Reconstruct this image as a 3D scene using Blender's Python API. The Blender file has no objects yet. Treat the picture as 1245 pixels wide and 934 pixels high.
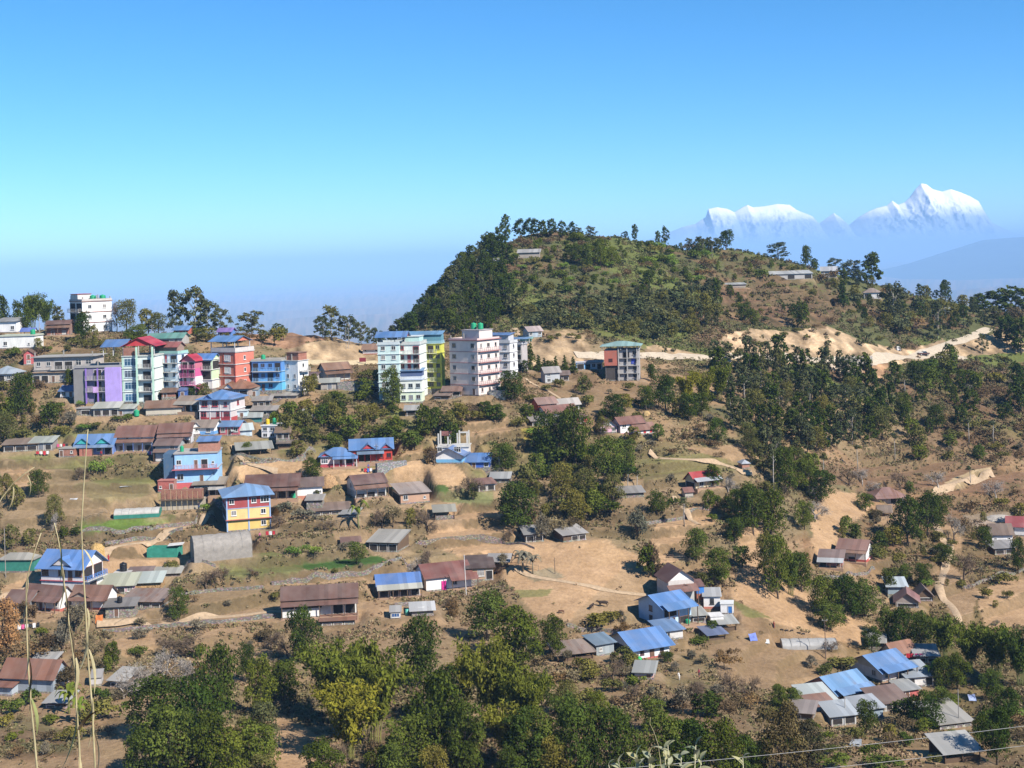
import bpy, math, random
import numpy as np
from mathutils import Matrix, Vector

rnd = random.Random(11)
rng = np.random.default_rng(11)
R = math.radians
scene = bpy.context.scene
COL = scene.collection

# ------------------------------------------------------------------ camera
PW, PH = 1245.0, 934.0
F = 1710.0                      # focal length in photograph pixels (about 40 degrees across)
PX, PY = 622.5, 318.0           # where the level viewing direction meets the picture
ROLL = R(1.8)
CR, SR = math.cos(ROLL), math.sin(ROLL)

def unpx(u, v):
    a2, b2 = u - PX, PY - v
    return a2 * CR + b2 * SR, -a2 * SR + b2 * CR

def topx(x, y, z):
    a, b = x / y * F, z / y * F
    return PX + a * CR - b * SR, PY - (a * SR + b * CR)

cam_data = bpy.data.cameras.new('camera')
cam = bpy.data.objects.new('camera', cam_data)
COL.objects.link(cam)
cam_data.sensor_fit = 'HORIZONTAL'
cam_data.sensor_width = 36.0
cam_data.lens = 36.0 * F / PW
cam_data.shift_x = 0.0
cam_data.shift_y = -(PH / 2 - PY) / PW
cam_data.clip_start = 0.1
cam_data.clip_end = 250000.0
cam.matrix_world = Matrix.Rotation(R(90), 4, 'X') @ Matrix.Rotation(-ROLL, 4, 'Z')
scene.camera = cam

# ------------------------------------------------------------------ light, sky, view
SUN_AZ, SUN_EL = R(48), R(41)   # azimuth from behind the camera towards the right
sdir = Vector((math.sin(SUN_AZ) * math.cos(SUN_EL), -math.cos(SUN_AZ) * math.cos(SUN_EL), math.sin(SUN_EL)))
sun_data = bpy.data.lights.new('sun', 'SUN')
sun_data.energy = 5.0
sun_data.angle = R(0.5)
sun_data.color = (1.0, 0.94, 0.86)
sun = bpy.data.objects.new('sun', sun_data)
COL.objects.link(sun)
sun.rotation_euler = sdir.to_track_quat('Z', 'Y').to_euler()

world = bpy.data.worlds.new('World')
scene.world = world
world.use_nodes = True
wn = world.node_tree
wn.nodes.clear()
sky = wn.nodes.new('ShaderNodeTexSky')
sky.sky_type = 'NISHITA'
sky.sun_disc = False
sky.sun_elevation = SUN_EL
sky.sun_rotation = math.pi - SUN_AZ    # compass angle of the sun, clockwise from +Y
sky.altitude = 1500
sky.air_density = 0.75
sky.dust_density = 0.0
sky.ozone_density = 8.0
hs = wn.nodes.new('ShaderNodeHueSaturation')
hs.inputs['Saturation'].default_value = 1.15
hs.inputs['Hue'].default_value = 0.491
bg = wn.nodes.new('ShaderNodeBackground')
bg.inputs['Strength'].default_value = 0.112
wo = wn.nodes.new('ShaderNodeOutputWorld')
wn.links.new(sky.outputs[0], hs.inputs['Color'])
wn.links.new(hs.outputs[0], bg.inputs[0])
wn.links.new(bg.outputs[0], wo.inputs[0])

scene.view_settings.view_transform = 'Standard'
scene.view_settings.look = 'None'
scene.view_settings.exposure = 0.68
scene.view_settings.gamma = 1.0
scene.view_settings.use_curve_mapping = False
scene.render.engine = 'CYCLES'
cy = scene.cycles
cy.max_bounces = 5
cy.diffuse_bounces = 1
cy.glossy_bounces = 2
cy.transmission_bounces = 3
cy.transparent_max_bounces = 6
cy.volume_bounces = 1
cy.use_denoising = True
cy.sample_clamp_indirect = 6.0
cy.caustics_reflective = False
cy.caustics_refractive = False

# ------------------------------------------------------------------ tagging and object helpers
def tag(o, label=None, cat=None, group=None, kind=None):
    if label: o['label'] = label
    if cat: o['category'] = cat
    if group: o['group'] = group
    if cat and 'wall' in cat and not kind: kind = 'thing'
    if kind: o['kind'] = kind
    return o

def empty(name, loc=(0, 0, 0), rz=0.0):
    o = bpy.data.objects.new(name, None)
    COL.objects.link(o)
    o.location = loc
    o.rotation_euler = (0, 0, rz)
    o.empty_display_size = 0.3
    return o

def link(name, mesh, parent=None, loc=None):
    o = bpy.data.objects.new(name, mesh)
    COL.objects.link(o)
    if parent is not None: o.parent = parent
    if loc is not None: o.location = loc
    return o

def np_mesh(name, V, Fc, mat=None, smooth=False):
    """V (n,3), Fc (m,k) with one k for all faces."""
    me = bpy.data.meshes.new(name)
    V = np.ascontiguousarray(V, dtype=np.float32)
    Fc = np.ascontiguousarray(Fc, dtype=np.int32)
    m, k = Fc.shape
    me.vertices.add(len(V)); me.vertices.foreach_set('co', V.ravel())
    me.loops.add(m * k); me.loops.foreach_set('vertex_index', Fc.ravel())
    me.polygons.add(m)
    me.polygons.foreach_set('loop_start', np.arange(0, m * k, k, dtype=np.int32))
    if smooth: me.polygons.foreach_set('use_smooth', np.ones(m, dtype=bool))
    me.update(calc_edges=True)
    if mat: me.materials.append(mat)
    return me

class MB:
    """Collects simple solids and links them as one mesh object."""
    def __init__(self): self.v = []; self.f = []
    def add(self, vs, fs):
        k = len(self.v)
        self.v += [tuple(p) for p in vs]
        self.f += [tuple(i + k for i in f) for f in fs]
        return self
    def box(self, x0, x1, y0, y1, z0, z1):
        return self.add([(x0,y0,z0),(x1,y0,z0),(x1,y1,z0),(x0,y1,z0),(x0,y0,z1),(x1,y0,z1),(x1,y1,z1),(x0,y1,z1)],
                        [(3,2,1,0),(4,5,6,7),(0,1,5,4),(1,2,6,5),(2,3,7,6),(3,0,4,7)])
    def slab(self, p, t):
        """quad p (4 points, counter-clockwise from above) thickened downwards by t"""
        q = [(a, b, c - t) for a, b, c in p]
        return self.add(list(p) + q, [(0,1,2,3),(7,6,5,4),(0,4,5,1),(1,5,6,2),(2,6,7,3),(3,7,4,0)])
    def tube(self, pts, r0, r1=None, n=5):
        r1 = r0 if r1 is None else r1
        pts = [Vector(p) for p in pts]
        k = len(pts); vs = []; fs = []
        for i, p in enumerate(pts):
            d = (pts[min(i+1, k-1)] - pts[max(i-1, 0)]).normalized()
            s = d.orthogonal().normalized() if abs(d.z) < 0.99 else Vector((1, 0, 0))
            t = d.cross(s).normalized(); s = t.cross(d)
            r = r0 + (r1 - r0) * i / max(1, k - 1)
            for j in range(n):
                a = 2 * math.pi * j / n
                vs.append(p + (s * math.cos(a) + t * math.sin(a)) * r)
        for i in range(k - 1):
            for j in range(n):
                j2 = (j + 1) % n
                fs.append((i*n+j, i*n+j2, (i+1)*n+j2, (i+1)*n+j))
        fs.append(tuple(range(n))[::-1]); fs.append(tuple((k-1)*n+j for j in range(n)))
        return self.add(vs, fs)
    def lathe(self, prof, n=12, cx=0, cy=0):
        vs = []; fs = []; k = len(prof)
        for r, z in prof:
            for j in range(n):
                a = 2 * math.pi * j / n
                vs.append((cx + r * math.cos(a), cy + r * math.sin(a), z))
        for i in range(k - 1):
            for j in range(n):
                j2 = (j + 1) % n
                fs.append((i*n+j, i*n+j2, (i+1)*n+j2, (i+1)*n+j))
        fs.append(tuple(range(n))[::-1]); fs.append(tuple((k-1)*n+j for j in range(n)))
        return self.add(vs, fs)
    def mesh(self, name, mat, smooth=False):
        me = bpy.data.meshes.new(name)
        me.from_pydata(self.v, [], self.f)
        if smooth: me.polygons.foreach_set('use_smooth', [True] * len(self.f))
        if mat: me.materials.append(mat)
        return me
    def build(self, name, mat, parent=None, smooth=False, loc=None):
        return link(name, self.mesh(name, mat, smooth), parent, loc)

# ------------------------------------------------------------------ smooth value noise in numpy
def vnoise(x, y, seed=0):
    x = np.asarray(x, dtype=np.float64); y = np.asarray(y, dtype=np.float64)
    xi = np.floor(x).astype(np.int64); yi = np.floor(y).astype(np.int64)
    fx = x - xi; fy = y - yi
    fx = fx * fx * (3 - 2 * fx); fy = fy * fy * (3 - 2 * fy)
    def h(i, j):
        n = (i * 374761393 + j * 668265263 + seed * 1442695041) & 0x7fffffff
        n = ((n ^ (n >> 13)) * 1274126177) & 0x7fffffff
        n = n ^ (n >> 16)
        return (n & 0xffff) / 65535.0
    return (h(xi, yi) * (1-fx) + h(xi+1, yi) * fx) * (1-fy) + (h(xi, yi+1) * (1-fx) + h(xi+1, yi+1) * fx) * fy

def fbm(x, y, seed=0, oct=3):
    s = 0; a = 0.5; t = 0
    for k in range(oct):
        s = s + a * vnoise(x * 2**k, y * 2**k, seed + k * 17); t += a; a *= 0.5
    return s / t

def sstep(e0, e1, x):
    t = np.clip((x - e0) / (e1 - e0), 0, 1)
    return t * t * (3 - 2 * t)

# ------------------------------------------------------------------ materials
MATS = {}
def nodes_of(m):
    m.use_nodes = True
    nt = m.node_tree
    return nt, nt.nodes['Principled BSDF'], nt.nodes, nt.links

def math_node(nt, op, a, b=None, clamp=False):
    n = nt.nodes.new('ShaderNodeMath'); n.operation = op; n.use_clamp = clamp
    for i, s in enumerate((a, b)):
        if s is None: continue
        if isinstance(s, (int, float)): n.inputs[i].default_value = s
        else: nt.links.new(s, n.inputs[i])
    return n.outputs[0]

def mix_rgb(nt, fac, a, b, mode='MIX'):
    n = nt.nodes.new('ShaderNodeMix'); n.data_type = 'RGBA'; n.blend_type = mode
    for s, i in ((fac, 0), (a, 6), (b, 7)):
        if isinstance(s, (int, float)): n.inputs[i].default_value = s
        elif isinstance(s, tuple): n.inputs[i].default_value = (*s[:3], 1)
        else: nt.links.new(s, n.inputs[i])
    return n.outputs[2]

def noise(nt, scale, detail=3, rough=0.55, vec=None, off=None):
    n = nt.nodes.new('ShaderNodeTexNoise')
    n.inputs['Scale'].default_value = scale; n.inputs['Detail'].default_value = detail; n.inputs['Roughness'].default_value = rough
    if vec is not None: nt.links.new(vec, n.inputs['Vector'])
    return n.outputs['Fac']

def ramp(nt, fac, stops):
    n = nt.nodes.new('ShaderNodeValToRGB')
    el = n.color_ramp.elements
    while len(el) < len(stops): el.new(0.5)
    for e, (p, c) in zip(el, stops):
        e.position = p
        e.color = (*c, 1) if isinstance(c, tuple) else (c, c, c, 1)
    nt.links.new(fac, n.inputs[0])
    return n.outputs[0]

def world_pos(nt, scale=(1, 1, 1)):
    g = nt.nodes.new('ShaderNodeNewGeometry')
    mp = nt.nodes.new('ShaderNodeMapping')
    mp.inputs['Scale'].default_value = scale
    nt.links.new(g.outputs['Position'], mp.inputs['Vector'])
    return mp.outputs[0]

def paint(c, wear=0.5, rough=0.85, dirt=(0.20, 0.17, 0.13)):
    key = ('paint', c, wear)
    if key in MATS: return MATS[key]
    m = bpy.data.materials.new('painted_plaster'); nt, p, N, L = nodes_of(m)
    pos = world_pos(nt)
    streak = noise(nt, 1.0, 4, 0.6, world_pos(nt, (2.2, 2.2, 0.35)))
    spots = noise(nt, 0.9, 5, 0.65, pos)
    f1 = ramp(nt, streak, [(0.46, 0.0), (0.72, 1.0)])
    f2 = ramp(nt, spots, [(0.52, 0.0), (0.75, 1.0)])
    s = math_node(nt, 'MULTIPLY', math_node(nt, 'ADD', f1, f2, True), wear)
    tone = ramp(nt, noise(nt, 0.5, 2, 0.5, pos), [(0.3, 0.9), (0.7, 1.05)])
    base = mix_rgb(nt, 1.0, c, tone, 'MULTIPLY')
    L.new(mix_rgb(nt, s, base, tuple(0.45 * a + 0.55 * b for a, b in zip(c, dirt))), p.inputs['Base Color'])
    p.inputs['Roughness'].default_value = rough
    p.inputs['Specular IOR Level'].default_value = 0.25
    MATS[key] = m
    return m

def sheet(c, rust=0.3, rough=0.5, rc=(0.17, 0.085, 0.05)):
    """corrugated metal roofing: sheet seams, patchy fading and rust"""
    key = ('sheet', c, rust)
    if c[0] > 1.4 * c[2]: c = (c[0] * 0.84, c[1] * 0.80, c[2] * 0.78)   # old brown paint
    if c[2] > 1.8 * c[0]: c = (c[0] * 0.80, c[1] * 0.80, c[2] * 0.75)   # weathered blue paint
    if key in MATS: return MATS[key]
    m = bpy.data.materials.new('corrugated_sheet'); nt, p, N, L = nodes_of(m)
    tc = N.new('ShaderNodeTexCoord')
    mp = N.new('ShaderNodeMapping'); mp.inputs['Scale'].default_value = (1.0, 0.15, 0.15)
    L.new(tc.outputs['Object'], mp.inputs['Vector'])
    panel = N.new('ShaderNodeTexWhiteNoise'); panel.noise_dimensions = '1D'
    sx = N.new('ShaderNodeSeparateXYZ'); L.new(tc.outputs['Object'], sx.inputs[0])
    L.new(math_node(nt, 'FLOOR', math_node(nt, 'MULTIPLY', sx.outputs[0], 1.15)), panel.inputs['W'])
    tone = math_node(nt, 'ADD', math_node(nt, 'MULTIPLY', panel.outputs['Value'], 0.36), 0.74)
    st = noise(nt, 1.6, 4, 0.65, mp.outputs[0])
    pos = world_pos(nt)
    sp = noise(nt, 0.7, 4, 0.6, pos)
    lo = 0.66 - 0.3 * rust
    f = ramp(nt, math_node(nt, 'ADD', math_node(nt, 'MULTIPLY', st, 0.6), math_node(nt, 'MULTIPLY', sp, 0.4)), [(lo, 0.0), (lo + 0.16, 1.0)])
    base = mix_rgb(nt, 1.0, tuple(x * 0.84 for x in c), tone, 'MULTIPLY')
    fade = mix_rgb(nt, ramp(nt, noise(nt, 0.35, 3, 0.5, pos), [(0.4, 0.0), (0.75, 0.14)]), base, (0.42, 0.38, 0.34))
    L.new(mix_rgb(nt, math_node(nt, 'MULTIPLY', f, min(1.0, rust * 1.6)), fade, rc), p.inputs['Base Color'])
    wv = N.new('ShaderNodeTexWave'); wv.inputs['Scale'].default_value = 1.6; wv.bands_direction = 'X'
    L.new(tc.outputs['Object'], wv.inputs['Vector'])
    bp = N.new('ShaderNodeBump'); bp.inputs['Strength'].default_value = 0.25; bp.inputs['Distance'].default_value = 0.03
    L.new(wv.outputs['Fac'], bp.inputs['Height']); L.new(bp.outputs[0], p.inputs['Normal'])
    p.inputs['Roughness'].default_value = rough
    p.inputs['Specular IOR Level'].default_value = 0.35
    MATS[key] = m
    return m

def plain(c, rough=0.7, spec=0.3, var=0.12, scale=1.3):
    key = ('plain', c, rough, var)
    if key in MATS: return MATS[key]
    m = bpy.data.materials.new('plain_surface'); nt, p, N, L = nodes_of(m)
    tone = ramp(nt, noise(nt, scale, 4, 0.6, world_pos(nt)), [(0.3, 1 - var * 1.6), (0.7, 1 + var)])
    L.new(mix_rgb(nt, 1.0, c, tone, 'MULTIPLY'), p.inputs['Base Color'])
    p.inputs['Roughness'].default_value = rough
    p.inputs['Specular IOR Level'].default_value = spec
    MATS[key] = m
    return m

def brick_mat(c=(0.36, 0.13, 0.08), mortar=(0.32, 0.26, 0.21)):
    key = ('brick', c)
    if key in MATS: return MATS[key]
    m = bpy.data.materials.new('brickwork'); nt, p, N, L = nodes_of(m)
    tc = N.new('ShaderNodeTexCoord')
    b = N.new('ShaderNodeTexBrick'); b.inputs['Scale'].default_value = 2.0
    b.inputs['Color1'].default_value = (*c, 1); b.inputs['Color2'].default_value = (*[x * 0.75 for x in c], 1); b.inputs['Mortar'].default_value = (*mortar, 1)
    mp = N.new('ShaderNodeMapping'); mp.inputs['Rotation'].default_value = (R(90), 0, 0)
    L.new(tc.outputs['Object'], mp.inputs[0]); L.new(mp.outputs[0], b.inputs['Vector'])
    tone = ramp(nt, noise(nt, 0.8, 4, 0.6, world_pos(nt)), [(0.3, 0.75), (0.7, 1.1)])
    L.new(mix_rgb(nt, 1.0, b.outputs[0], tone, 'MULTIPLY'), p.inputs['Base Color'])
    p.inputs['Roughness'].default_value = 0.9
    MATS[key] = m
    return m

def stone_mat(c=(0.30, 0.26, 0.21)):
    key = ('stone', c)
    if key in MATS: return MATS[key]
    m = bpy.data.materials.new('rubble_stone'); nt, p, N, L = nodes_of(m)
    v = N.new('ShaderNodeTexVoronoi'); v.inputs['Scale'].default_value = 2.4
    L.new(world_pos(nt, (1, 1, 1.6)), v.inputs['Vector'])
    tone = ramp(nt, v.outputs['Distance'], [(0.1, 1.15), (0.6, 0.5)])
    hue = mix_rgb(nt, 0.25, c, v.outputs['Color'])
    hue = mix_rgb(nt, 0.6, hue, c)
    L.new(mix_rgb(nt, 1.0, hue, tone, 'MULTIPLY'), p.inputs['Base Color'])
    p.inputs['Roughness'].default_value = 0.95
    MATS[key] = m
    return m

def glass_mat(c=(0.025, 0.03, 0.035)):
    key = ('glass', c)
    if key in MATS: return MATS[key]
    m = bpy.data.materials.new('window_glass'); nt, p, N, L = nodes_of(m)
    oi = N.new('ShaderNodeObjectInfo')
    cur = ramp(nt, oi.outputs['Random'], [(0.0, c), (0.6, tuple(x * 1.6 for x in c)), (0.62, (0.09, 0.11, 0.14)), (0.80, (0.07, 0.05, 0.04)), (0.84, (0.30, 0.28, 0.26)), (1.0, (0.34, 0.22, 0.20))])
    cur = ramp_const(cur)
    L.new(mix_rgb(nt, noise(nt, 0.6, 2, 0.5, world_pos(nt)), cur, mix_rgb(nt, 0.4, cur, (0.03, 0.03, 0.03))), p.inputs['Base Color'])
    p.inputs['Roughness'].default_value = 0.15
    MATS[key] = m
    return m

def ramp_const(out):
    out.node.color_ramp.interpolation = 'CONSTANT'
    return out

def leaf_mat(name, c1, c2, c3, translucent=0.14):
    """foliage: tone varies leaf by leaf, clump by clump and plant by plant"""
    key = ('leaf', name)
    if key in MATS: return MATS[key]
    m = bpy.data.materials.new(name); m.use_nodes = True; nt = m.node_tree; nt.nodes.clear()
    N, L = nt.nodes, nt.links
    g = N.new('ShaderNodeNewGeometry'); oi = N.new('ShaderNodeObjectInfo')
    h = lambda a: tuple(0.5 * x + 0.5 * y for x, y in zip(a, c2))
    col = ramp(nt, g.outputs['Random Per Island'], [(0.0, h(c1)), (0.5, c2), (1.0, h(c3))])
    clump = ramp(nt, noise(nt, 0.42, 3, 0.6, world_pos(nt)), [(0.30, 0.55), (0.70, 1.40)])
    col = mix_rgb(nt, 1.0, col, clump, 'MULTIPLY')
    each = ramp(nt, oi.outputs['Random'], [(0.0, (0.70, 0.82, 0.75)), (0.4, (1.0, 1.0, 1.0)), (0.75, (1.15, 1.10, 0.9)), (1.0, (1.32, 1.18, 0.85))])
    col = mix_rgb(nt, 1.0, col, each, 'MULTIPLY')
    d = N.new('ShaderNodeBsdfDiffuse'); t = N.new('ShaderNodeBsdfTranslucent'); mx = N.new('ShaderNodeMixShader')
    L.new(col, d.inputs[0]); L.new(col, t.inputs[0])
    mx.inputs[0].default_value = translucent
    L.new(d.outputs[0], mx.inputs[1]); L.new(t.outputs[0], mx.inputs[2])
    o = N.new('ShaderNodeOutputMaterial'); L.new(mx.outputs[0], o.inputs[0])
    MATS[key] = m
    return m

WHITE = (0.80, 0.79, 0.77)
CREAM = (0.66, 0.57, 0.48)
BLUE_ROOF = (0.13, 0.24, 0.50)
LBLUE_ROOF = (0.17, 0.33, 0.66)
BROWN_ROOF = (0.20, 0.12, 0.09)
GREY_ROOF = (0.33, 0.32, 0.30)
RUST_ROOF = (0.22, 0.13, 0.09)
RED_ROOF = (0.50, 0.05, 0.05)
CONC = (0.30, 0.28, 0.25)
WOOD = (0.13, 0.085, 0.055)
# ------------------------------------------------------------------ the lie of the land
# each column: picture column -> (distance, picture row at which ground of that distance is seen), last entry is the crest
LAND = {
 -100: [(190,950),(230,850),(260,762),(285,697),(310,622),(330,562),(350,512),(370,467),(390,428),(410,403),(425,399)],
 0:    [(190,950),(230,850),(260,760),(285,695),(310,620),(330,560),(350,510),(370,465),(390,425),(410,402),(425,398)],
 125:  [(190,950),(230,850),(260,765),(285,700),(310,625),(330,565),(350,500),(370,460),(390,420),(405,405),(420,400)],
 250:  [(190,950),(230,845),(265,760),(290,690),(310,638),(330,562),(345,515),(360,477),(385,435),(400,414),(420,406)],
 330:  [(190,950),(230,845),(268,757),(293,680),(313,625),(333,561),(350,515),(365,480),(390,442),(408,414),(435,407)],
 400:  [(190,950),(230,845),(270,755),(295,675),(315,620),(335,560),(355,510),(370,475),(392,445),(404,436),(418,411),(450,408)],
 450:  [(190,952),(230,843),(268,758),(293,685),(313,632),(333,567),(352,518),(366,482),(392,452),(412,437),(428,428),(445,424)],
 485:  [(190,954),(230,842),(267,760),(292,695),(312,640),(332,573),(350,525),(364,486),(392,455),(416,440),(445,425),(480,408),(500,403)],
 515:  [(190,955),(230,840),(266,763),(290,700),(311,645),(331,577),(348,530),(362,488),(392,456),(420,442),(450,425),(500,385),(528,361)],
 550:  [(190,955),(230,840),(265,765),(290,705),(310,650),(330,580),(345,535),(360,490),(390,457),(420,442),(450,425),(520,366),(550,334)],
 585:  [(190,955),(232,838),(268,763),(295,698),(318,630),(338,562),(353,517),(366,482),(395,455),(425,437),(455,415),(510,365),(560,308),(577,298)],
 620:  [(190,955),(235,835),(270,760),(300,690),(325,610),(345,545),(360,500),(375,472),(400,452),(430,434),(460,410),(500,370),(540,325),(580,288),(600,281)],
 700:  [(190,955),(235,840),(270,765),(300,682),(325,615),(345,560),(360,520),(375,495),(400,470),(420,447),(440,430),(446,412),(470,398),(510,363),(550,320),(590,290),(620,284)],
 800:  [(190,950),(235,835),(260,790),(290,720),(310,660),(330,590),(350,545),(370,510),(400,480),(440,450),(462,433),(466,418),(490,405),(530,370),(570,330),(610,298),(640,293)],
 900:  [(190,945),(240,840),(265,790),(290,725),(315,650),(335,590),(360,540),(390,500),(430,465),(470,442),(490,433),(498,405),(530,390),(570,365),(610,335),(650,306),(670,302)],
 1000: [(190,945),(235,870),(255,840),(280,775),(305,715),(330,660),(360,600),(390,550),(430,500),(480,455),(515,438),(524,405),(545,393),(590,370),(630,345),(670,328),(680,326)],
 1100: [(190,950),(235,880),(255,850),(285,780),(310,725),(340,670),(380,610),(420,560),(470,490),(530,447),(560,434),(567,412),(590,400),(640,375),(680,358),(690,357)],
 1245: [(190,960),(235,890),(260,840),(290,780),(320,720),(360,660),(400,610),(450,550),(510,480),(570,442),(595,428),(602,412),(650,396),(700,384),(710,383)],
 1345: [(190,960),(235,890),(260,840),(290,780),(320,720),(360,660),(400,610),(450,550),(510,480),(570,442),(595,428),(602,412),(650,396),(700,386),(710,385)],
}
YR = np.concatenate([np.arange(-30, 150, 6.0), np.arange(150, 460, 0.5), np.arange(460, 730, 1.0), 730 * 1.088 ** np.arange(0, 56)])
AC = np.concatenate([np.arange(-2400, -720, 60.0), np.arange(-720, 720.1, 3.0), np.arange(780, 2460, 60.0)])
NR, NC = len(YR), len(AC)
YY = np.maximum(YR, 60.0)

def build_heights():
    us = sorted(LAND)
    yfine = YR
    a_cols = np.zeros((len(us), NR)); z_cols = np.zeros((len(us), NR)); crest = np.zeros((len(us), NR))
    for j, u in enumerate(us):
        pts = LAND[u]
        yk = np.array([p[0] for p in pts], float); vk = np.array([p[1] for p in pts], float)
        a = np.array([unpx(u, v)[0] for v in vk]); b = np.array([unpx(u, v)[1] for v in vk])
        zk = b / F * yk
        a_cols[j] = np.interp(yfine, yk, a)
        z = np.interp(yfine, yk, zk)
        over = np.clip(yfine - yk[-1], 0, None)
        fall = 0.5 * over - 8 * (1 - np.exp(-over / 30.0)) * 0.6
        z = np.where(over > 0, np.maximum(zk[-1] - fall, -520), z)
        z_cols[j] = z
    Z = np.zeros((NR, NC))
    for i in range(NR):
        Z[i] = np.interp(AC, a_cols[:, i], z_cols[:, i])
    # soften the creases in both directions
    sel = (YR >= 150) & (YR < 1200)
    idx = np.where(sel)[0]
    for _ in range(2):
        k = np.array([1, 2, 3, 4, 3, 2, 1], float); k /= k.sum()
        Zp = np.pad(Z, ((9, 9), (0, 0)), mode='edge')
        Zs = sum(k[q] * Zp[q * 3:q * 3 + NR] for q in range(7))
        Z[idx] = Zs[idx]
        Zp = np.pad(Z, ((0, 0), (12, 12)), mode='edge')
        Zs = sum(k[q] * Zp[:, q * 4:q * 4 + NC] for q in range(7))
        Z[idx] = Zs[idx]
    # hillside below the camera
    i190 = int(np.searchsorted(YR, 190))
    z190 = Z[i190]
    near = YR < 190
    zn = np.where(YR < 3, -1.7, -1.7 - 0.62 * (YR - 3))[:, None]
    zn = np.maximum(zn, z190[None, :] + 0.0)
    Z[near] = zn[near]
    return Z

Z0 = build_heights()
XX = AC[None, :] / F * YY[:, None]
YG = np.repeat(YR[:, None], NC, 1)
with np.errstate(divide='ignore', invalid='ignore'):
    UU = PX + AC[None, :] * CR - Z0 / YY[:, None] * F * SR
    VV = PY - (AC[None, :] * SR + Z0 / YY[:, None] * F * CR)

# natural unevenness
amp = np.clip((YG - 120) / 100, 0, 1) * np.clip(1.6 - YG / 1200, 0, 1)
Z0 = Z0 + amp * ((fbm(XX / 24, YG / 24, 3, 3) - 0.5) * 2.6 + (fbm(XX / 6.0, YG / 6.0, 9, 2) - 0.5) * 0.5)
hillmask = sstep(445, 520, YG) * (YG < 800)
Z0 = Z0 + hillmask * (fbm(XX / 40, YG / 40, 23, 3) - 0.5) * 6.0
crag = sstep(395, 410, YG) * (1 - sstep(520, 545, YG))
Z0 = Z0 + crag * (np.abs(fbm(XX / 7, YG / 7, 61, 4) - 0.5) * 3.2 - 0.5)
far = (YG > 1500)
Z0 = np.where(far, Z0 + (fbm(XX / 1500, YG / 1500, 5, 3) - 0.5) * 160, Z0)

# farming terraces: level treads, short steep risers
hstep = 2.4
warp = (fbm(XX / 35, YG / 35, 41, 2) - 0.5) * 2.4
q = (Z0 + warp) / hstep
fr = q - np.floor(q)
zt = (np.floor(q) + sstep(0.84, 1.0, fr)) * hstep - warp
tm = sstep(205, 230, YG) * (1 - sstep(352, 368, YG)) * (0.55 + 0.45 * sstep(0.4, 0.6, fbm(XX / 60, YG / 60, 77, 2)))
tm2 = sstep(560, 575, YG) * (1 - sstep(640, 660, YG)) * sstep(0.13, 0.16, XX / np.maximum(YG, 60)) * (1 - sstep(0.26, 0.29, XX / np.maximum(YG, 60)))
tm3 = 0.8 * sstep(262, 275, YG) * (1 - sstep(420, 450, YG)) * sstep(0.22, 0.26, XX / np.maximum(YG, 60))
TM = np.clip(np.maximum(np.maximum(tm * (1 - sstep(0.10, 0.16, XX / np.maximum(YG, 60)) * 0.4), tm2), tm3), 0, 1) * 0.97
for cu, cv, ru, rv in ((705, 702, 120, 52), (985, 735, 115, 50), (1015, 640, 35, 50), (305, 573, 90, 16), (522, 575, 55, 22)):
    TM = TM * (0.12 + 0.88 * sstep(0.8, 1.15, np.sqrt(((UU - cu) / ru) ** 2 + ((VV - cv) / rv) ** 2)))   # the big fields lie open, without steps
Z1 = Z0 * (1 - TM) + zt * TM
RISER = TM * sstep(0.80, 0.86, fr)

def _col(a):
    j = int(np.clip(np.searchsorted(AC, a) - 1, 0, NC - 2))
    t = (a - AC[j]) / (AC[j+1] - AC[j])
    return j, t

ZT = Z1.copy()           # the working heights, levelled under the buildings below

def place(u, v, ymin=100.0):
    """the ground point seen at picture point (u, v)"""
    a, b = unpx(u, v)
    j, t = _col(a)
    z = ZT[:, j] * (1 - t) + ZT[:, j+1] * t
    ray = b / F * YR
    ok = (z >= ray) & (YR > ymin) & (YR < 740)
    i = int(np.argmax(ok))
    if not ok[i]:
        # above every crest: use the crest itself
        d = np.where((YR > 300) & (YR < 760), (z - ray) / np.maximum(YR, 1), -9)
        i = int(np.argmax(d)); y = YR[i]
        return a / F * y, y, z[i]
    g0, g1 = z[i-1] - ray[i-1], z[i] - ray[i]
    s = -g0 / (g1 - g0) if g1 != g0 else 1.0
    s = min(1, max(0, s))
    y = YR[i-1] + s * (YR[i] - YR[i-1])
    return a / F * y, y, b / F * y

def gz(x, y):
    a = x / max(y, 60.0) * F
    j, t = _col(a)
    i = int(np.clip(np.searchsorted(YR, y) - 1, 0, NR - 2)); s = (y - YR[i]) / (YR[i+1] - YR[i])
    return float((ZT[i, j]*(1-t) + ZT[i, j+1]*t)*(1-s) + (ZT[i+1, j]*(1-t) + ZT[i+1, j+1]*t)*s)

def gz_np(x, y):
    x = np.asarray(x); y = np.asarray(y)
    a = x / np.maximum(y, 60.0) * F
    j = np.clip(np.searchsorted(AC, a) - 1, 0, NC - 2); t = (a - AC[j]) / (AC[j+1] - AC[j])
    i = np.clip(np.searchsorted(YR, y) - 1, 0, NR - 2); s = (y - YR[i]) / (YR[i+1] - YR[i])
    return (ZT[i, j]*(1-t) + ZT[i, j+1]*t)*(1-s) + (ZT[i+1, j]*(1-t) + ZT[i+1, j+1]*t)*s

def mpp(u, v):
    """metres per photograph pixel on the ground seen at (u, v)"""
    return place(u, v)[1] / F

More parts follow.
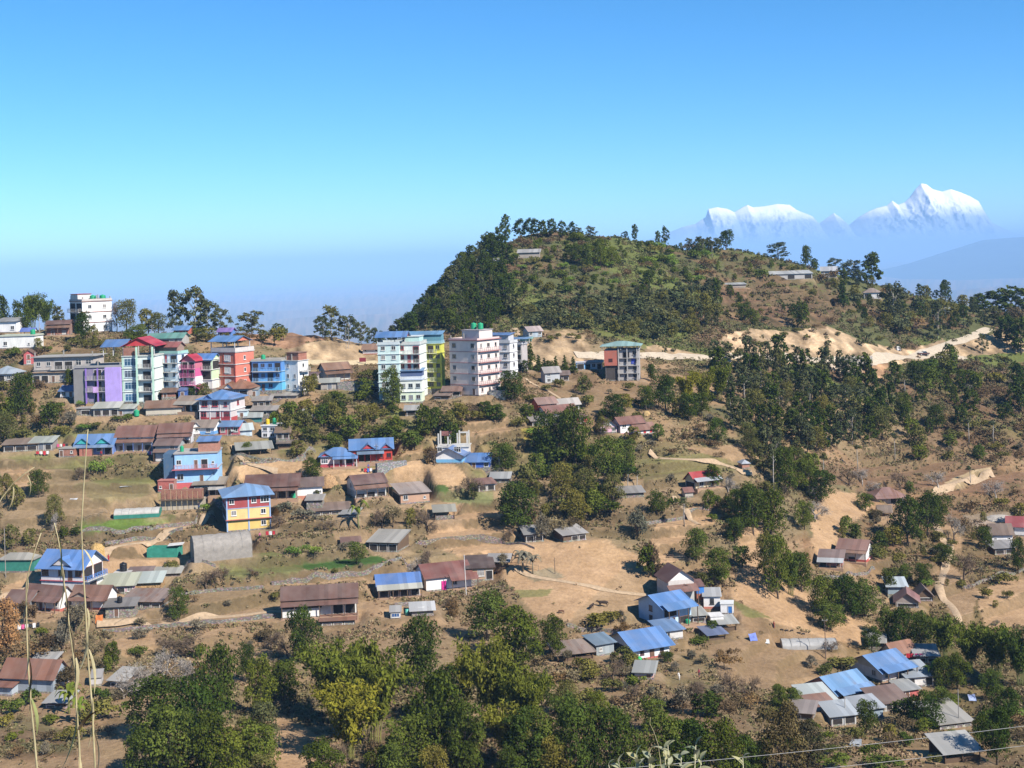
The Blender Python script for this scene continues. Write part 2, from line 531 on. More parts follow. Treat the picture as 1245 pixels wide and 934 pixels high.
def level_pad(x0, y0, z0, w, d, yaw, m=0.7, soft=2.2):
    """level the ground under a footprint whose front centre is (x0, y0)"""
    r = max(w, d) + 6
    i0, i1 = np.searchsorted(YR, [y0 - r, y0 + r]); i1 = min(NR, i1 + 1)
    aL, aR = (x0 - r) / max(60, y0) * F, (x0 + r) / max(60, y0) * F
    j0, j1 = np.searchsorted(AC, [min(aL, (x0 - r) / max(60, y0 - r) * F), max(aR, (x0 + r) / max(60, y0 - r) * F)]); j1 = min(NC, j1 + 1)
    dx = XX[i0:i1, j0:j1] - x0; dy = YG[i0:i1, j0:j1] - y0
    c, s = math.cos(yaw), math.sin(yaw)
    lx = dx * c + dy * s; ly = -dx * s + dy * c
    ex = np.maximum(np.abs(lx) - w / 2 - m, 0); ey = np.maximum(np.maximum(-m - ly, ly - d - m), 0)
    wgt = 1 - sstep(0, soft, np.hypot(ex, ey))
    ZT[i0:i1, j0:j1] = ZT[i0:i1, j0:j1] * (1 - wgt) + (z0 - 0.02) * wgt
    PAD[i0:i1, j0:j1] = np.maximum(PAD[i0:i1, j0:j1], wgt)
PAD = np.zeros((NR, NC))
# ------------------------------------------------------------------ buildings
SPECS = []
def bld(name, label, cat, u, v, w, H, n=1, side=None, d=6.0, yaw=0, **k):
    """u, v: foot of the front wall; w, H, side: visible size in photograph pixels"""
    SPECS.append(dict(name=name, label=label, cat=cat, u=u, v=v, w=w, H=H, n=n, side=side, d=d, yaw=yaw, **k))

MESHC = {}
def cached(key, fn):
    if key not in MESHC: MESHC[key] = fn()
    return MESHC[key]

def window_meshes(W, H, fm, gm, bars):
    def fr():
        m = MB(); t = 0.09
        m.box(-W/2, W/2, -0.07, 0.03, -0.02, t).box(-W/2, W/2, -0.07, 0.03, H - t, H)
        m.box(-W/2, -W/2 + t, -0.07, 0.03, t, H - t).box(W/2 - t, W/2, -0.07, 0.03, t, H - t)
        for i in range(1, bars):
            x = -W/2 + W * i / bars
            m.box(x - 0.035, x + 0.035, -0.065, 0.03, t, H - t)
        m.box(-W/2 - 0.1, W/2 + 0.1, -0.16, 0.03, -0.10, -0.021)
        if H > 1.25: m.box(-W/2 + t, W/2 - t, -0.06, 0.03, H * 0.66, H * 0.66 + 0.06)
        return m.mesh('window_frame', fm)
    f = cached(('wf', W, H, fm.name, bars), fr)
    p = cached(('wp', W, H, gm.name), lambda: MB().box(-W/2 + 0.05, W/2 - 0.05, -0.035, 0.03, 0.04, H - 0.04).mesh('window_pane', gm))
    return f, p

def door_mesh(W, H, fm, dm):
    def fr():
        m = MB()
        m.box(-W/2, -W/2 + 0.1, -0.07, 0.03, 0, H).box(W/2 - 0.1, W/2, -0.07, 0.03, 0, H).box(-W/2 + 0.1, W/2 - 0.1, -0.07, 0.03, H - 0.1, H)
        return m.mesh('door_frame', fm)
    f = cached(('df', W, H, fm.name), fr)
    p = cached(('dp', W, H, dm.name), lambda: MB().box(-W/2 + 0.1, W/2 - 0.1, -0.04, 0.03, 0.02, H - 0.1).mesh('leaf_or_dark_panel', dm))
    return f, p

BAYS = {'w': (1.15, 1.15, 2), 'W': (1.9, 1.3, 3), 'n': (0.75, 1.15, 1), 'G': (3.2, 1.75, 4), 's': (0.6, 0.6, 1), 'B': (1.5, 1.35, 2), 'x': (1.3, 1.2, 1)}

class Bld:
    def __init__(self, s):
        self.s = s
        self.root = empty(s['name'], s['loc'], s['yr'])
        tag(self.root, s['label'], s['cat'], s.get('group'))
        self.w, self.d, self.h, self.n = s['wm'], s['dm'], s['hm'], s['n']
    def part(self, name, mb, mat, parent=None): return mb.build(name, mat, parent or self.root)
    def face(self, f, t, z):
        """position and turn of something at t along a face (left to right seen from outside)"""
        if f == 'front': return (t, 0, z), 0
        if f == 'back': return (-t, self.d, z), math.pi
        if f == 'right': return (self.w/2, self.d/2 + t, z), math.pi/2
        return (-self.w/2, self.d/2 - t, z), -math.pi/2
    def flen(self, f): return self.w if f in ('front', 'back') else self.d
    def pair(self, name, sub, meshes, f, t, z, sc=1.0):
        loc, rz = self.face(f, t, z)
        a = link(name, meshes[0], self.root, loc); a.rotation_euler = (0, 0, rz)
        if sc != 1.0: a.scale = (sc, 1, 1)
        b = link(sub, meshes[1], a)
        return a
    def bays(self, f, rows, fm, gm, dm, z0=0.0):
        L = self.flen(f)
        for k, row in enumerate(rows):
            m = len(row)
            for i, c in enumerate(row):
                if c in ' .': continue
                t = -L/2 + L * (i + 0.5) / m
                z = z0 + k * self.h
                if c in BAYS:
                    W, H, bars = BAYS[c]
                    W = min(W, L / m * 0.8); H = min(H, self.h * 0.62)
                    self.pair('window', 'pane', window_meshes(round(W, 1), round(H, 1), fm, gm, bars), f, t, z + min(0.95, self.h - H - 0.25) if H < 1.6 else z + 0.55)
                elif c == 'd':
                    self.pair('door', 'leaf_or_dark_panel', door_mesh(0.95, min(2.0, round(self.h - 0.3, 1)), fm, dm), f, t, z)
                elif c == 'D':
                    self.pair('doorway', 'leaf_or_dark_panel', door_mesh(round(min(2.2, L/m*0.85), 1), min(2.1, round(self.h - 0.3, 1)), fm, plain((0.03, 0.027, 0.025), 0.9)), f, t, z)  # open doorway: a near-black panel, the dark interior put into its colour
                elif c == 'S':
                    self.pair('shutter', 'shutter_leaf', door_mesh(round(min(2.3, L/m*0.85), 1), min(2.1, round(self.h - 0.3, 1)), fm, sheet((0.20, 0.22, 0.25), 0.1)), f, t, z)
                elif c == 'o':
                    self.pair('opening', 'opening_dark_panel', door_mesh(round(L/m*0.86, 1), round(self.h - 0.45, 1), fm, plain((0.035, 0.03, 0.028), 0.9)), f, t, z)  # no real hollow: flat panel with the shade inside painted near-black
    def balcony(self, f, k, a, b, mat, rail, out=1.05, solid=False):
        L = self.flen(f); t0, t1 = -L/2 + L*a, -L/2 + L*b
        z = k * self.h
        loc, rz = self.face(f, 0, z)
        m = MB().box(t0, t1, -out, 0.02, -0.16, 0.0)
        o = link('balcony', m.mesh('balcony_slab', mat), self.root, loc); o.rotation_euler = (0, 0, rz)
        r = MB()
        if solid:
            r.box(t0, t1, -out, -out + 0.1, 0, 0.85).box(t0, t0 + 0.1, -out + 0.1, 0, 0, 0.85).box(t1 - 0.1, t1, -out + 0.1, 0, 0, 0.85)
        else:
            for zz in (0.32, 0.62, 0.9):
                r.box(t0, t1, -out, -out + 0.06, zz, zz + 0.06)
                r.box(t0, t0 + 0.05, -out + 0.06, 0, zz, zz + 0.06).box(t1 - 0.05, t1, -out + 0.06, 0, zz, zz + 0.06)
            nn = max(2, int((t1 - t0) / 0.8))
            for i in range(nn + 1):
                x = t0 + (t1 - t0 - 0.07) * i / nn
                r.box(x, x + 0.07, -out + 0.005, -out + 0.075, 0, 0.9)
        link('railing', r.mesh('balcony_railing', rail), o)
        return o
    # ---- roofs (all in the building's own axes)
    def gable(self, x0, x1, y0, y1, z, rise, axis, ov, mat, gmat, name='roof', t=0.09, hipfrac=0.0):
        m = MB()
        if axis == 'x':
            ym = (y0 + y1) / 2; hy = (y1 - y0) / 2; sl = rise / hy
            for sgn, ye in ((-1, y0), (1, y1)):
                e = ye + sgn * ov; ze = z - ov * sl
                P = [(x0 - ov, e, ze), (x1 + ov, e, ze), (x1 + ov, ym, z + rise), (x0 - ov, ym, z + rise)]
                if sgn > 0: P = [P[1], P[0], P[3], P[2]]
                m.slab([(a, b, c + t + 0.01) for a, b, c in P], t)
            tri = [(x0, y0, z), (x0, y1, z), (x0, ym, z + rise)], [(x1, y0, z), (x1, y1, z), (x1, ym, z + rise)]
            g = MB().add(list(tri[0]) + list(tri[1]), [(2,1,0),(3,4,5),(0,1,4,3),(1,2,5,4),(2,0,3,5)])
        else:
            xm = (x0 + x1) / 2; hx = (x1 - x0) / 2; sl = rise / hx
            for sgn, xe in ((-1, x0), (1, x1)):
                e = xe + sgn * ov; ze = z - ov * sl
                P = [(e, y0 - ov, ze), (xm, y0 - ov, z + rise), (xm, y1 + ov, z + rise), (e, y1 + ov, ze)]
                if sgn > 0: P = P[::-1]
                m.slab([(a, b, c + t + 0.01) for a, b, c in P], t)
            tri = [(x0, y0, z), (x1, y0, z), (xm, y0, z + rise)], [(x0, y1, z), (x1, y1, z), (xm, y1, z + rise)]
            g = MB().add(list(tri[0]) + list(tri[1]), [(0,1,2),(5,4,3),(1,0,3,4),(2,1,4,5),(0,2,5,3)])
        r = self.part(name, m, mat)
        if gmat: self.part('gable', g, gmat, r)
        return r
    def hip(self, x0, x1, y0, y1, z, rise, ov, mat, name='roof', ridge=None):
        X0, X1, Y0, Y1 = x0 - ov, x1 + ov, y0 - ov, y1 + ov
        hy = (Y1 - Y0) / 2; hx = (X1 - X0) / 2
        k = min(hx, hy) * (ridge or 1.0)
        ym = (Y0 + Y1) / 2; xm = (X0 + X1) / 2
        if hx >= hy: ra, rb = (X0 + k, ym), (X1 - k, ym)
        else: ra, rb = (xm, Y0 + k), (xm, Y1 - k)
        if hx >= hy:
            fs = [(0,1,5,4), (1,2,5), (2,3,4,5), (3,0,4)]
        else:
            fs = [(0,1,4), (1,2,5,4), (2,3,5), (3,0,4,5)]
        vs = [(X0,Y0,z),(X1,Y0,z),(X1,Y1,z),(X0,Y1,z),(ra[0],ra[1],z+rise),(rb[0],rb[1],z+rise),
              (X0,Y0,z-0.12),(X1,Y0,z-0.12),(X1,Y1,z-0.12),(X0,Y1,z-0.12)]
        fs = fs + [(6,7,1,0),(7,8,2,1),(8,9,3,2),(9,6,0,3),(9,8,7,6)]
        return self.part(name, MB().add(vs, fs), mat)
    def lean(self, x0, x1, y0, y1, zf, zb, mat, name='roof', t=0.08):
        """one sloping sheet from height zf at y0 to zb at y1"""
        return self.part(name, MB().slab([(x0,y0,zf+t),(x1,y0,zf+t),(x1,y1,zb+t),(x0,y1,zb+t)], t), mat)
    def sidelean(self, x0, x1, y0, y1, za, zb, mat, name='roof', t=0.08):
        return self.part(name, MB().slab([(x0,y0,za+t),(x1,y0,zb+t),(x1,y1,zb+t),(x0,y1,za+t)], t), mat)
    def post(self, x, y, z0, z1, mat, r=0.07, name='post'):
        return self.part(name, MB().box(x - r, x + r, y - r, y + r, z0, z1), mat)
    def dormer(self, x, wd, y0, z, rise, depth, mat, gmat):
        m = MB(); t = 0.07; ov = 0.25
        for sgn in (-1, 1):
            e = x + sgn * (wd/2 + ov); ze = z - ov * rise / (wd/2)
            P = [(e, y0 - 0.3, ze), (x, y0 - 0.3, z + rise), (x, y0 + depth, z + rise), (e, y0 + depth, ze)]
            if sgn > 0: P = P[::-1]
            m.slab([(a, b, c + t) for a, b, c in P], t)
        g = MB().add([(x - wd/2, y0, z), (x + wd/2, y0, z), (x, y0, z + rise), (x - wd/2, y0 + depth, z), (x + wd/2, y0 + depth, z), (x, y0 + depth, z + rise)],
                     [(0,1,2),(5,4,3),(1,0,3,4),(2,1,4,5),(0,2,5,3)])
        r = self.part('porch_gable', m, mat)
        self.part('gable', g, gmat, r)

def build_house(s):
    b = Bld(s); w, d, h, n = b.w, b.d, b.h, b.n
    top = n * h
    walls = s.get('wall', WHITE)
    if not isinstance(walls, list): walls = [walls] * 1
    mk = lambda c: c if not isinstance(c, tuple) else paint(c, s.get('wear', 0.35))
    if s.get('open'):          # a roof on posts
        pm = plain(WOOD, 0.9)
        for x in np.linspace(-w/2 + 0.1, w/2 - 0.1, max(2, int(w / 2.6) + 1)):
            for y in (0.1, d - 0.1): b.post(float(x), y, -1.2, top + (0.0 if y < 1 else s.get('back', 0.5)), pm)
        if s.get('backwall') is not None:
            b.part('wall', MB().box(-w/2, w/2, d - 0.05, d + 0.05, -1.0, top + 0.2), mk(s['backwall']))
        if s.get('boards') is not None:
            b.part('side_boards', MB().box(-w/2, w/2, 0.22, 0.3, -1.0, top * 0.5), mk(s['boards']))
    else:
        b.part('foundation', MB().box(-w/2 - 0.06, w/2 + 0.06, -0.06, d + 0.06, -3.0, s.get('plinth_h', 0.3)), mk(s['plinth']) if s.get('plinth') else stone_mat())
        per = top / len(walls)
        for k, c in enumerate(walls):
            b.part('wall', MB().box(-w/2, w/2, 0, d, k * per + (0.0 if k else -0.3), (k + 1) * per), mk(c))
    fm = mk(s.get('frame', (0.62, 0.6, 0.56))); gm = glass_mat(s.get('glass', (0.025, 0.03, 0.035))); dm = plain(s.get('door', (0.16, 0.09, 0.06)))
    for f in ('front', 'left', 'right'):
        rows = s.get(f)
        if rows: b.bays(f, rows, fm, gm, dm, s.get('z0', 0.0))
    if s.get('band'):
        bm = mk(s['band'])
        for k in range(1, n + (0 if s.get('noband_top') else 1)):
            z = k * h; e = s.get('band_out', 0.22)
            b.part('floor_band', MB().box(-w/2 - e, w/2 + e, -e, d + 0.05, z - 0.13, z + 0.02 if k < n else z + 0.06), bm)
    if s.get('pilasters'):
        bm = mk(s['pilasters'])
        for x in np.linspace(-w/2 + 0.12, w/2 - 0.12, s.get('npil', 3)):
            b.part('pilaster', MB().box(x - 0.14, x + 0.14, -0.09, 0.03, 0, top - 0.13), bm)
    for bal in s.get('balc', ()):
        f, k, a, e = bal[:4]
        b.balcony(f, k, a, e, mk(s.get('slab', (0.5, 0.48, 0.45))), mk(s.get('rail', (0.45, 0.43, 0.4))), solid=len(bal) > 4)
    rf = s.get('roof', ('gable', BROWN_ROOF, 1.2))
    kind, rc = rf[0], rf[1]
    rm = sheet(rc, s.get('rust', 0.2)) if kind != 'flat' else mk(rc)
    ov = s.get('ov', 0.5)
    gm2 = mk(s.get('gable', walls[-1]))
    if kind == 'flat':
        e = s.get('slab_out', 0.25)
        b.part('roof', MB().box(-w/2 - e, w/2 + e, -e, d + e, top + 0.001, top + 0.17), rm)
        ph = rf[2] if len(rf) > 2 else 0
        if ph:
            pm = mk(s.get('parapet', rc)); z0, z1 = top + 0.171, top + 0.17 + ph
            b.part('parapet', MB().box(-w/2 - 0.1, w/2 + 0.1, -0.1, 0.05, z0, z1).box(-w/2 - 0.1, w/2 + 0.1, d - 0.05, d + 0.1, z0, z1)
                   .box(-w/2 - 0.1, -w/2 + 0.05, 0.05, d - 0.05, z0, z1).box(w/2 - 0.05, w/2 + 0.1, 0.05, d - 0.05, z0, z1), pm)
        for i in range(s.get('stubs', 0)):
            x = -w/2 + 0.3 + (w - 0.6) * (i % 3) / 2; y = 0.3 if i < 3 else d - 0.3
            b.post(x, y, top + 0.17, top + 1.3 + 0.5 * (i % 2), mk(CONC), 0.13, 'roof_column')
    elif kind == 'gable':
        b.gable(-w/2, w/2, 0, d, top, rf[2], rf[3] if len(rf) > 3 else 'x', ov, rm, gm2)
    elif kind == 'hip':
        b.hip(-w/2, w/2, 0, d, top + 0.12, rf[2], ov, rm)
    elif kind == 'lean':     # low at the front, higher behind
        b.lean(-w/2 - ov, w/2 + ov, -ov, d + ov, top - ov * rf[2] / d, top + rf[2] + ov * rf[2] / d, rm)
        if not s.get('open'):
            m = MB().add([(-w/2,0,top),(-w/2,d,top),(-w/2,d,top+rf[2]),(w/2,0,top),(w/2,d,top),(w/2,d,top+rf[2])], [(0,2,1),(3,4,5),(0,1,4,3),(1,2,5,4),(0,3,5,2)])
            b.part('upper_wall', m, gm2)
    elif kind == 'side':     # falls towards one side
        b.sidelean(-w/2 - ov, w/2 + ov, -ov, d + ov, top + max(rf[2], 0), top + max(-rf[2], 0), rm)
    if s.get('skirt'):
        zf, out, c = s['skirt'][:3]
        zb = s['skirt'][3] if len(s['skirt']) > 3 else zf + 0.7
        x0, x1 = (s['skirt'][4] if len(s['skirt']) > 4 else (-w/2 - 0.4, w/2 + 0.4))
        b.lean(x0, x1, -out, 0.02, zf, zb, sheet(c, s.get('rust', 0.2)), 'veranda_roof')
        pm = plain(s.get('postc', WOOD), 0.9)
        for x in np.linspace(x0 + 0.3, x1 - 0.3, max(2, int((x1 - x0) / 2.4) + 1)): b.post(float(x), -out + 0.2, -0.6, zf + 0.05, pm, name='veranda_post')
        b.part('veranda_floor', MB().box(x0, x1, -out, -0.07, -1.5, 0.12), mk(s.get('floor', (0.36, 0.23, 0.15))))
    for (fx, wd, rise) in s.get('dorm', ()):
        zz = s.get('dormz', top + 0.15)
        b.dormer(-w/2 + w * fx, wd, -0.35, zz, rise, d * 0.45, rm, mk(s.get('dormc', walls[-1])))
    for rr in s.get('room', ()):  # rooms and roofs standing on the flat roof: (x0, x1, y0, y1, height, wall, roof colour, kind, rise)
        fx0, fx1, fy0, fy1, rh, wc, rcol, rk, rise = rr
        x0, x1, y0, y1 = -w/2 + w*fx0, -w/2 + w*fx1, d*fy0, d*fy1
        zb = top + 0.172
        if wc is not None:
            b.part('roof_room', MB().box(x0, x1, y0, y1, zb, zb + rh), mk(wc))
        else:
            for x in (x0 + 0.15, (x0 + x1) / 2, x1 - 0.15):
                for y in (y0 + 0.15, y1 - 0.15): b.post(x, y, zb, zb + rh, mk((0.55, 0.53, 0.5)), 0.09, 'roof_post')
        m2 = sheet(rcol, s.get('rust', 0.15)) if rk != 'slab' else mk(rcol)
        if rk == 'gablex': b.gable(x0, x1, y0, y1, zb + rh, rise, 'x', 0.5, m2, gm2 if wc is None else mk(wc), 'canopy_roof')
        elif rk == 'gabley': b.gable(x0, x1, y0, y1, zb + rh, rise, 'y', 0.5, m2, mk(s.get('gable', (0.45, 0.04, 0.05))), 'canopy_roof')
        elif rk == 'hip': b.hip(x0, x1, y0, y1, zb + rh + 0.1, rise, 0.5, m2, 'canopy_roof')
        elif rk == 'slab': b.part('canopy_slab', MB().box(x0 - 0.2, x1 + 0.2, y0 - 0.2, y1 + 0.2, zb + rh + 0.002, zb + rh + 0.16), m2)
        else: b.lean(x0 - 0.4, x1 + 0.4, y0 - 0.4, y1 + 0.4, zb + rh, zb + rh + rise, m2, 'canopy_roof')
    if s.get('post_fn'): s['post_fn'](b, mk)
    return b

def tank(loc, label, c, r=0.65, h=1.35, rz=0.0):
    t = empty('water_tank', loc, rz); tag(t, label, 'water tank', 'water storage tanks')
    m = plain(c, 0.45, 0.4, 0.06)
    prof = [(r*0.96, 0), (r, 0.06)]
    for i in range(4):
        z = 0.12 + i * h * 0.2
        prof += [(r, z), (r*0.95, z + 0.05), (r, z + 0.1)]
    prof += [(r, h*0.85), (r*0.8, h*0.95), (r*0.35, h)]
    MB().lathe(prof, 14).build('tank_body', m, t, True)
    MB().lathe([(r*0.34, h*0.98), (r*0.34, h*1.06), (r*0.2, h*1.09)], 10).build('lid', m, t, True)
    return t
# ------------------------------------------------------------------ the town, building by building
MINT = (0.62, 0.74, 0.66); PALEBLUE = (0.60, 0.72, 0.80); SKYB = (0.16, 0.42, 0.72); REDW = (0.52, 0.12, 0.09); ORED = (0.56, 0.11, 0.06)
PURPLE = (0.25, 0.15, 0.48); YEL = (0.62, 0.62, 0.10); PINKC = (0.66, 0.56, 0.50); MAROON = (0.30, 0.05, 0.06); TEAL = (0.05, 0.42, 0.40)
ADOBE = (0.46, 0.31, 0.19); TIN = (0.40, 0.43, 0.45); TINB = (0.33, 0.42, 0.50); MUD = (0.36, 0.22, 0.14); GREENNET = (0.04, 0.20, 0.15)
brick = brick_mat(); rubble = stone_mat(); timber = plain(WOOD, 0.9); tinw = sheet(TIN, 0.12); tinb = sheet(TINB, 0.08); tindark = sheet((0.22, 0.23, 0.24), 0.2)
APT, HSE, SHD = 'apartment block', 'house', 'shed'

# --- the ridge, behind the others
bld('hillside_house', 'white three-storey house with flat roof and terrace columns topping the wooded rise', HSE, 119, 404, 29, 38, 3, side=25, yaw=38, wall=(0.78,0.77,0.74),
    front=['ww','ww','ww'], left=['oo','oo','oo'], band=(0.42,0.20,0.16), balc=[('left',1,0.05,0.95),('left',2,0.05,0.95)], roof=('flat', CONC, 0.5), parapet=(0.5,0.45,0.42), stubs=6,
    room=[(0.0,0.45,0.35,0.9,1.9,(0.62,0.58,0.55),(0.35,0.08,0.07),'slab',0)], key='hillwhite')
bld('brick_house', 'small red brick house with brown roof and turquoise rooftop box beside the white hillside house', HSE, 71, 408, 26, 14, 2, d=6, yaw=10, wall=brick, front=['dw','ww'], roof=('gable', BROWN_ROOF, 0.9), skirt=(2.2,1.4,RUST_ROOF), key='redbrick')
bld('brick_annex', 'low red-roofed brick annex below the terraces of the white hillside house', HSE, 88, 403, 16, 8, 1, d=5, yaw=5, wall=brick, front=['wd'], roof=('gable', (0.36,0.11,0.08), 1.0))
bld('white_house', 'white house with rusty lean-to roof at the end of the ridge', HSE, 6, 405, 30, 14, 1, d=7, yaw=-8, wall=WHITE, front=['w w'], roof=('lean', GREY_ROOF, 0.8))
bld('flat_roofed_house', 'long low white house with concrete terrace and one dark window', HSE, 21, 424, 44, 15, 1, d=6, yaw=-4, wall=(0.78,0.77,0.72), front=['w.s'], roof=('flat', (0.42,0.44,0.36), 0.25), key='lowwhite')
bld('roof_shelter', 'small blue gabled shelter standing behind the low white terrace', 'shelter', 33, 408, 16, 5, 1, d=3, yaw=0, open=True, roof=('gable', (0.12,0.2,0.6), 0.9), ov=0.3)
bld('teal_roofed_house', 'house with faded teal roof sheets behind the mint glass-fronted block', HSE, 200, 420, 44, 9, 1, d=6, yaw=-6, wall=(0.4,0.38,0.35), front=['dow'], roof=('gable', (0.16,0.36,0.32), 1.2))
bld('red_ridge_house', 'small red house with blue roof half hidden by ridge trees', HSE, 220, 408, 18, 7, 1, d=5, yaw=-10, wall=(0.45,0.12,0.09), front=['wd'], roof=('gable', LBLUE_ROOF, 1.0))
bld('purple_roofed_house', 'little blue house with purple eaves under the ridge trees by the ploughed terrace', HSE, 273, 410, 16, 7, 1, d=4, yaw=-8, wall=(0.10,0.22,0.5), front=['ww'], roof=('gable', (0.24,0.16,0.42), 0.9))
# --- left flank
bld('concrete_house', 'long unfinished grey concrete house with red painted doors', HSE, 78, 464, 74, 30, 2, d=8, yaw=-3, wall=[(0.38,0.36,0.33),(0.45,0.40,0.36)], wear=0.5, front=['w.w.wDw','wwDDBB'], frame=(0.6,0.58,0.55), door=(0.4,0.05,0.05), roof=('flat', (0.33,0.31,0.28)), slab_out=0.8, stubs=3, band=(0.4,0.38,0.35), balc=[('front',1,0.3,1.0)], key='longgrey')
bld('roadside_shop', 'row of roadside shops with tan awning below the grey concrete house', 'shop', 60, 466, 42, 13, 1, d=6, yaw=-4, wall=(0.5,0.42,0.34), front=['DDdw'], roof=('lean', (0.42,0.30,0.20), 0.7))
bld('blue_kiosk', 'bright blue tin kiosk with gable roof in front of the shops', 'kiosk', 46, 466, 13, 9, 1, d=3, yaw=0, wall=(0.06,0.18,0.5), front=['D'], roof=('gable', (0.15,0.3,0.62), 0.8, 'y'), ov=0.25)
bld('white_kiosk', 'white kiosk with blue sheet roof at the end of the shop row', 'kiosk', 78, 463, 12, 9, 1, d=3, yaw=0, wall=(0.6,0.58,0.55), front=['D'], roof=('gable', (0.2,0.34,0.58), 0.7, 'y'), ov=0.25)
bld('narrow_red_house', 'narrow red house with brown roof at the end of the grey concrete house', HSE, 35, 444, 11, 14, 2, d=5, yaw=10, wall=(0.45,0.10,0.10), front=['w','d'], roof=('gable', RUST_ROOF, 0.9, 'y'), ov=0.3)
bld('grey_roofed_house', 'bluish tin roofed house cut off by the picture edge above the big dark tree', HSE, 2, 465, 28, 10, 1, d=7, yaw=-6, wall=(0.5,0.47,0.42), front=['.Dw'], roof=('hip', (0.33,0.38,0.42), 1.8))
bld('terrace_house', 'grey concrete terrace with parapet behind the purple block', HSE, 118, 470, 56, 22, 2, d=9, yaw=-3, wall=(0.36,0.34,0.31), wear=0.5, front=['ww w','wwww'], roof=('flat', (0.36,0.34,0.32), 0.7), stubs=4, key='terrace')
def purple_extra(b, mk):
    for k in (0, 1, 2):
        for x in (-b.w*0.23, 0.02*b.w): b.part('column', MB().box(x-0.16, x+0.16, -1.05, -0.75, k*b.h, k*b.h + b.h - 0.17), mk(PURPLE))
    b.part('side_wing', MB().box(b.w*0.18, b.w/2 + 0.1, -1.1, -0.001, -0.4, b.n*b.h), mk((0.42,0.31,0.66)))
    b.part('bare_wing', MB().box(-b.w/2 - 0.1, -b.w*0.26, -0.5, -0.001, -0.4, b.n*b.h - 0.3), mk((0.24,0.23,0.22)))
    b.part('banner', MB().box(-1.0, 0.4, -1.16, -1.12, 2.7, 4.2), plain((0.55,0.35,0.6)))
bld('purple_block', 'purple three-storey block with dark open balconies and bare concrete side', APT, 120, 490, 58, 43, 3, d=8, yaw=-4, wall=(0.24,0.20,0.30), front=['..oo.','..oo.','..oo.'], roof=('flat', (0.30,0.29,0.28), 0.4),
    balc=[('front',1,0.25,0.68),('front',2,0.25,0.68)], slab=(0.4,0.37,0.38), post_fn=purple_extra, stubs=3, key='purple')
def mint_extra(b, mk):
    for x in (-0.02, 0.47): b.part('column', MB().box(b.w*x-0.2, b.w*x+0.2, -1.15, -0.75, -0.4, b.n*b.h + 2.3), mk((0.45,0.66,0.52)))
    b.part('corner_strip', MB().box(-b.w*0.52, -b.w*0.46, -0.06, 0.4, -0.4, b.n*b.h), mk((0.45,0.66,0.52)))
    b.part('brick_panel', MB().box(-b.w*0.46, -b.w*0.03, -0.05, 0.3, b.n*b.h + 0.18, b.n*b.h + 2.2), brick)
bld('glass_front_block', 'mint and white block with gridded blue windows and red gable on top', APT, 170, 490, 40, 57, 4, d=10, yaw=-4, wall=(0.72,0.76,0.70), front=['GD','GD','GD','GD'], glass=(0.03,0.10,0.18), frame=(0.5,0.62,0.66), band=(0.62,0.72,0.64),
    balc=[('front',1,0.5,0.97),('front',2,0.5,0.97),('front',3,0.5,0.97)], roof=('flat', (0.5,0.5,0.46)), gable=(0.52,0.05,0.06),
    room=[(0.0,1.0,0.02,0.9,2.4,None,(0.55,0.05,0.07),'gabley',2.0),(-0.65,0.0,0.1,0.9,2.4,None,BLUE_ROOF,'gablex',1.5)], post_fn=mint_extra, key='glassfront')
bld('white_blue_block', 'white block with pale blue balconies beside the glass-fronted block', APT, 203, 474, 32, 44, 4, side=8, yaw=-24, wall=(0.72,0.78,0.82), front=['dwn','dwn','dnw','ddo'], right=['w','w','w','w'], door=(0.35,0.06,0.06), frame=(0.2,0.35,0.55),
    band=(0.45,0.62,0.72), balc=[('front',1,0,1),('front',2,0,1),('front',3,0,1)], rail=(0.35,0.5,0.6), roof=('flat', (0.3,0.5,0.45), 0.5), room=[(-0.1,0.9,0.2,0.9,1.7,(0.3,0.2,0.16),(0.36,0.12,0.10),'gablex',1.0)], key='whiteblue')
bld('pink_house', 'narrow magenta and white house with red gable next to white-blue block', HSE, 230, 478, 18, 40, 4, side=6, yaw=-22, wall=[(0.55,0.10,0.25),(0.75,0.70,0.72),(0.55,0.10,0.25),(0.5,0.14,0.2)], front=['do','dw','do','oo'], balc=[('front',1,0,1),('front',2,0,1),('front',3,0,1)], slab=(0.6,0.2,0.32), rail=(0.6,0.15,0.3), roof=('gable', (0.5,0.05,0.08), 1.4, 'y'), key='pinknarrow')
bld('green_white_house', 'pale green and white house with bright blue roof and open top floor', HSE, 246, 474, 26, 37, 3, side=6, yaw=-15, wall=[(0.68,0.66,0.60),(0.55,0.68,0.42),(0.50,0.66,0.42)], front=['nn','do','oo'], right=['','','o'], band=(0.75,0.73,0.68), balc=[('front',2,0,1)], roof=('gable', (0.10,0.25,0.62), 1.3), key='greenwhite')
def redblock_extra(b, mk):
    for k in range(3):
        b.part('white_panel', MB().box(-b.w*0.43, -b.w*0.17, -0.04, 0.02, k*b.h + 0.5, k*b.h + 2.3), mk((0.72,0.66,0.64)))
        b.part('white_panel', MB().box(b.w*0.02, b.w*0.30, -0.04, 0.02, k*b.h + 0.5, k*b.h + 2.3), mk((0.72,0.66,0.64)))
bld('red_white_block', 'red and white four-storey block with open rooftop under a blue roof', APT, 273, 472, 32, 44, 3, side=17, yaw=-30, wall=(0.55,0.17,0.12), front=['B.B.','B.B.','B.B.'], right=['n','n','n'], frame=(0.75,0.73,0.7), band=(0.68,0.62,0.58), pilasters=(0.5,0.09,0.07),
    roof=('flat', (0.45,0.42,0.40), 0.9), parapet=(0.55,0.5,0.46), room=[(-0.1,0.95,0.05,0.9,2.6,None,LBLUE_ROOF,'gablex',1.2)], post_fn=redblock_extra, key='redwhite')
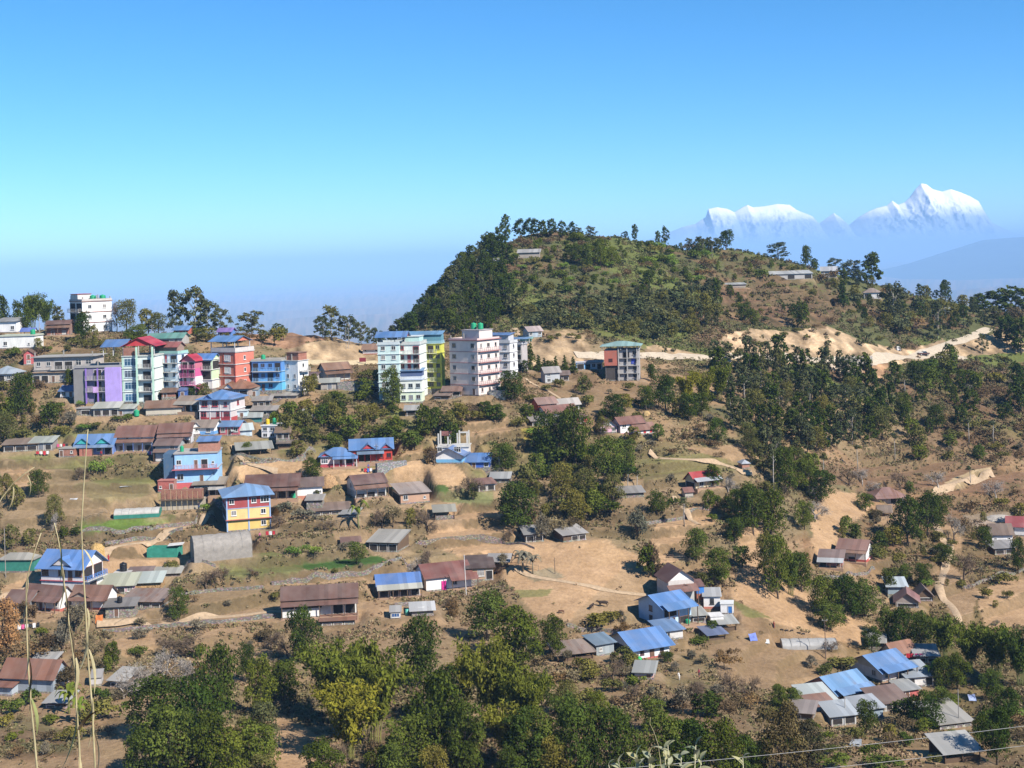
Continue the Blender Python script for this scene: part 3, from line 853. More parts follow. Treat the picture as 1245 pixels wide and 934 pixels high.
bld('blue_block', 'bright blue three-storey block with flat roof beside the white tower', APT, 325, 476, 37, 37, 3, side=6, yaw=-10, wall=[(0.12,0.44,0.70),(0.12,0.36,0.68),(0.10,0.26,0.58)], front=['.dw.','owow','owwo'], frame=(0.1,0.2,0.45), band=(0.35,0.55,0.72), balc=[('front',1,0.05,0.95),('front',2,0.05,0.95)], rail=(0.2,0.4,0.65), roof=('flat', (0.36,0.34,0.30), 0.3), key='blueblock')
bld('white_tower', 'tall narrow white house with rusty brick rooftop room next to blue block', HSE, 355, 477, 18, 38, 3, side=10, yaw=-30, wall=(0.80,0.79,0.75), front=['nn','nn','n.'], right=['n','n','n'], balc=[('right',1,0.1,0.9),('right',2,0.1,0.9)], roof=('flat', (0.5,0.48,0.45)), room=[(0.1,0.98,0.1,0.9,1.9,brick,RUST_ROOF,'slab',0)], stubs=2, key='whitetower')
bld('hipped_house', 'brown hip-roofed house with white dormer at the foot of the red-white block', HSE, 284, 483, 38, 10, 1, d=7, yaw=-12, wall=(0.33,0.27,0.24), front=['DwD'], roof=('hip', (0.30,0.15,0.09), 2.2), dorm=[(0.35,2.6,1.2)], dormc=(0.75,0.72,0.7))
bld('blue_shed', 'small pale blue shed beside the brown hip-roofed house', SHD, 309, 483, 9, 9, 1, d=3, wall=tinb, front=['d'], roof=('lean', GREY_ROOF, 0.4), ov=0.2)
bld('lowroof_shed', 'flat patched roof shed in front of the white tower', SHD, 345, 485, 30, 4, 1, d=5, yaw=-4, wall=(0.34,0.3,0.26), front=['.D.'], roof=('lean', (0.36,0.32,0.27), 0.5))
bld('red_white_villa', 'red and white two-storey villa with blue hipped roof and front gables', HSE, 262, 512, 40, 26, 2, side=9, yaw=-12, wall=[(0.58,0.50,0.48),(0.62,0.55,0.53)], front=['B.BW','BBn'], right=['w','w'], frame=(0.45,0.05,0.07), pilasters=(0.7,0.66,0.64), npil=4, band=(0.72,0.68,0.66), plinth=(0.4,0.06,0.06), plinth_h=0.9,
    roof=('hip', (0.15,0.30,0.62), 2.0), ov=0.8, dorm=[(0.3,2.6,1.1)], dormc=(0.12,0.2,0.45), key='villa')
bld('barrack_house', 'long rust-roofed low building with pale wall below the mint glass-fronted block', HSE, 199, 505, 42, 10, 1, d=6, yaw=5, wall=(0.5,0.45,0.36), left=['s'], roof=('gable', (0.26,0.15,0.10), 1.4), key='barrack')
bld('tin_shed', 'open shed with pale tin roof below the purple block', SHD, 129, 506, 30, 10, 1, d=5, yaw=4, wall=(0.3,0.27,0.24), front=['ooD'], roof=('lean', (0.45,0.46,0.38), 0.9))
bld('tin_shed', 'low grey-walled shed with pale roof beside the green water tank', SHD, 152, 505, 20, 8, 1, d=4, wall=tinw, front=['d.'], roof=('lean', (0.42,0.43,0.36), 0.6))
bld('log_store', 'stone-walled wood store under a concrete slab below the purple block', SHD, 104, 505, 22, 8, 1, d=4, wall=rubble, front=['D'], roof=('flat', CONC))
bld('grey_roofed_cottage', 'white cottage with patchy grey-brown roof left of the villa', HSE, 228, 501, 28, 11, 1, d=6, yaw=-14, wall=WHITE, front=['sDD'], roof=('gable', (0.34,0.27,0.21), 1.5), skirt=(1.9,1.3,(0.34,0.3,0.25)))
bld('white_blue_cottage', 'white cottage with blue skirting and grey roof below the villa', HSE, 246, 530, 30, 11, 1, d=5, yaw=-8, wall=[(0.15,0.35,0.65),(0.78,0.77,0.75)], front=['dw','..'], roof=('gable', (0.33,0.27,0.22), 1.4), key='wbcot')
bld('red_blue_house', 'small red house with blue roof right of the white-blue cottage', HSE, 279, 530, 24, 12, 1, d=5, yaw=-8, wall=(0.50,0.13,0.15), front=['wdw'], roof=('gable', (0.16,0.30,0.56), 1.0))
bld('pale_blue_shed', 'pale blue tin shed with grey gable roof among the cottages', SHD, 295, 532, 22, 10, 1, d=5, yaw=20, wall=sheet((0.50,0.60,0.66),0.05), roof=('gable', (0.42,0.47,0.46), 1.2), side=6)
bld('grid_wall_house', 'white flat-topped house with gridded wall carrying a yellow and a green tank', HSE, 327, 533, 18, 15, 2, d=5, yaw=-10, wall=(0.78,0.77,0.76), front=['ww','ww'], frame=(0.5,0.5,0.5), roof=('flat', (0.6,0.6,0.58)), key='gridwhite')
bld('grey_shed', 'grey roofed shed with dark green cloth sides near the villa', SHD, 308, 515, 19, 8, 1, d=5, yaw=5, wall=(0.05,0.20,0.18), roof=('gable', (0.36,0.38,0.36), 0.9))
bld('pale_hut', 'pale blue hut wedged beside the red-white villa', SHD, 294, 508, 12, 8, 1, d=3, wall=(0.5,0.62,0.65), front=['d'], roof=('flat', (0.45,0.5,0.5)))
bld('plank_shed', 'long low plank shed with grey roof sheets uphill of the grid-walled house', SHD, 320, 505, 30, 6, 1, d=4, yaw=-3, wall=timber, front=['oDo'], roof=('lean', (0.32,0.29,0.26), 0.6))
bld('animal_shed', 'open thatched animal pen beside the scrub, right of the grid-walled house', SHD, 344, 534, 16, 9, 1, d=4, wall=timber, front=['oo'], roof=('gable', (0.27,0.2,0.14), 1.0))
bld('animal_pen', 'low stick pen with flat roof above the long open shed', SHD, 348, 545, 20, 6, 1, d=3, open=True, boards=timber, roof=('lean', (0.24,0.2,0.17), 0.3))
bld('open_shed', 'long open shed with slanting grey roof standing on the brown field', SHD, 310, 553, 40, 7, 1, d=6, yaw=14, open=True, roof=('lean', (0.34,0.34,0.30), 0.9), key='openshed')
bld('brown_cottage', 'grey-walled cottage with rust-brown gable and lower porch roof beside the stone terrace', HSE, 411, 463, 28, 15, 2, side=10, yaw=30, wall=(0.55,0.56,0.53), front=['..','.ww'], left=['w','w'], roof=('gable', (0.30,0.18,0.12), 1.5), skirt=(2.0,1.6,RUST_ROOF), key='browncot')
bld('door_shed', 'grey shed with dark red door and pale roof below the grey-walled cottage', SHD, 401, 474, 21, 9, 1, d=4, yaw=6, wall=(0.33,0.30,0.27), front=['.S.'], roof=('lean', (0.42,0.42,0.36), 0.7))
bld('saddle_house', 'small white house with tan roof alone at the edge of the yellow cutting', HSE, 451, 431, 20, 7, 1, side=3, yaw=-10, wall=(0.78,0.75,0.72), front=['s.s'], roof=('gable', (0.36,0.23,0.16), 1.3), plinth=(0.35,0.12,0.08), key='saddle')
# --- middle ridge blocks
bld('mint_block', 'mint green six-storey block with blue roof canopy and red gables', APT, 474, 487, 26, 68, 6, d=9, yaw=-5, wall=(0.55,0.68,0.64), front=['ww']*6, band=(0.62,0.70,0.68), roof=('flat', (0.5,0.55,0.55), 0.5), room=[(-0.05,1.3,0.05,0.7,1.8,None,(0.13,0.27,0.58),'gablex',1.2)], gable=(0.5,0.07,0.08), key='mint')
bld('white_mint_block', 'white block with red-framed balconies joined to the mint block', APT, 499, 485, 26, 66, 6, d=9, yaw=-8, wall=(0.72,0.76,0.70), front=['w..','w..','wdo','wdo','wdo','w.o'], frame=(0.45,0.10,0.10), door=(0.4,0.05,0.06), band=(0.66,0.70,0.66), balc=[('front',k,0.3,1.0) for k in (3,4,5)], roof=('flat', (0.5,0.52,0.5), 0.6), key='whitemint',
    room=[(0.2,0.9,0.3,0.9,1.7,(0.45,0.65,0.6),(0.5,0.55,0.55),'slab',0)])
bld('yellow_block', 'lime yellow five-storey block with balconies and teal roof terrace', APT, 525, 474, 26, 56, 5, side=4, yaw=-8, wall=YEL, front=['oww','oww','oww','oww','oow'], frame=(0.3,0.3,0.12), balc=[('front',k,0.0,0.8) for k in (1,2,3,4)], slab=(0.6,0.6,0.35), rail=(0.5,0.52,0.4), band=(0.55,0.55,0.14), roof=('flat', (0.35,0.5,0.5), 0.6), parapet=(0.25,0.42,0.48), room=[(-0.6,1.0,0.1,0.9,2.2,(0.12,0.28,0.34),(0.18,0.36,0.58),'leanx',0.8)], key='yellow')
bld('corner_block', 'small white and lime corner block with blue roof terrace in front of yellow block', APT, 500, 490, 27, 28, 2, d=5, yaw=-4, wall=[(0.66,0.74,0.55),(0.74,0.76,0.68)], front=['www','www'], frame=(0.3,0.35,0.38), band=(0.7,0.74,0.7), roof=('flat', (0.4,0.48,0.6), 0.7), parapet=(0.62,0.66,0.68), room=[(0.0,1.0,0.3,1.0,2.0,(0.09,0.13,0.24),(0.16,0.3,0.55),'leanx',0.5)], key='corner')
def pink_extra(b, mk):
    for k in range(1, 5):
        b.balcony('right', k, 0.02, 0.98, mk((0.36,0.16,0.15)), mk((0.42,0.3,0.3)), out=0.8)
bld('pink_block', 'cream pink five-storey block with square dark windows and maroon balcony edges', APT, 565, 481, 35, 67, 5, side=26, yaw=-38, wall=(0.70,0.60,0.54), wear=0.2, front=['..d','x.x','x.x','x.x','x.x'], right=['nnn','nwn','nwn','nwn','nwn'], frame=(0.40,0.36,0.34), glass=(0.02,0.02,0.02), band=(0.42,0.20,0.19), band_out=0.12,
    roof=('flat', (0.36,0.17,0.16), 0.4), slab_out=0.5, parapet=(0.55,0.45,0.42), room=[(0.4,1.0,0.1,0.7,2.4,(0.66,0.57,0.53),(0.4,0.36,0.36),'slab',0)], post_fn=pink_extra, stubs=2, key='pink')
bld('white_block', 'white block with blue roof canopy just behind the pink block', APT, 610, 461, 22, 44, 4, side=9, yaw=-25, wall=(0.76,0.74,0.72), front=['ww','ww','ww','ww'], right=['w','w','w','w'], frame=(0.4,0.4,0.42), band=(0.6,0.58,0.57), roof=('flat', (0.5,0.5,0.5), 0.5), room=[(-0.3,0.9,0.1,0.8,1.9,(0.5,0.5,0.52),(0.15,0.26,0.52),'leanx',0.5)], key='whitebehind')
bld('grey_block', 'grey cluttered block with laundry balconies behind the white one', APT, 628, 452, 14, 33, 3, side=7, yaw=-25, wall=(0.42,0.38,0.36), front=['oo','oo','oo'], balc=[('front',1,0,1),('front',2,0,1)], roof=('flat', (0.4,0.4,0.42), 0.4), room=[(0.0,1.3,0.2,0.9,1.3,None,(0.2,0.33,0.55),'leanx',0.4)], key='greybehind')
bld('shack', 'rust roofed shack at the foot of the pink block', SHD, 549, 482, 22, 7, 1, d=4, yaw=-10, wall=timber, front=['oD'], roof=('gable', (0.26,0.17,0.14), 1.0))
bld('shack', 'lower brown shack with patched roof below the yellow block', SHD, 537, 486, 18, 5, 1, d=4, yaw=-14, wall=timber, front=['o.'], roof=('lean', (0.27,0.2,0.17), 0.6))
bld('blue_grey_house', 'blue-grey tin house with pale gable roof alone at the hill foot', HSE, 651, 411, 16, 9, 1, side=7, yaw=26, wall=sheet((0.42,0.50,0.56),0.05), front=['w.w'], left=['w'], roof=('gable', (0.42,0.33,0.30), 1.3, 'x'), key='bluegrey')
bld('green_fence_shed', 'low green sheet shed beside the blue-grey tin house', SHD, 639, 416, 14, 4, 1, d=3, yaw=-4, wall=(0.12,0.33,0.24), roof=('lean', (0.22,0.42,0.34), 0.3))
bld('grey_cottage', 'grey cottage with tin roof below the row of small cypresses', HSE, 672, 466, 18, 14, 2, side=5, yaw=20, wall=(0.42,0.44,0.45), front=['ww','w.'], roof=('gable', (0.33,0.30,0.28), 1.3))
bld('dark_shed', 'dark brown shed with sloping roof right of the grey cottage', SHD, 684, 463, 16, 7, 1, d=4, wall=timber, front=['oo'], roof=('lean', (0.25,0.19,0.16), 0.8))
bld('blue_shack', 'bright blue roadside shack near the red-grey four-storey block', SHD, 706, 450, 11, 9, 1, d=3, wall=(0.12,0.38,0.72), front=['D'], roof=('flat', (0.5,0.5,0.52)), ov=0.2)
bld('roadside_house', 'low pale roadside house with flat brown roof left of the red-grey block', HSE, 722, 450, 20, 9, 1, d=4, yaw=-5, wall=(0.55,0.56,0.58), front=['DwD'], roof=('lean', (0.32,0.22,0.18), 0.4))
def rg_extra(b, mk):
    b.part('corner_room', MB().box(-b.w/2 - 0.3, -b.w*0.12, -0.5, b.d*0.7, 2*b.h + 0.05, b.n*b.h - 0.001), mk((0.42,0.13,0.09)))
    b.part('corner_window', MB().box(-b.w*0.40, -b.w*0.28, -0.56, -0.4, 2.5*b.h, 2.95*b.h), plain((0.06,0.02,0.02)))
    b.part('shade_panel', MB().box(-b.w/2 + 0.1, -b.w*0.14, -0.03, 0.3, -0.3, 2*b.h), plain((0.07,0.06,0.055), 0.9))  # thin near-black panel, shade beneath the corner room put into its colour
    b.part('blue_sheet', MB().box(b.w*0.28, b.w*0.40, -0.12, -0.06, 2.2*b.h, 2.95*b.h), plain((0.05,0.08,0.42)))
    for k in (1, 2, 3): b.part('floor_slab', MB().box(-b.w*0.12, b.w/2 + 0.3, -0.7, 0.0, k*b.h - 0.12, k*b.h), mk((0.4,0.38,0.36)))
    for x in (-0.1, 0.16, 0.46): b.part('column', MB().box(b.w*x - 0.15, b.w*x + 0.15, -0.7, -0.4, -0.5, b.n*b.h + 1.0), mk((0.42,0.4,0.38)))
bld('red_grey_block', 'unfinished four-storey block of grey slabs with red corner room and green roof', APT, 757, 463, 40, 37, 4, d=8, yaw=-8, wall=(0.38,0.36,0.35), wear=0.5, front=['..ww','..ww','.www','.wow'], frame=(0.3,0.27,0.26), roof=('flat', (0.36,0.35,0.33)), room=[(-0.1,1.05,-0.1,1.0,1.1,None,(0.28,0.42,0.38),'hip',1.2)], dorm=[(0.85,2.8,0.7)], dormc=(0.5,0.03,0.08), dormz=0, post_fn=rg_extra, key='redgrey')
SPECS[-1]['dorm'] = ()
# --- middle slope
bld('red_farmhouse', 'red farmhouse with faded brown roof in the cluster on the brown slope', HSE, 666, 500, 22, 10, 2, side=8, yaw=24, wall=ORED, front=['wd','ww'], roof=('gable', (0.34,0.22,0.18), 1.3), key='redfarm')
bld('grey_roofed_house', 'grey roofed house on the uphill side of the red farmhouse', HSE, 692, 500, 26, 9, 1, side=6, yaw=24, wall=(0.45,0.44,0.42), front=['w.w'], roof=('gable', (0.42,0.38,0.34), 1.3))
bld('gabled_house', 'broad brown roofed house with white gable end below the red farmhouse', HSE, 684, 509, 38, 8, 1, side=12, yaw=28, wall=(0.6,0.57,0.55), front=['wdw'], left=['w'], gable=(0.78,0.77,0.75), roof=('gable', (0.27,0.13,0.10), 1.6))
bld('red_shed', 'small red shed beside a dark wall at the end of the farm cluster', SHD, 708, 515, 12, 8, 1, d=4, yaw=20, wall=(0.5,0.07,0.08), front=['d'], roof=('lean', (0.27,0.16,0.13), 0.5))
bld('low_shed', 'long low grey plank shed along the front of the farm cluster', SHD, 664, 517, 34, 6, 1, d=4, yaw=12, wall=timber, front=['oooD'], roof=('lean', (0.30,0.26,0.23), 0.7))
bld('pink_cottage', 'white cottage with pink walls and brown gable left of the stepped white house', HSE, 740, 527, 20, 9, 1, side=5, yaw=8, wall=(0.70,0.42,0.52), front=['w w'], gable=(0.75,0.73,0.72), roof=('gable', (0.26,0.13,0.10), 1.9, 'y'), key='pinkcot')
bld('stepped_house', 'stepped white house with two brown roofs and pink skirting', HSE, 769, 527, 30, 13, 2, side=8, yaw=22, wall=(0.78,0.74,0.73), front=['.w.','ww.'], left=['s','s'], plinth=(0.6,0.3,0.38), roof=('gable', (0.26,0.13,0.10), 1.4), key='stepped')
bld('porch_house', 'low white house with red porch joined to the stepped white house', HSE, 784, 528, 24, 7, 1, side=6, yaw=24, wall=(0.78,0.76,0.74), front=['.dd'], left=['.'], door=(0.5,0.04,0.05), roof=('gable', (0.28,0.15,0.11), 1.3))
bld('red_roofed_house', 'cream cottage with bright red roof alone in the dry field', HSE, 860, 593, 30, 10, 1, side=10, yaw=26, wall=(0.66,0.55,0.34), front=['wd'], left=['o'], roof=('gable', (0.50,0.07,0.07), 1.7), skirt=(1.8,1.4,(0.42,0.44,0.46)), key='redroof')
bld('rubble_shelter', 'ruined low shelter under a grey patched cover among the scrub', 'shelter', 768, 605, 30, 6, 1, d=5, yaw=6, wall=rubble, roof=('lean', (0.30,0.28,0.26), 0.6))
bld('stable', 'grey tin roofed stable under dry banana plants, left of its twin', SHD, 650, 659, 22, 10, 1, d=5, yaw=10, wall=timber, front=['oo'], roof=('lean', (0.30,0.29,0.28), 0.8))
bld('stable', 'grey planked stable with tilted tin roof beside the dry banana plants', SHD, 699, 658, 28, 9, 1, d=5, yaw=24, wall=timber, front=['.oo'], roof=('lean', (0.36,0.34,0.32), 0.9), key='stable')
# --- left slope
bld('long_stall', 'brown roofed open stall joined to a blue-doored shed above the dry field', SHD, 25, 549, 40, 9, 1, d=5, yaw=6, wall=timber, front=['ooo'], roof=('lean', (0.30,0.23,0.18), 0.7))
bld('blue_door_shed', 'grey-roofed shed with blue door right of the brown open stall', SHD, 50, 548, 26, 10, 1, d=5, yaw=2, wall=(0.3,0.27,0.25), front=['oSo'], roof=('lean', (0.40,0.42,0.37), 0.8))
bld('brick_hut', 'small flat red brick hut left of the teal-gabled house', 'hut', 81, 556, 19, 10, 1, d=4, yaw=-4, wall=brick, front=['d.s'], roof=('flat', CONC), slab_out=0.15)
bld('teal_gabled_house', 'blue roofed house with two teal front gables and brick wall', HSE, 115, 554, 46, 14, 1, d=6, yaw=-3, wall=(0.16,0.26,0.55), front=['D.wD'], roof=('gable', (0.16,0.30,0.60), 2.0), skirt=(2.0,1.4,(0.24,0.33,0.5)), dorm=[(0.2,3.4,1.3),(0.74,3.4,1.3)], dormc=TEAL,
    post_fn=lambda b, mk: b.part('brick_wall', MB().box(-b.w*0.36, -b.w*0.02, -1.2, -1.08, 0.121, 1.95), brick_mat((0.5,0.15,0.10))), key='tealgable')
bld('long_white_house', 'long white house with rusty corrugated roof right of the teal-gabled one', HSE, 164, 549, 45, 19, 2, d=6, yaw=-2, wall=[(0.5,0.47,0.44),(0.72,0.70,0.68)], front=['dDdD','.s.s.'], roof=('gable', (0.25,0.13,0.10), 2.1), rust=0.35, skirt=(2.3,1.5,(0.27,0.15,0.11)), postc=(0.1,0.15,0.35), key='longwhite')
bld('brown_roofed_house', 'white house with wide brown veranda roof uphill of the grey tin house', HSE, 213, 541, 38, 16, 2, d=6, yaw=4, wall=[(0.6,0.6,0.62),(0.72,0.70,0.68)], front=['.Do','...'], roof=('gable', (0.24,0.13,0.10), 1.7), skirt=(2.0,1.5,(0.25,0.14,0.11)), key='brownver')
bld('white_hut', 'tiny white hut with grey gable between two brown roofs', 'hut', 239, 529, 12, 9, 1, d=4, yaw=8, wall=(0.75,0.73,0.7), front=['s'], roof=('gable', (0.3,0.25,0.22), 1.2, 'y'), ov=0.3)
bld('grey_tin_house', 'grey tin house with brown roof and white ground floor beside the fence', HSE, 203, 562, 28, 21, 2, d=6, yaw=-4, wall=[(0.62,0.60,0.58),sheet((0.36,0.39,0.40),0.1)], front=['.d','.w'], roof=('gable', (0.22,0.15,0.13), 1.1), skirt=(2.4,1.1,(0.25,0.17,0.14)), key='greytin')
def blueh_extra(b, mk):
    b.part('entrance_canopy', MB().box(-b.w*0.55, b.w*0.55, -1.3, -0.301, b.h - 0.17, b.h - 0.02), mk((0.5,0.12,0.15)))
    b.part('dark_wing', MB().box(-b.w/2 - 2.6, -b.w/2 - 0.01, 0.4, b.d, -0.5, 2*b.h - 0.01), mk((0.06,0.12,0.20)))
    b.part('stair', MB().add([(b.w*0.22,-0.25,0.3),(b.w*0.42,-0.25,2.2),(b.w*0.42,-0.25,2.5),(b.w*0.22,-0.25,0.6),(b.w*0.22,-0.02,0.3),(b.w*0.42,-0.02,2.2),(b.w*0.42,-0.02,2.5),(b.w*0.22,-0.02,0.6)],[(0,1,2,3),(7,6,5,4),(0,4,5,1),(1,5,6,2),(2,6,7,3),(3,7,4,0)]), mk((0.2,0.3,0.42)))
bld('sky_blue_house', 'sky blue two-storey concrete house with pink balcony and rooftop brick room', HSE, 239, 588, 51, 37, 2, d=8, yaw=4, wall=[(0.34,0.56,0.78),(0.30,0.52,0.76)], front=['B.d.','w.dDs'], frame=(0.62,0.60,0.58), band=(0.40,0.38,0.38), balc=[('front',1,0.0,1.0)], slab=(0.55,0.20,0.22), rail=(0.5,0.25,0.28), plinth=(0.55,0.12,0.12),
    roof=('flat', (0.36,0.34,0.32)), room=[(0.55,1.02,0.1,0.6,2.3,brick_mat((0.48,0.2,0.13)),(0.14,0.28,0.58),'leanx',0.7)], post_fn=blueh_extra, key='skyblue')
bld('brick_outhouse', 'square red brick outhouse on the terrace left of the sky blue house', 'outhouse', 202, 599, 20, 14, 1, d=4, yaw=-3, wall=brick_mat((0.5,0.09,0.07)), front=['s.d'], roof=('flat', (0.42,0.16,0.13)), slab_out=0.1)
bld('brown_shed', 'brown timber shed with tin porch in front of the sky blue house', SHD, 254, 603, 36, 14, 1, d=5, yaw=2, wall=timber, front=['DooD'], roof=('lean', (0.36,0.30,0.22), 0.8), skirt=(1.5,1.4,(0.4,0.38,0.35),2.0,(0.0,4.0)))
bld('maroon_yellow_house', 'three-storey house maroon above and yellow below under a blue hipped roof', HSE, 303, 645, 51, 42, 3, side=16, yaw=16, wall=[(0.66,0.46,0.15),(0.68,0.52,0.22),(0.34,0.07,0.07)], front=['..w','w.w','w.wW'], left=['o','o','ww'], frame=(0.72,0.70,0.68), band=(0.30,0.40,0.60), band_out=0.08, pilasters=(0.30,0.42,0.62), npil=3, roof=('hip', (0.24,0.40,0.68), 1.9), ov=0.9, wear=0.2, key='maroon',
    post_fn=lambda b, mk: b.part('sunshade', MB().box(-b.w*0.52, b.w*0.52, -0.6, -0.09, b.h + 0.02, b.h + 0.12), mk((0.5,0.14,0.1))))
bld('long_brown_house', 'long low house with two-step chocolate roof behind the maroon and yellow house', HSE, 331, 607, 60, 17, 1, d=8, yaw=3, wall=(0.30,0.24,0.20), front=['oDwoo'], roof=('gable', (0.16,0.085,0.065), 1.9), skirt=(2.0,1.8,(0.18,0.095,0.07)), ov=0.8, key='longbrown')
bld('white_cottage', 'white cottage with dark brown roof and pink base beside the round tree', HSE, 377, 605, 30, 15, 1, side=4, yaw=8, wall=(0.78,0.75,0.72), front=['..s'], roof=('gable', (0.17,0.12,0.105), 1.5), plinth=(0.5,0.22,0.15), plinth_h=0.5, key='whitecot')
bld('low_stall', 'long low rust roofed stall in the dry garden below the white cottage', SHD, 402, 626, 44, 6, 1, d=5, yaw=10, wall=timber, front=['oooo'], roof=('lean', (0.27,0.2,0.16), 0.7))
bld('lean_to', 'small lean-to with grey roof behind the long rust roofed stall', SHD, 382, 613, 18, 5, 1, d=4, yaw=0, wall=timber, front=['o.'], roof=('lean', (0.34,0.31,0.28), 0.5))
bld('lean_to', 'tin lean-to at the end of the stall above the dark green crop', SHD, 424, 629, 18, 4, 1, d=4, yaw=-8, wall=timber, front=['o'], roof=('lean', (0.34,0.33,0.31), 0.5))
bld('white_red_house', 'low white and maroon house with blue roof joined to the red house', HSE, 410, 568, 40, 13, 1, d=6, yaw=3, side=6, wall=(0.62,0.48,0.48), front=['W.dD'], frame=(0.72,0.7,0.7), plinth=(0.42,0.07,0.09), plinth_h=0.8, roof=('hip', (0.15,0.29,0.60), 1.7), dorm=[(0.15,2.4,0.8)], dormc=(0.5,0.08,0.1), skirt=(2.0,1.4,(0.17,0.31,0.62),2.6,(-1.0,5.0)), postc=(0.7,0.68,0.66), key='lowred')
bld('red_house', 'bright red house with blue gabled roof and deep blue veranda', HSE, 452, 562, 50, 16, 1, side=10, yaw=6, wall=(0.55,0.06,0.04), front=['.oD.nw'], frame=(0.25,0.03,0.03), roof=('gable', (0.15,0.29,0.60), 1.9), gable=(0.5,0.06,0.08), dorm=[(0.42,3.0,1.1),(0.86,2.4,0.9)], dormc=(0.48,0.06,0.08), skirt=(2.1,1.6,(0.22,0.30,0.44),2.7,(-3.5,3.0)), postc=(0.2,0.03,0.03), key='redhouse')
bld('brown_white_house', 'white house with brown roof and tin porch left of the turquoise-ended house', HSE, 451, 605, 36, 18, 2, side=14, yaw=22, wall=[(0.45,0.47,0.46),(0.75,0.72,0.68)], front=['oDo','...'], left=['s','w'], roof=('gable', (0.20,0.12,0.10), 1.5), skirt=(2.3,1.6,(0.26,0.15,0.11)), key='brownwhite')
bld('turquoise_house', 'brick house with turquoise end and grey striped tin roof', HSE, 505, 612, 34, 13, 1, side=14, yaw=18, wall=(0.45,0.28,0.19), front=['w.s'], left=['o'], gable=(0.08,0.45,0.40), roof=('lean', (0.36,0.30,0.27), 1.0), rust=0.4, key='turquoise')
bld('blue_white_cottage', 'white cottage with blue base and blue gabled roof below a concrete frame', HSE, 546, 564, 32, 11, 1, side=6, yaw=-10, wall=[(0.16,0.40,0.62),(0.74,0.72,0.70)], front=['',  'w.W'], roof=('gable', (0.18,0.28,0.55), 1.6, 'y'), gable=(0.74,0.72,0.7), ov=0.8, key='bwcot')
def frame_extra(b, mk):
    m = mk((0.55,0.53,0.48))
    for i, x in enumerate(np.linspace(-b.w/2 + 0.3, b.w/2 - 0.3, 4)):
        for y in (0.3, b.d - 0.3): b.part('column', MB().box(x-0.17, x+0.17, y-0.17, y+0.17, b.h + 0.17, b.h + (3.4 if i != 1 else 2.6)), m)
    b.part('beam', MB().box(b.w*0.2, b.w/2, 0.1, 0.5, b.h + 3.41, b.h + 3.7), m)
    b.part('brick_infill', MB().box(-b.w/2 + 0.5, -b.w*0.1, b.d - 0.4, b.d - 0.2, b.h + 2.2, b.h + 3.3), brick_mat((0.25,0.06,0.06)))
    b.part('parapet', MB().box(-b.w*0.15, b.w/2, 0.0, 0.15, b.h + 0.171, b.h + 0.8), m)
bld('bare_concrete_building', 'bare concrete frame of columns rising from an unfinished white storey', 'building frame', 551, 556, 38, 12, 1, d=6, yaw=-3, wall=(0.62,0.60,0.56), front=['.oo.'], roof=('flat', (0.5,0.48,0.44)), post_fn=frame_extra, key='frame')
bld('deep_blue_house', 'deep blue painted house with blue sheet roof beside a tank tower', HSE, 580, 570, 30, 9, 1, side=3, yaw=-6, wall=(0.05,0.13,0.48), front=['.d.w'], roof=('lean', (0.12,0.26,0.60), 1.3), key='deepblue')
bld('utility_room', 'small pale utility room with red band right of the deep blue house', 'outhouse', 602, 569, 12, 13, 1, d=4, yaw=-5, wall=(0.6,0.56,0.55), front=['D'], roof=('flat', (0.45,0.12,0.12)), key='utility')
bld('field_hut', 'brown roofed field hut with tarpaulin corner by the terraced vegetable plot', 'hut', 592, 597, 20, 9, 1, side=6, yaw=18, wall=(0.36,0.33,0.31), front=['oD'], roof=('lean', (0.28,0.16,0.13), 0.6))
bld('tin_hut', 'grey tin roofed hut behind the brown roofed field hut', 'hut', 608, 587, 22, 6, 1, d=5, yaw=-8, wall=timber, front=['oo'], roof=('gable', (0.36,0.36,0.35), 1.0))
bld('field_shelter', 'open shelter on posts with tilted grey roof in the tan field', 'shelter', 541, 632, 24, 10, 1, d=5, yaw=6, open=True, boards=rubble, roof=('lean', (0.36,0.34,0.28), 0.6), key='fieldshelter')
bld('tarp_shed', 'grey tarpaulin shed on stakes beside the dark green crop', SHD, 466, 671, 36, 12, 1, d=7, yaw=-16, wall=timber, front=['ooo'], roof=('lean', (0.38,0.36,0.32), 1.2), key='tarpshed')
bld('tarp_annex', 'tiny brown roofed byre behind the grey tarpaulin shed', SHD, 427, 663, 20, 4, 1, d=3, yaw=10, wall=(0.5,0.47,0.44), front=['o'], roof=('lean', (0.26,0.16,0.13), 0.4))
# --- front rows
bld('blue_roof_house', 'white and blue two-storey house with big blue roof and red-edged gable', HSE, 76, 724, 56, 36, 2, side=12, yaw=-16, wall=[(0.70,0.68,0.66),(0.74,0.73,0.72)], front=['...w','W.BdB'], right=['D','oo'], frame=(0.25,0.10,0.07), roof=('gable', (0.14,0.29,0.66), 2.4), ov=0.9, dorm=[(0.52,4.2,1.5)], dormc=(0.72,0.66,0.62), band=(0.4,0.06,0.08), noband_top=True, balc=[('right',1,0.0,1.0)], rail=(0.08,0.24,0.62), skirt=None, key='bluebig')
bld('brown_roof_house', 'brown two-level roofed house with white walls and red base in front of the blue roof', HSE, 50, 742, 52, 16, 1, side=10, yaw=-24, wall=(0.70,0.68,0.66), front=['.wd.w'], plinth=(0.42,0.12,0.09), plinth_h=0.5, roof=('gable', (0.22,0.12,0.09), 1.9), skirt=(2.0,1.6,(0.23,0.125,0.095)), key='brownleft')
bld('tin_wing', 'tin walled wing with brown roof at the end of the brown two-level house', HSE, 20, 745, 30, 13, 1, d=6, yaw=-14, wall=tindark, front=['.d.'], roof=('gable', (0.22,0.13,0.10), 1.6))
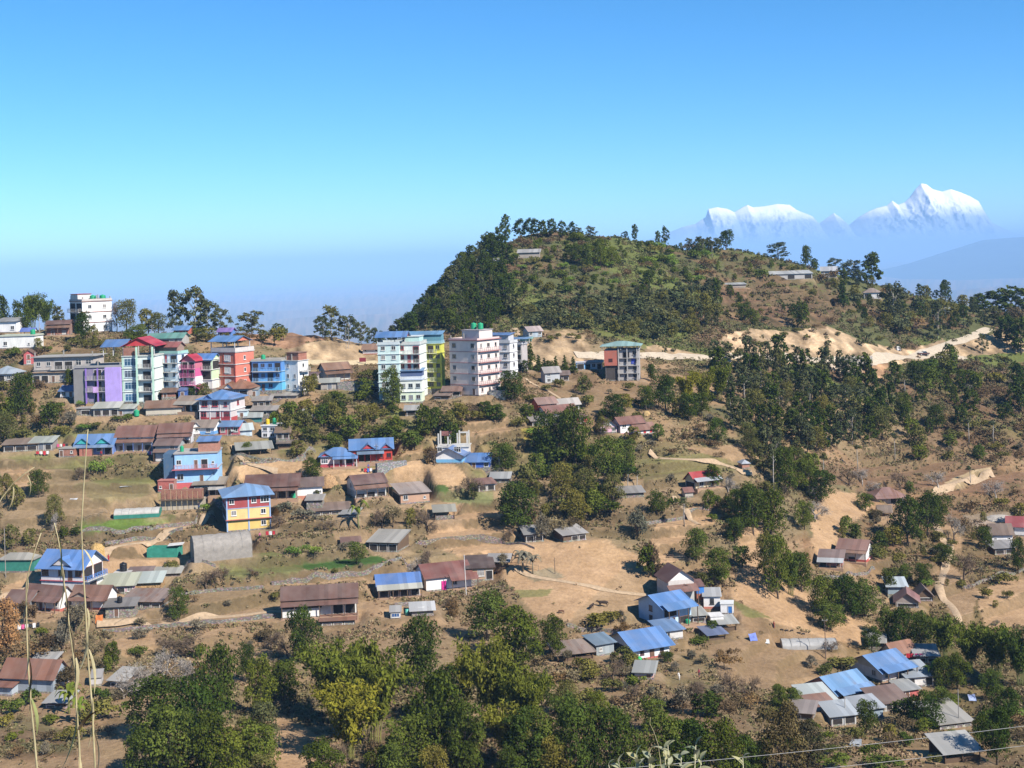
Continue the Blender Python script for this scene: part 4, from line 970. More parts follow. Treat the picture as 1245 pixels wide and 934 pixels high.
bld('porch_cottage', 'white cottage with brown roof, gable front and red base next to the stone house', HSE, 108, 742, 44, 15, 1, side=6, yaw=-10, wall=(0.78,0.76,0.74), front=['.d.'], plinth=(0.52,0.14,0.10), plinth_h=0.5, roof=('gable', (0.25,0.14,0.10), 1.9), dorm=[(0.28,4.0,1.0)], dormc=(0.33,0.25,0.2), skirt=(2.0,1.3,(0.27,0.15,0.11)), key='porchcot')
bld('green_roofed_shed', 'shed with pale olive roof and pink striped wall behind the stone house', SHD, 142, 722, 42, 10, 1, d=6, yaw=4, wall=(0.55,0.36,0.38), front=['owow'], roof=('lean', (0.45,0.45,0.33), 1.0), rust=0.05)
bld('firewood_store', 'firewood store with pale green roof and stacked golden logs', SHD, 179, 721, 32, 13, 1, d=5, yaw=4, wall=plain((0.42,0.26,0.12), 0.9, 0.2, 0.5, 3.0), front=['...'], roof=('lean', (0.46,0.50,0.45), 0.9), rust=0.05)
bld('rust_roofed_shed', 'long shed with streaked rusty roof in front of the firewood store', SHD, 172, 739, 48, 8, 1, d=6, yaw=-8, wall=timber, front=['oooo'], roof=('lean', (0.33,0.26,0.22), 0.9), rust=0.6)
bld('stone_house', 'low rubble stone house with flat dark roof carrying a black tank', HSE, 146, 751, 34, 14, 1, side=5, yaw=5, wall=rubble, front=['.d..'], roof=('lean', (0.22,0.2,0.18), 0.5), key='stonehouse')
bld('tank_house', 'small white block carrying the big black tank behind the pale olive roof', 'outhouse', 147, 704, 18, 6, 1, d=4, wall=(0.72,0.7,0.66), roof=('flat', (0.45,0.43,0.4)), key='tankhouse')
bld('back_shed', 'low tin roofed shed between the black tank and the firewood store', SHD, 168, 703, 26, 5, 1, d=4, yaw=2, wall=timber, front=['oo'], roof=('lean', (0.25,0.18,0.16), 0.5))
bld('back_shed', 'low pale shed with sagging grey roof beside the net house', SHD, 203, 701, 30, 4, 1, d=4, yaw=4, wall=timber, front=['o.'], roof=('lean', (0.4,0.38,0.33), 0.4))
bld('net_shed', 'shed with green netting walls and grey roof at the picture edge', SHD, 20, 696, 44, 15, 1, side=4, yaw=-6, wall=plain(GREENNET, 0.9), roof=('hip', (0.34,0.32,0.27), 1.1), ov=0.3, key='netshed')
bld('rust_roofed_house', 'large house with orange-rust roof and bluish tin wall, nearest of the village', HSE, 34, 842, 68, 20, 1, side=8, yaw=-14, wall=sheet((0.38,0.44,0.50),0.08), front=['....'], roof=('gable', (0.30,0.15,0.10), 2.2), rust=0.35, key='rustbig')
bld('rust_roofed_annex', 'lower rusty annex at the corner of the large orange-rust roofed house', HSE, -2, 846, 36, 12, 1, d=6, yaw=-14, wall=sheet((0.40,0.46,0.52),0.08), front=['...'], roof=('lean', (0.27,0.13,0.09), 1.2))
bld('hen_house', 'little slatted shed with grey roof just behind the orange-rust roof', SHD, 49, 815, 26, 8, 1, d=4, yaw=-6, wall=timber, front=['oo'], roof=('lean', (0.38,0.37,0.35), 0.7))
bld('stick_hut', 'small hut with white plank roof among dry scrub below the dirt path', 'hut', 143, 836, 20, 9, 1, d=4, yaw=-18, wall=timber, front=['o.'], roof=('lean', (0.46,0.43,0.38), 0.8))
bld('stick_hut', 'tiny pale hut behind the tall dry stalks', 'hut', 117, 834, 12, 10, 1, d=3, yaw=10, wall=(0.5,0.48,0.46), roof=('lean', (0.38,0.35,0.32), 0.5), ov=0.2)
bld('scrap_hut', 'collapsed hut of grey planks below the large rust roofed house', 'hut', 68, 861, 26, 7, 1, d=4, yaw=-6, wall=timber, front=['o.'], roof=('lean', (0.40,0.39,0.36), 0.5))
bld('double_roof_house', 'long white house with two-tier chocolate roof behind bamboo tops', HSE, 389, 749, 88, 23, 1, side=6, yaw=6, wall=(0.66,0.64,0.6), front=['..S.Do'], roof=('gable', (0.17,0.10,0.08), 1.8), skirt=(2.4,1.8,(0.20,0.115,0.09)), rust=0.12, key='double')
bld('end_wing', 'white walled wing with flat brown roof at the left end of the two-tier house', HSE, 366, 752, 44, 13, 1, d=6, yaw=6, wall=(0.74,0.72,0.68), front=['...'], roof=('lean', (0.20,0.12,0.10), 0.8), side=8)
bld('rust_lean_to', 'rusty strip of roof over a low shed in front of the two-tier house', SHD, 411, 760, 40, 6, 1, d=4, yaw=4, wall=timber, front=['ooo'], roof=('lean', (0.30,0.16,0.11), 0.4), rust=0.5)
bld('blue_tarp_house', 'open veranda house roofed half in blue sheets and half in pale tin', HSE, 486, 726, 50, 12, 1, side=10, yaw=10, wall=(0.34,0.22,0.15), front=['oooo'], roof=('gable', (0.12,0.24,0.58), 1.9), skirt=(1.9,1.8,(0.44,0.43,0.37)), key='bluetarp')
bld('school_house', 'white house with long red-brown roof, pale roof strip and lower wing', HSE, 546, 717, 54, 17, 1, side=16, yaw=18, wall=(0.78,0.76,0.73), front=['..w.','....'], left=['.w'], roof=('gable', (0.24,0.10,0.08), 1.9), skirt=(2.1,2.0,(0.25,0.11,0.085),3.1,(0.0,6.0)), rust=0.1, key='school')
bld('adobe_house', 'tan mud house with dark patched roof at the end of the red-brown roofed house', HSE, 585, 706, 30, 16, 1, side=8, yaw=6, wall=ADOBE, front=['.WD'], glass=(0.02,0.05,0.1), roof=('lean', (0.13,0.09,0.075), 1.0), key='adobe')
bld('adobe_shed', 'small grey roofed shed on poles right of the tan mud house', SHD, 606, 690, 24, 8, 1, d=5, yaw=-10, open=True, boards=timber, roof=('gable', (0.33,0.31,0.29), 1.0))
bld('tarp_shelter', 'shelter covered with crumpled white plastic beside blue and green bins', 'shelter', 514, 749, 26, 7, 1, d=4, yaw=6, wall=plain((0.25,0.22,0.2)), roof=('lean', (0.55,0.54,0.52), 0.5), rust=0.3)
bld('kiln_box', 'small white kennel with dark opening left of the white plastic shelter', 'kennel', 481, 752, 12, 8, 1, d=3, yaw=4, wall=(0.6,0.58,0.55), front=['W'], glass=(0.02,0.1,0.3), roof=('lean', (0.42,0.40,0.37), 0.4), ov=0.25)
bld('gable_house', 'brown house with white front gable and lower grey gable uphill of the blue roofs', HSE, 829, 735, 32, 30, 2, side=10, yaw=14, wall=[(0.42,0.42,0.40),(0.55,0.50,0.46)], front=['.ww.','...'], roof=('gable', (0.24,0.13,0.11), 2.0, 'y'), gable=(0.74,0.72,0.7), skirt=(3.0,2.2,(0.25,0.135,0.11),4.0), dorm=[(0.62,3.6,0.9)], dormz=3.2, dormc=(0.4,0.38,0.36), key='gablehouse')
bld('white_outhouse', 'white outhouse with grey roof and pink base right of the brown gable house', 'outhouse', 866, 740, 20, 15, 1, d=4, yaw=-5, wall=(0.76,0.74,0.72), front=['n'], frame=(0.05,0.05,0.05), plinth=(0.5,0.2,0.15), plinth_h=0.4, roof=('lean', (0.45,0.45,0.44), 0.7), ov=0.3, key='whiteout')
bld('blue_annex', 'blue and orange painted annex at the corner of the brown gable house', 'outhouse', 852, 731, 9, 18, 1, d=4, yaw=4, wall=[(0.42,0.16,0.10),(0.05,0.2,0.55)], roof=('lean', (0.25,0.14,0.12), 0.5), ov=0.2)
bld('toilet_hut', 'small white toilet hut with blue door at the field edge', 'hut', 884, 747, 15, 12, 1, d=3, yaw=-10, wall=(0.78,0.76,0.74), front=['.d'], door=(0.04,0.18,0.5), roof=('flat', (0.6,0.6,0.58)), slab_out=0.1)
bld('light_blue_house', 'pale blue two-storey house with two-level blue roof and dark window', HSE, 808, 762, 30, 24, 2, side=24, yaw=28, wall=(0.46,0.62,0.78), front=['DD','o.'], left=['.w.','.w.'], frame=(0.2,0.12,0.1), roof=('gable', (0.15,0.31,0.68), 1.7), skirt=(3.6,2.2,(0.15,0.30,0.62),4.5), ov=0.7, key='lightblue')
SPECS[-1].update(u=824, w=36, v=760, side=26, yaw=30)
bld('blue_long_house', 'long white house with broad blue roof and three dark front openings', HSE, 793, 800, 44, 15, 1, side=26, yaw=24, wall=(0.78,0.77,0.76), front=['.w.d.w.'], left=['o'], frame=(0.12,0.06,0.06), plinth=(0.42,0.12,0.10), plinth_h=0.25, roof=('gable', (0.16,0.31,0.66), 1.9), ov=0.9, skirt=None, wear=0.15, key='bluelong')
bld('blue_annex', 'low annex with blue roof between the two blue roofed houses', HSE, 818, 778, 26, 12, 1, d=5, yaw=20, wall=(0.6,0.58,0.55), front=['w.'], roof=('lean', (0.20,0.32,0.56), 0.7))
bld('tin_cabin', 'square grey tin cabin with slate blue roof left of the long blue roof', SHD, 736, 797, 22, 15, 1, side=12, yaw=26, wall=sheet((0.38,0.43,0.45),0.08), front=['s.'], roof=('lean', (0.22,0.30,0.40), 0.6), key='tincabin')
bld('rust_woodshed', 'long open woodshed with rusty tin roof left of the grey tin cabin', SHD, 700, 803, 44, 9, 1, d=5, yaw=16, open=True, boards=timber, backwall=timber, roof=('lean', (0.34,0.27,0.22), 0.8), rust=0.5, key='woodshed')
bld('tank_hut', 'little pink-based hut with grey roof below the long blue roof', 'hut', 783, 826, 22, 9, 1, d=4, yaw=-12, wall=[(0.6,0.36,0.30),(0.4,0.45,0.5)], front=['.d'], roof=('lean', (0.36,0.36,0.33), 0.6), key='tankhut')
bld('open_stall', 'dark stall with grey roof by the white garden wall', SHD, 886, 767, 20, 9, 1, d=4, yaw=8, open=True, boards=timber, roof=('lean', (0.40,0.40,0.37), 0.5))
bld('tarp_stall', 'stall covered by a slate blue tarpaulin below the grey roofed stall', SHD, 872, 778, 22, 7, 1, d=4, yaw=16, open=True, boards=timber, roof=('lean', (0.20,0.24,0.40), 0.5))
bld('garden_wall_hut', 'low white hut half hidden by a bush near the toilet hut', 'hut', 872, 758, 16, 8, 1, d=3, yaw=6, wall=(0.72,0.7,0.68), roof=('flat', (0.62,0.6,0.58)), slab_out=0.1)
bld('small_lean_to', 'grey lean-to joining the pale blue house on its right side', SHD, 850, 757, 18, 9, 1, d=4, yaw=10, wall=timber, front=['o'], roof=('lean', (0.40,0.40,0.36), 0.5))
bld('small_house', 'small white house with blue roof squeezed left of the purple block', HSE, 82, 484, 18, 9, 1, d=5, yaw=-6, wall=WHITE, front=['wd'], roof=('gable', BLUE_ROOF, 1.1))
bld('brick_cabin', 'half built brick cabin with rusty roof under the white-blue block', 'hut', 205, 484, 16, 7, 1, d=4, yaw=5, wall=brick, front=['d.'], roof=('lean', RUST_ROOF, 0.6))
bld('tin_cabin', 'blue tin cabin beside the bushes below the pink narrow house', 'hut', 222, 486, 10, 11, 1, d=3, yaw=0, wall=(0.06,0.12,0.34), front=['d'], roof=('lean', (0.12,0.2,0.45), 0.5), ov=0.2)
bld('roadside_shed', 'grey shed with brown roof right of the white tower', SHD, 376, 466, 16, 9, 1, d=4, yaw=-6, wall=(0.4,0.36,0.33), front=['oD'], roof=('lean', BROWN_ROOF, 0.6))
bld('stilt_shed', 'plank shed with pale roof on the bank below the brown hipped roof', SHD, 318, 494, 22, 7, 1, d=4, yaw=4, wall=timber, front=['ooD'], roof=('lean', (0.34,0.31,0.28), 0.6))
bld('plank_hut', 'brown plank hut in the scrub left of the corner block', 'hut', 459, 478, 14, 8, 1, d=4, yaw=8, wall=timber, front=['o'], roof=('lean', (0.26,0.22,0.2), 0.6))
bld('field_hut', 'little grey hut alone in the green scrub below the yellow block', 'hut', 500, 506, 14, 8, 1, d=4, yaw=-4, wall=timber, front=['D'], roof=('gable', (0.36,0.35,0.33), 0.9))
# --- right bottom compound
bld('pink_blue_house', 'pink walled house with wide light blue gable roof at the heart of the compound', HSE, 1038, 852, 44, 14, 1, side=26, yaw=30, wall=(0.56,0.33,0.38), front=['DwD'], left=['.w'], roof=('gable', (0.22,0.40,0.70), 2.0), ov=0.8, skirt=(2.0,1.9,(0.22,0.38,0.68)), key='pinkblue')
bld('upper_blue_house', 'white house with blue gable roof at the top of the compound', HSE, 1090, 826, 40, 14, 1, side=28, yaw=30, wall=(0.74,0.72,0.70), front=['w.w'], left=['.w'], gable=(0.6,0.55,0.45), roof=('gable', (0.17,0.32,0.64), 2.0), ov=0.8, skirt=(2.1,1.9,(0.18,0.33,0.66)), key='upperblue')
bld('rust_wing', 'rust-brown roofed wing behind the upper blue roof', HSE, 1100, 802, 30, 10, 1, side=10, yaw=28, wall=(0.55,0.5,0.46), front=['...'], roof=('gable', (0.33,0.17,0.11), 1.6), rust=0.4)
bld('white_tin_shed', 'shed with pale white-green tin roof on the field side of the compound', SHD, 1000, 862, 34, 10, 1, d=6, yaw=12, wall=(0.45,0.33,0.33), front=['..D'], roof=('lean', (0.48,0.51,0.48), 1.0), rust=0.05)
bld('rusty_porch', 'porch with rust and white striped roof below the pale tin shed', SHD, 1003, 871, 34, 9, 1, d=5, yaw=14, open=True, boards=timber, roof=('lean', (0.34,0.20,0.14), 0.8), rust=0.5)
bld('timber_shack', 'brown timber shack with tilted grey roof at the corner of the compound', SHD, 975, 875, 24, 9, 1, d=4, yaw=-20, wall=timber, front=['o.'], roof=('lean', (0.30,0.25,0.22), 0.6))
bld('tin_front_shed', 'grey tin shed with large flat roof at the front of the compound', SHD, 1026, 882, 32, 13, 1, d=4, yaw=12, wall=tinw, front=['oD'], roof=('lean', (0.38,0.41,0.43), 0.9), key='tinfront')
bld('tin_blue_shed', 'bluish tin shed with grey roof beside the large flat-roofed one', SHD, 1060, 874, 30, 13, 1, d=4, yaw=16, wall=tinb, front=['...'], roof=('lean', (0.36,0.38,0.40), 0.8))
bld('brown_barn', 'brown barn with dull rust roof on the right side of the compound', SHD, 1086, 864, 40, 11, 1, d=4.5, yaw=18, wall=(0.25,0.16,0.13), front=['oDoo'], roof=('lean', (0.23,0.16,0.13), 1.2), key='brownbarn')
bld('red_outhouse', 'red walled outhouse with grey roof behind the brown barn', 'outhouse', 1108, 850, 20, 12, 1, d=4, yaw=18, wall=(0.48,0.12,0.11), front=['d.'], roof=('lean', (0.36,0.36,0.34), 0.5))
bld('grey_blue_house', 'house with roof half grey half blue on the far right of the compound', HSE, 1119, 835, 34, 13, 1, d=6, yaw=10, wall=(0.65,0.63,0.6), front=['D.D'], roof=('lean', (0.34,0.38,0.42), 1.0))
bld('grey_hut', 'grey tin roofed hut behind the compound near hanging red cloths', 'hut', 1127, 806, 26, 9, 1, d=5, yaw=-8, wall=timber, front=['oo'], roof=('lean', (0.42,0.42,0.42), 0.7))
bld('small_grey_hut', 'small dark hut uphill of the rust-brown wing', 'hut', 1066, 788, 18, 7, 1, d=4, yaw=-14, wall=timber, front=['o'], roof=('lean', (0.38,0.36,0.33), 0.6))
bld('big_barn', 'large low barn with weathered grey slab roof among the bushes', 'barn', 1162, 885, 42, 7, 1, d=7.5, yaw=14, wall=timber, front=['oooo'], roof=('lean', (0.34,0.32,0.28), 1.3), key='bigbarn')
bld('lower_barn', 'barn on posts with grey roof, lowest of the right-hand buildings', 'barn', 1171, 927, 46, 13, 1, d=5, yaw=10, open=True, boards=timber, backwall=timber, roof=('lean', (0.40,0.39,0.36), 1.0), key='lowerbarn')
# --- right slope
bld('white_brown_house', 'white farmhouse with striped rust roof and red base on the right-hand slope', HSE, 1036, 683, 30, 16, 2, side=14, yaw=-28, wall=(0.78,0.75,0.72), front=['.D.','...'], right=['w','.'], plinth=(0.48,0.10,0.08), plinth_h=0.6, roof=('gable', (0.34,0.20,0.16), 1.6), rust=0.4, skirt=(2.2,1.4,(0.33,0.2,0.14)), key='rightfarm')
bld('grey_byre', 'grey roofed byre with tin lean-to left of the striped rust roof', SHD, 1010, 690, 26, 10, 1, d=5, yaw=-18, wall=(0.45,0.2,0.16), front=['o.d'], roof=('lean', (0.30,0.22,0.19), 1.0), skirt=(1.4,1.6,(0.44,0.45,0.45)), key='byre')
bld('patched_house', 'low house with patched rust and white roof beneath bare trees', HSE, 1082, 613, 34, 10, 1, side=5, yaw=5, wall=(0.42,0.38,0.34), front=['..oo'], roof=('hip', (0.33,0.20,0.17), 1.8), rust=0.6, skirt=(1.7,1.6,(0.36,0.22,0.19)), key='patched')
bld('thatch_hut', 'small thatched hut below the patched rust and white roof', 'hut', 1076, 628, 14, 6, 1, d=4, yaw=-10, open=True, boards=timber, roof=('gable', (0.26,0.20,0.15), 1.3))
bld('red_edge_house', 'red roofed white house at the right picture edge', HSE, 1244, 652, 34, 12, 1, d=7, yaw=-20, wall=(0.74,0.72,0.70), front=['w.w'], roof=('gable', (0.42,0.12,0.12), 1.9))
bld('thatched_edge_house', 'white house with brown thatch-like roof below the red roof at picture edge', HSE, 1219, 661, 24, 12, 1, d=6, yaw=-6, wall=(0.76,0.74,0.72), front=['s.s'], roof=('gable', (0.24,0.18,0.14), 2.0))
bld('edge_shed', 'grey shed with two stacked roofs in front of the brown thatch-like roof', SHD, 1222, 674, 26, 8, 1, d=5, yaw=8, wall=timber, front=['oo'], roof=('lean', (0.30,0.28,0.26), 0.7))
bld('blue_tin_house', 'pale blue tin house with white-grey roof behind a dark round bush', HSE, 1091, 724, 22, 11, 1, d=5, yaw=-6, wall=sheet((0.40,0.50,0.56),0.05), front=['..'], roof=('lean', (0.48,0.53,0.55), 0.8))
bld('rust_gable_hut', 'rust-pink gabled hut in front of the pale blue tin house', 'hut', 1103, 739, 26, 8, 1, d=6, yaw=-14, wall=(0.33,0.27,0.24), front=['o'], roof=('gable', (0.32,0.17,0.15), 1.7, 'y'))
bld('thatch_gable_hut', 'brown thatched gable hut right of the rust-pink gabled hut', 'hut', 1125, 731, 18, 7, 1, d=5, yaw=-6, wall=timber, front=['o'], roof=('gable', (0.24,0.18,0.15), 1.6, 'y'))
bld('grey_field_hut', 'tiny brick hut with grey cap roof under the wood edge', 'hut', 907, 570, 9, 6, 1, d=3, yaw=10, wall=(0.4,0.2,0.14), roof=('hip', (0.42,0.45,0.5), 0.8), ov=0.3)
bld('brown_field_hut', 'tiny brown roofed hut on the path below the red roofed cottage', 'hut', 838, 605, 10, 7, 1, d=3, yaw=10, wall=(0.42,0.38,0.33), roof=('gable', (0.3,0.15,0.12), 0.8), ov=0.3)
# --- on the wooded hill
bld('hilltop_shed', 'long grey shed with pale roof high on the wooded hill', SHD, 643, 314, 26, 7, 1, d=6, yaw=-4, wall=(0.33,0.29,0.25), front=['....'], roof=('lean', (0.42,0.40,0.37), 1.2), key='hillshed')
bld('hill_ruin', 'small grey shed half hidden by trees left of the hilltop shed', SHD, 602, 322, 18, 5, 1, d=5, yaw=5, wall=(0.4,0.4,0.4), roof=('lean', (0.36,0.36,0.38), 0.8))
bld('hill_greenhouse', 'long low pale-roofed farm building on the shoulder of the hill', 'farm building', 962, 340, 52, 7, 1, d=7, yaw=3, wall=(0.4,0.38,0.36), front=['o.o.o'], roof=('lean', (0.44,0.44,0.42), 1.2), key='shoulder')
bld('hill_house', 'grey farmhouse with pale gable beside the long pale-roofed building', HSE, 1008, 338, 18, 9, 1, d=6, yaw=-12, wall=(0.42,0.45,0.47), front=['.o'], roof=('gable', (0.42,0.42,0.43), 1.8))
bld('hill_cottage', 'white-walled cottage with brown patchy roof on the right shoulder', HSE, 1061, 364, 20, 8, 1, d=6, yaw=-8, wall=(0.62,0.6,0.57), front=['o.w'], roof=('hip', (0.36,0.29,0.24), 2.0), key='shouldercot')
bld('hill_wall_shed', 'narrow low grey roofed shed on the bare hill terraces', SHD, 894, 350, 26, 4, 1, d=5, yaw=4, wall=(0.33,0.28,0.24), roof=('lean', (0.40,0.40,0.37), 0.6))
bld('hill_hut', 'tiny green-grey hut among the trees of the right shoulder', 'hut', 1152, 381, 10, 5, 1, d=4, wall=(0.3,0.35,0.33), roof=('gable', (0.4,0.42,0.4), 0.9))

# ------------------------------------------------------------------ level the building plots, then build
for s in SPECS:
    x, y, z = place(s['u'], s['v'])
    px = y / F
    s['yr'] = R(s['yaw'])
    s['wm'] = s['w'] * px / math.cos(s['yr'])
    s['dm'] = s['side'] * px / max(0.2, abs(math.sin(s['yr']))) if s['side'] else s['d']
    s['dm'] = min(s['dm'], 13.0)
    s['hm'] = s['H'] * px / s['n']
    s['loc'] = (x, y, z); s['px'] = px
for s in sorted(SPECS, key=lambda s: -s['loc'][1]):
    level_pad(s['loc'][0], s['loc'][1], s['loc'][2], s['wm'], s['dm'], s['yr'], 0.5 if s['n'] * s['hm'] < 6 else 0.9)
for u, v, w, d, yaw in ((272,680,68,6.5,20),(166,630,54,4.5,6),(985,790,66,4.5,-4),(197,678,38,3.6,-6),(222,620,52,2.5,3)):
    x, y, z = place(u, v); level_pad(x, y, z, w * y / F, d, R(yaw), 0.6)
BUILT = {}
for s in SPECS:
    b = build_house(s)
    if s.get('key'): BUILT[s['key']] = b

def on_roof(key, fx, fy, dz=0.0):
    b = BUILT[key]; c, sn = math.cos(b.s['yr']), math.sin(b.s['yr'])
    lx, ly = b.w * fx, b.d * fy
    return (b.s['loc'][0] + lx * c - ly * sn, b.s['loc'][1] + lx * sn + ly * c, b.s['loc'][2] + b.n * b.h + 0.172 + dz)
GRN = (0.02, 0.30, 0.14); BLK = (0.012, 0.012, 0.014)
tank(on_roof('hillwhite', -0.05, 0.2), 'green water tank nearest the stair room on the white hillside house', GRN, 0.9, 1.5)
tank(on_roof('hillwhite', 0.33, 0.3), 'green water tank at the outer corner of the white hillside house roof', GRN, 0.9, 1.5)
tank(on_roof('lowwhite', 0.38, 0.3), 'green water tank standing on the low white terrace', GRN, 0.7, 1.5)
tank(on_roof('terrace', -0.02, 0.2), 'green water tank on the grey terrace behind the purple block', GRN, 0.6, 1.4)
tank(on_roof('blueblock', -0.22, 0.4), 'green water tank on the flat roof of the blue block', GRN, 0.6, 1.3)
tank(on_roof('gridwhite', -0.25, 0.4), 'yellow water tank on the grid-walled white house', (0.62, 0.42, 0.02), 0.5, 1.3)
tank(on_roof('gridwhite', 0.22, 0.4), 'green water tank next to the yellow one on the grid-walled house', GRN, 0.5, 1.5)
tank(on_roof('pink', 0.08, 0.4, 2.6), 'first of two green water tanks crowning the pink block', GRN, 0.75, 1.6)
tank(on_roof('pink', 0.32, 0.4, 2.6), 'outer of two green water tanks crowning the pink block', GRN, 0.75, 1.6)
tank(on_roof('skyblue', -0.36, 0.3), 'green water tank on the roof edge of the sky blue house', GRN, 0.45, 1.3)
tank(on_roof('tankhouse', 0.0, 0.5), 'big black water tank on the small white block', BLK, 0.75, 1.7)
tank(on_roof('stonehouse', -0.05, 0.4, 0.2), 'black water tank standing on the flat stone house roof', BLK, 0.5, 1.1)
for (u, v, label, c, r, h) in [
    (166, 506, 'green water tank on the ground beside the rust-roofed barrack', GRN, 0.7, 1.5),
    (608, 478, 'left of the twin green tanks below the pink block', GRN, 0.8, 1.6),
    (613, 478, 'right of the twin green tanks below the pink block', GRN, 0.8, 1.6),
    (357, 606, 'green water tank between the chocolate roof and white cottage', GRN, 0.5, 1.2),
    (280, 640, 'pale green tank at the corner of the maroon and yellow house', (0.10, 0.45, 0.36), 0.55, 1.2),
    (291, 639, 'dark green tank in front of the maroon and yellow house', (0.02, 0.28, 0.2), 0.65, 1.4),
    (126, 705, 'smaller black water tank beside the tank house', BLK, 0.55, 1.3),
    (777, 807, 'bright green tank behind the little pink-based hut', (0.03, 0.40, 0.10), 0.55, 1.2),
    (836, 759, 'green tank by the wall of the pale blue house', GRN, 0.5, 1.0),
    (1093, 838, 'orange water tank on the red outhouse of the compound', (0.62, 0.28, 0.02), 0.5, 1.2),
    (492, 601, 'turquoise tank at the end of the striped tin roof', (0.08, 0.45, 0.38), 0.6, 1.3)]:
    x, y, z = place(u, v); z = max(z, gz(x, y))
    tank((x, y, z), label, c, r, h)
# ------------------------------------------------------------------ colour of the ground (what grows or lies there), one value per vertex
UU2 = PX + AC[None, :] * CR - ZT / YY[:, None] * F * SR
VV2 = PY - (AC[None, :] * SR + ZT / YY[:, None] * F * CR)
nclump0 = fbm(XX / 9, YG / 9, 131, 3); n1 = fbm(XX / 18, YG / 18, 101, 4); n2 = fbm(XX / 5, YG / 5, 102, 3); n3 = fbm(XX / 60, YG / 60, 103, 2)
SOIL = np.array([0.33, 0.215, 0.12]); DRY = np.array([0.235, 0.175, 0.095]); BROWN = np.array([0.165, 0.11, 0.06]); OLIVE = np.array([0.105, 0.105, 0.045]); GRASS = np.array([0.13, 0.15, 0.05])
def mixc(a, b, t): return a * (1 - t[..., None]) + b * t[..., None]
base = mixc(np.broadcast_to(DRY, (NR, NC, 3)), BROWN, sstep(0.42, 0.62, n1))
base = mixc(base, OLIVE, 0.8 * sstep(0.5, 0.66, n2 * 0.5 + n3 * 0.5))
base = mixc(base, SOIL, 0.7 * sstep(0.52, 0.66, fbm(XX / 14, YG / 14, 104, 3)))
# every terrace is a field of its own: stubble, bare soil, weeds, dry grass
tid = np.floor(q).astype(np.int64); xcut = np.floor((XX + (fbm(XX / 20, YG / 20, 171, 2) - 0.5) * 14 + tid * 13.7) / 34).astype(np.int64)
hsh = ((tid * 7919 + xcut * 104729) * 2654435761 >> 7) % 1000 / 1000.0
PAL = np.array([[0.375,0.25,0.14],[0.30,0.205,0.115],[0.235,0.175,0.09],[0.20,0.165,0.07],[0.155,0.15,0.055],[0.33,0.235,0.135],[0.19,0.135,0.075],[0.26,0.20,0.11]])
tone = PAL[(hsh * len(PAL)).astype(int)] * (0.8 + 0.4 * n2)[..., None]
tone = np.where((XX / YY[:, None] > 0.20)[..., None], tone * np.array([0.80, 0.70, 0.66]), tone)
base = mixc(base, tone, 0.8 * np.clip(TM * 1.3, 0, 1) * (1 - 0.5 * sstep(0.55, 0.7, nclump0)))
hillg = (sstep(448, 470, YG) * (YG < 760))
hillc = mixc(np.broadcast_to(np.array([0.095, 0.10, 0.04]), (NR, NC, 3)), np.array([0.155, 0.10, 0.055]), sstep(0.46, 0.66, n1))
hillc = mixc(hillc, np.array([0.12, 0.14, 0.038]), 0.9 * sstep(0.5, 0.62, fbm(XX / 25, YG / 25, 107, 2)))
base = mixc(base, hillc, hillg)
GREENW = np.zeros((NR, NC)); BARE = np.zeros((NR, NC))
def in_poly(px, py, poly):
    ins = np.zeros(px.shape, bool); n = len(poly); j = n - 1
    for i in range(n):
        xi, yi = poly[i]; xj, yj = poly[j]
        if yi != yj:
            c = ((yi > py) != (yj > py)) & (px < (xj - xi) * (py - yi) / (yj - yi) + xi)
            ins ^= c
        j = i
    return ins
wu = (fbm(XX / 7, YG / 7, 111, 2) - 0.5) * 9; wv = (fbm(XX / 7, YG / 7, 112, 2) - 0.5) * 5
ROWOK = (YG > 150) & (YG < 760)
FIELDS = []
ROCK = 0.2 + 1.6 * fbm(XX / 2.2 + ZT * 0.2, ZT / 3.5 + YG * 0.05, 151, 4)
def paint_poly(poly, c, strength=1.0, bare=0.0, wob=1.0, ymax=760, ymin=150):
    xs = [p[0] for p in poly]; ys = [p[1] for p in poly]
    U = UU2 + wu * wob; V = VV2 + wv * wob
    bb = (U > min(xs)) & (U < max(xs)) & (V > min(ys)) & (V < max(ys)) & (YG > ymin) & (YG < ymax)
    ii = np.where(bb)
    if len(ii[0]) == 0: return
    ok = in_poly(U[ii], V[ii], poly)
    I = (ii[0][ok], ii[1][ok])
    c = np.array(c) * (0.72 + 0.4 * n2[I] + 0.16 * n1[I])[:, None]
    if ymin > 200: c = c * ROCK[I][:, None] ** 1.3
    base[I] = base[I] * (1 - strength) + c * strength
    if bare: BARE[I] = np.maximum(BARE[I], bare)
T1 = (0.40, 0.262, 0.145); T2 = (0.345, 0.23, 0.13); T3 = (0.43, 0.285, 0.155); G1 = (0.055, 0.11, 0.025); G2 = (0.13, 0.15, 0.045); YC = (0.335, 0.24, 0.14); PALE = (0.44, 0.36, 0.26)
SCR = (0.19, 0.14, 0.08)
paint_poly([(0,555),(60,560),(120,590),(190,590),(200,625),(110,632),(30,650),(0,640)], (0.27,0.195,0.11), 0.8, 0.6)
paint_poly([(90,590),(190,575),(200,600),(120,612)], G2, 0.35, 0.4)
paint_poly([(0,568),(60,572),(55,592),(0,600)], T1, 0.9, 0.9)
paint_poly([(94,634),(150,630),(214,626),(214,636),(150,644),(98,646)], (0.12,0.19,0.035), 0.95, 0.6)
paint_poly([(8,556),(60,548),(150,552),(190,560),(110,572),(60,570)], G2, 0.5, 0.4)
paint_poly([(30,524),(90,520),(140,524),(140,534),(30,536)], G2, 0.7, 0.5)
paint_poly([(0,715),(120,670),(230,630),(232,642),(150,672),(60,700),(0,735)], T1, 0.95, 0.9)
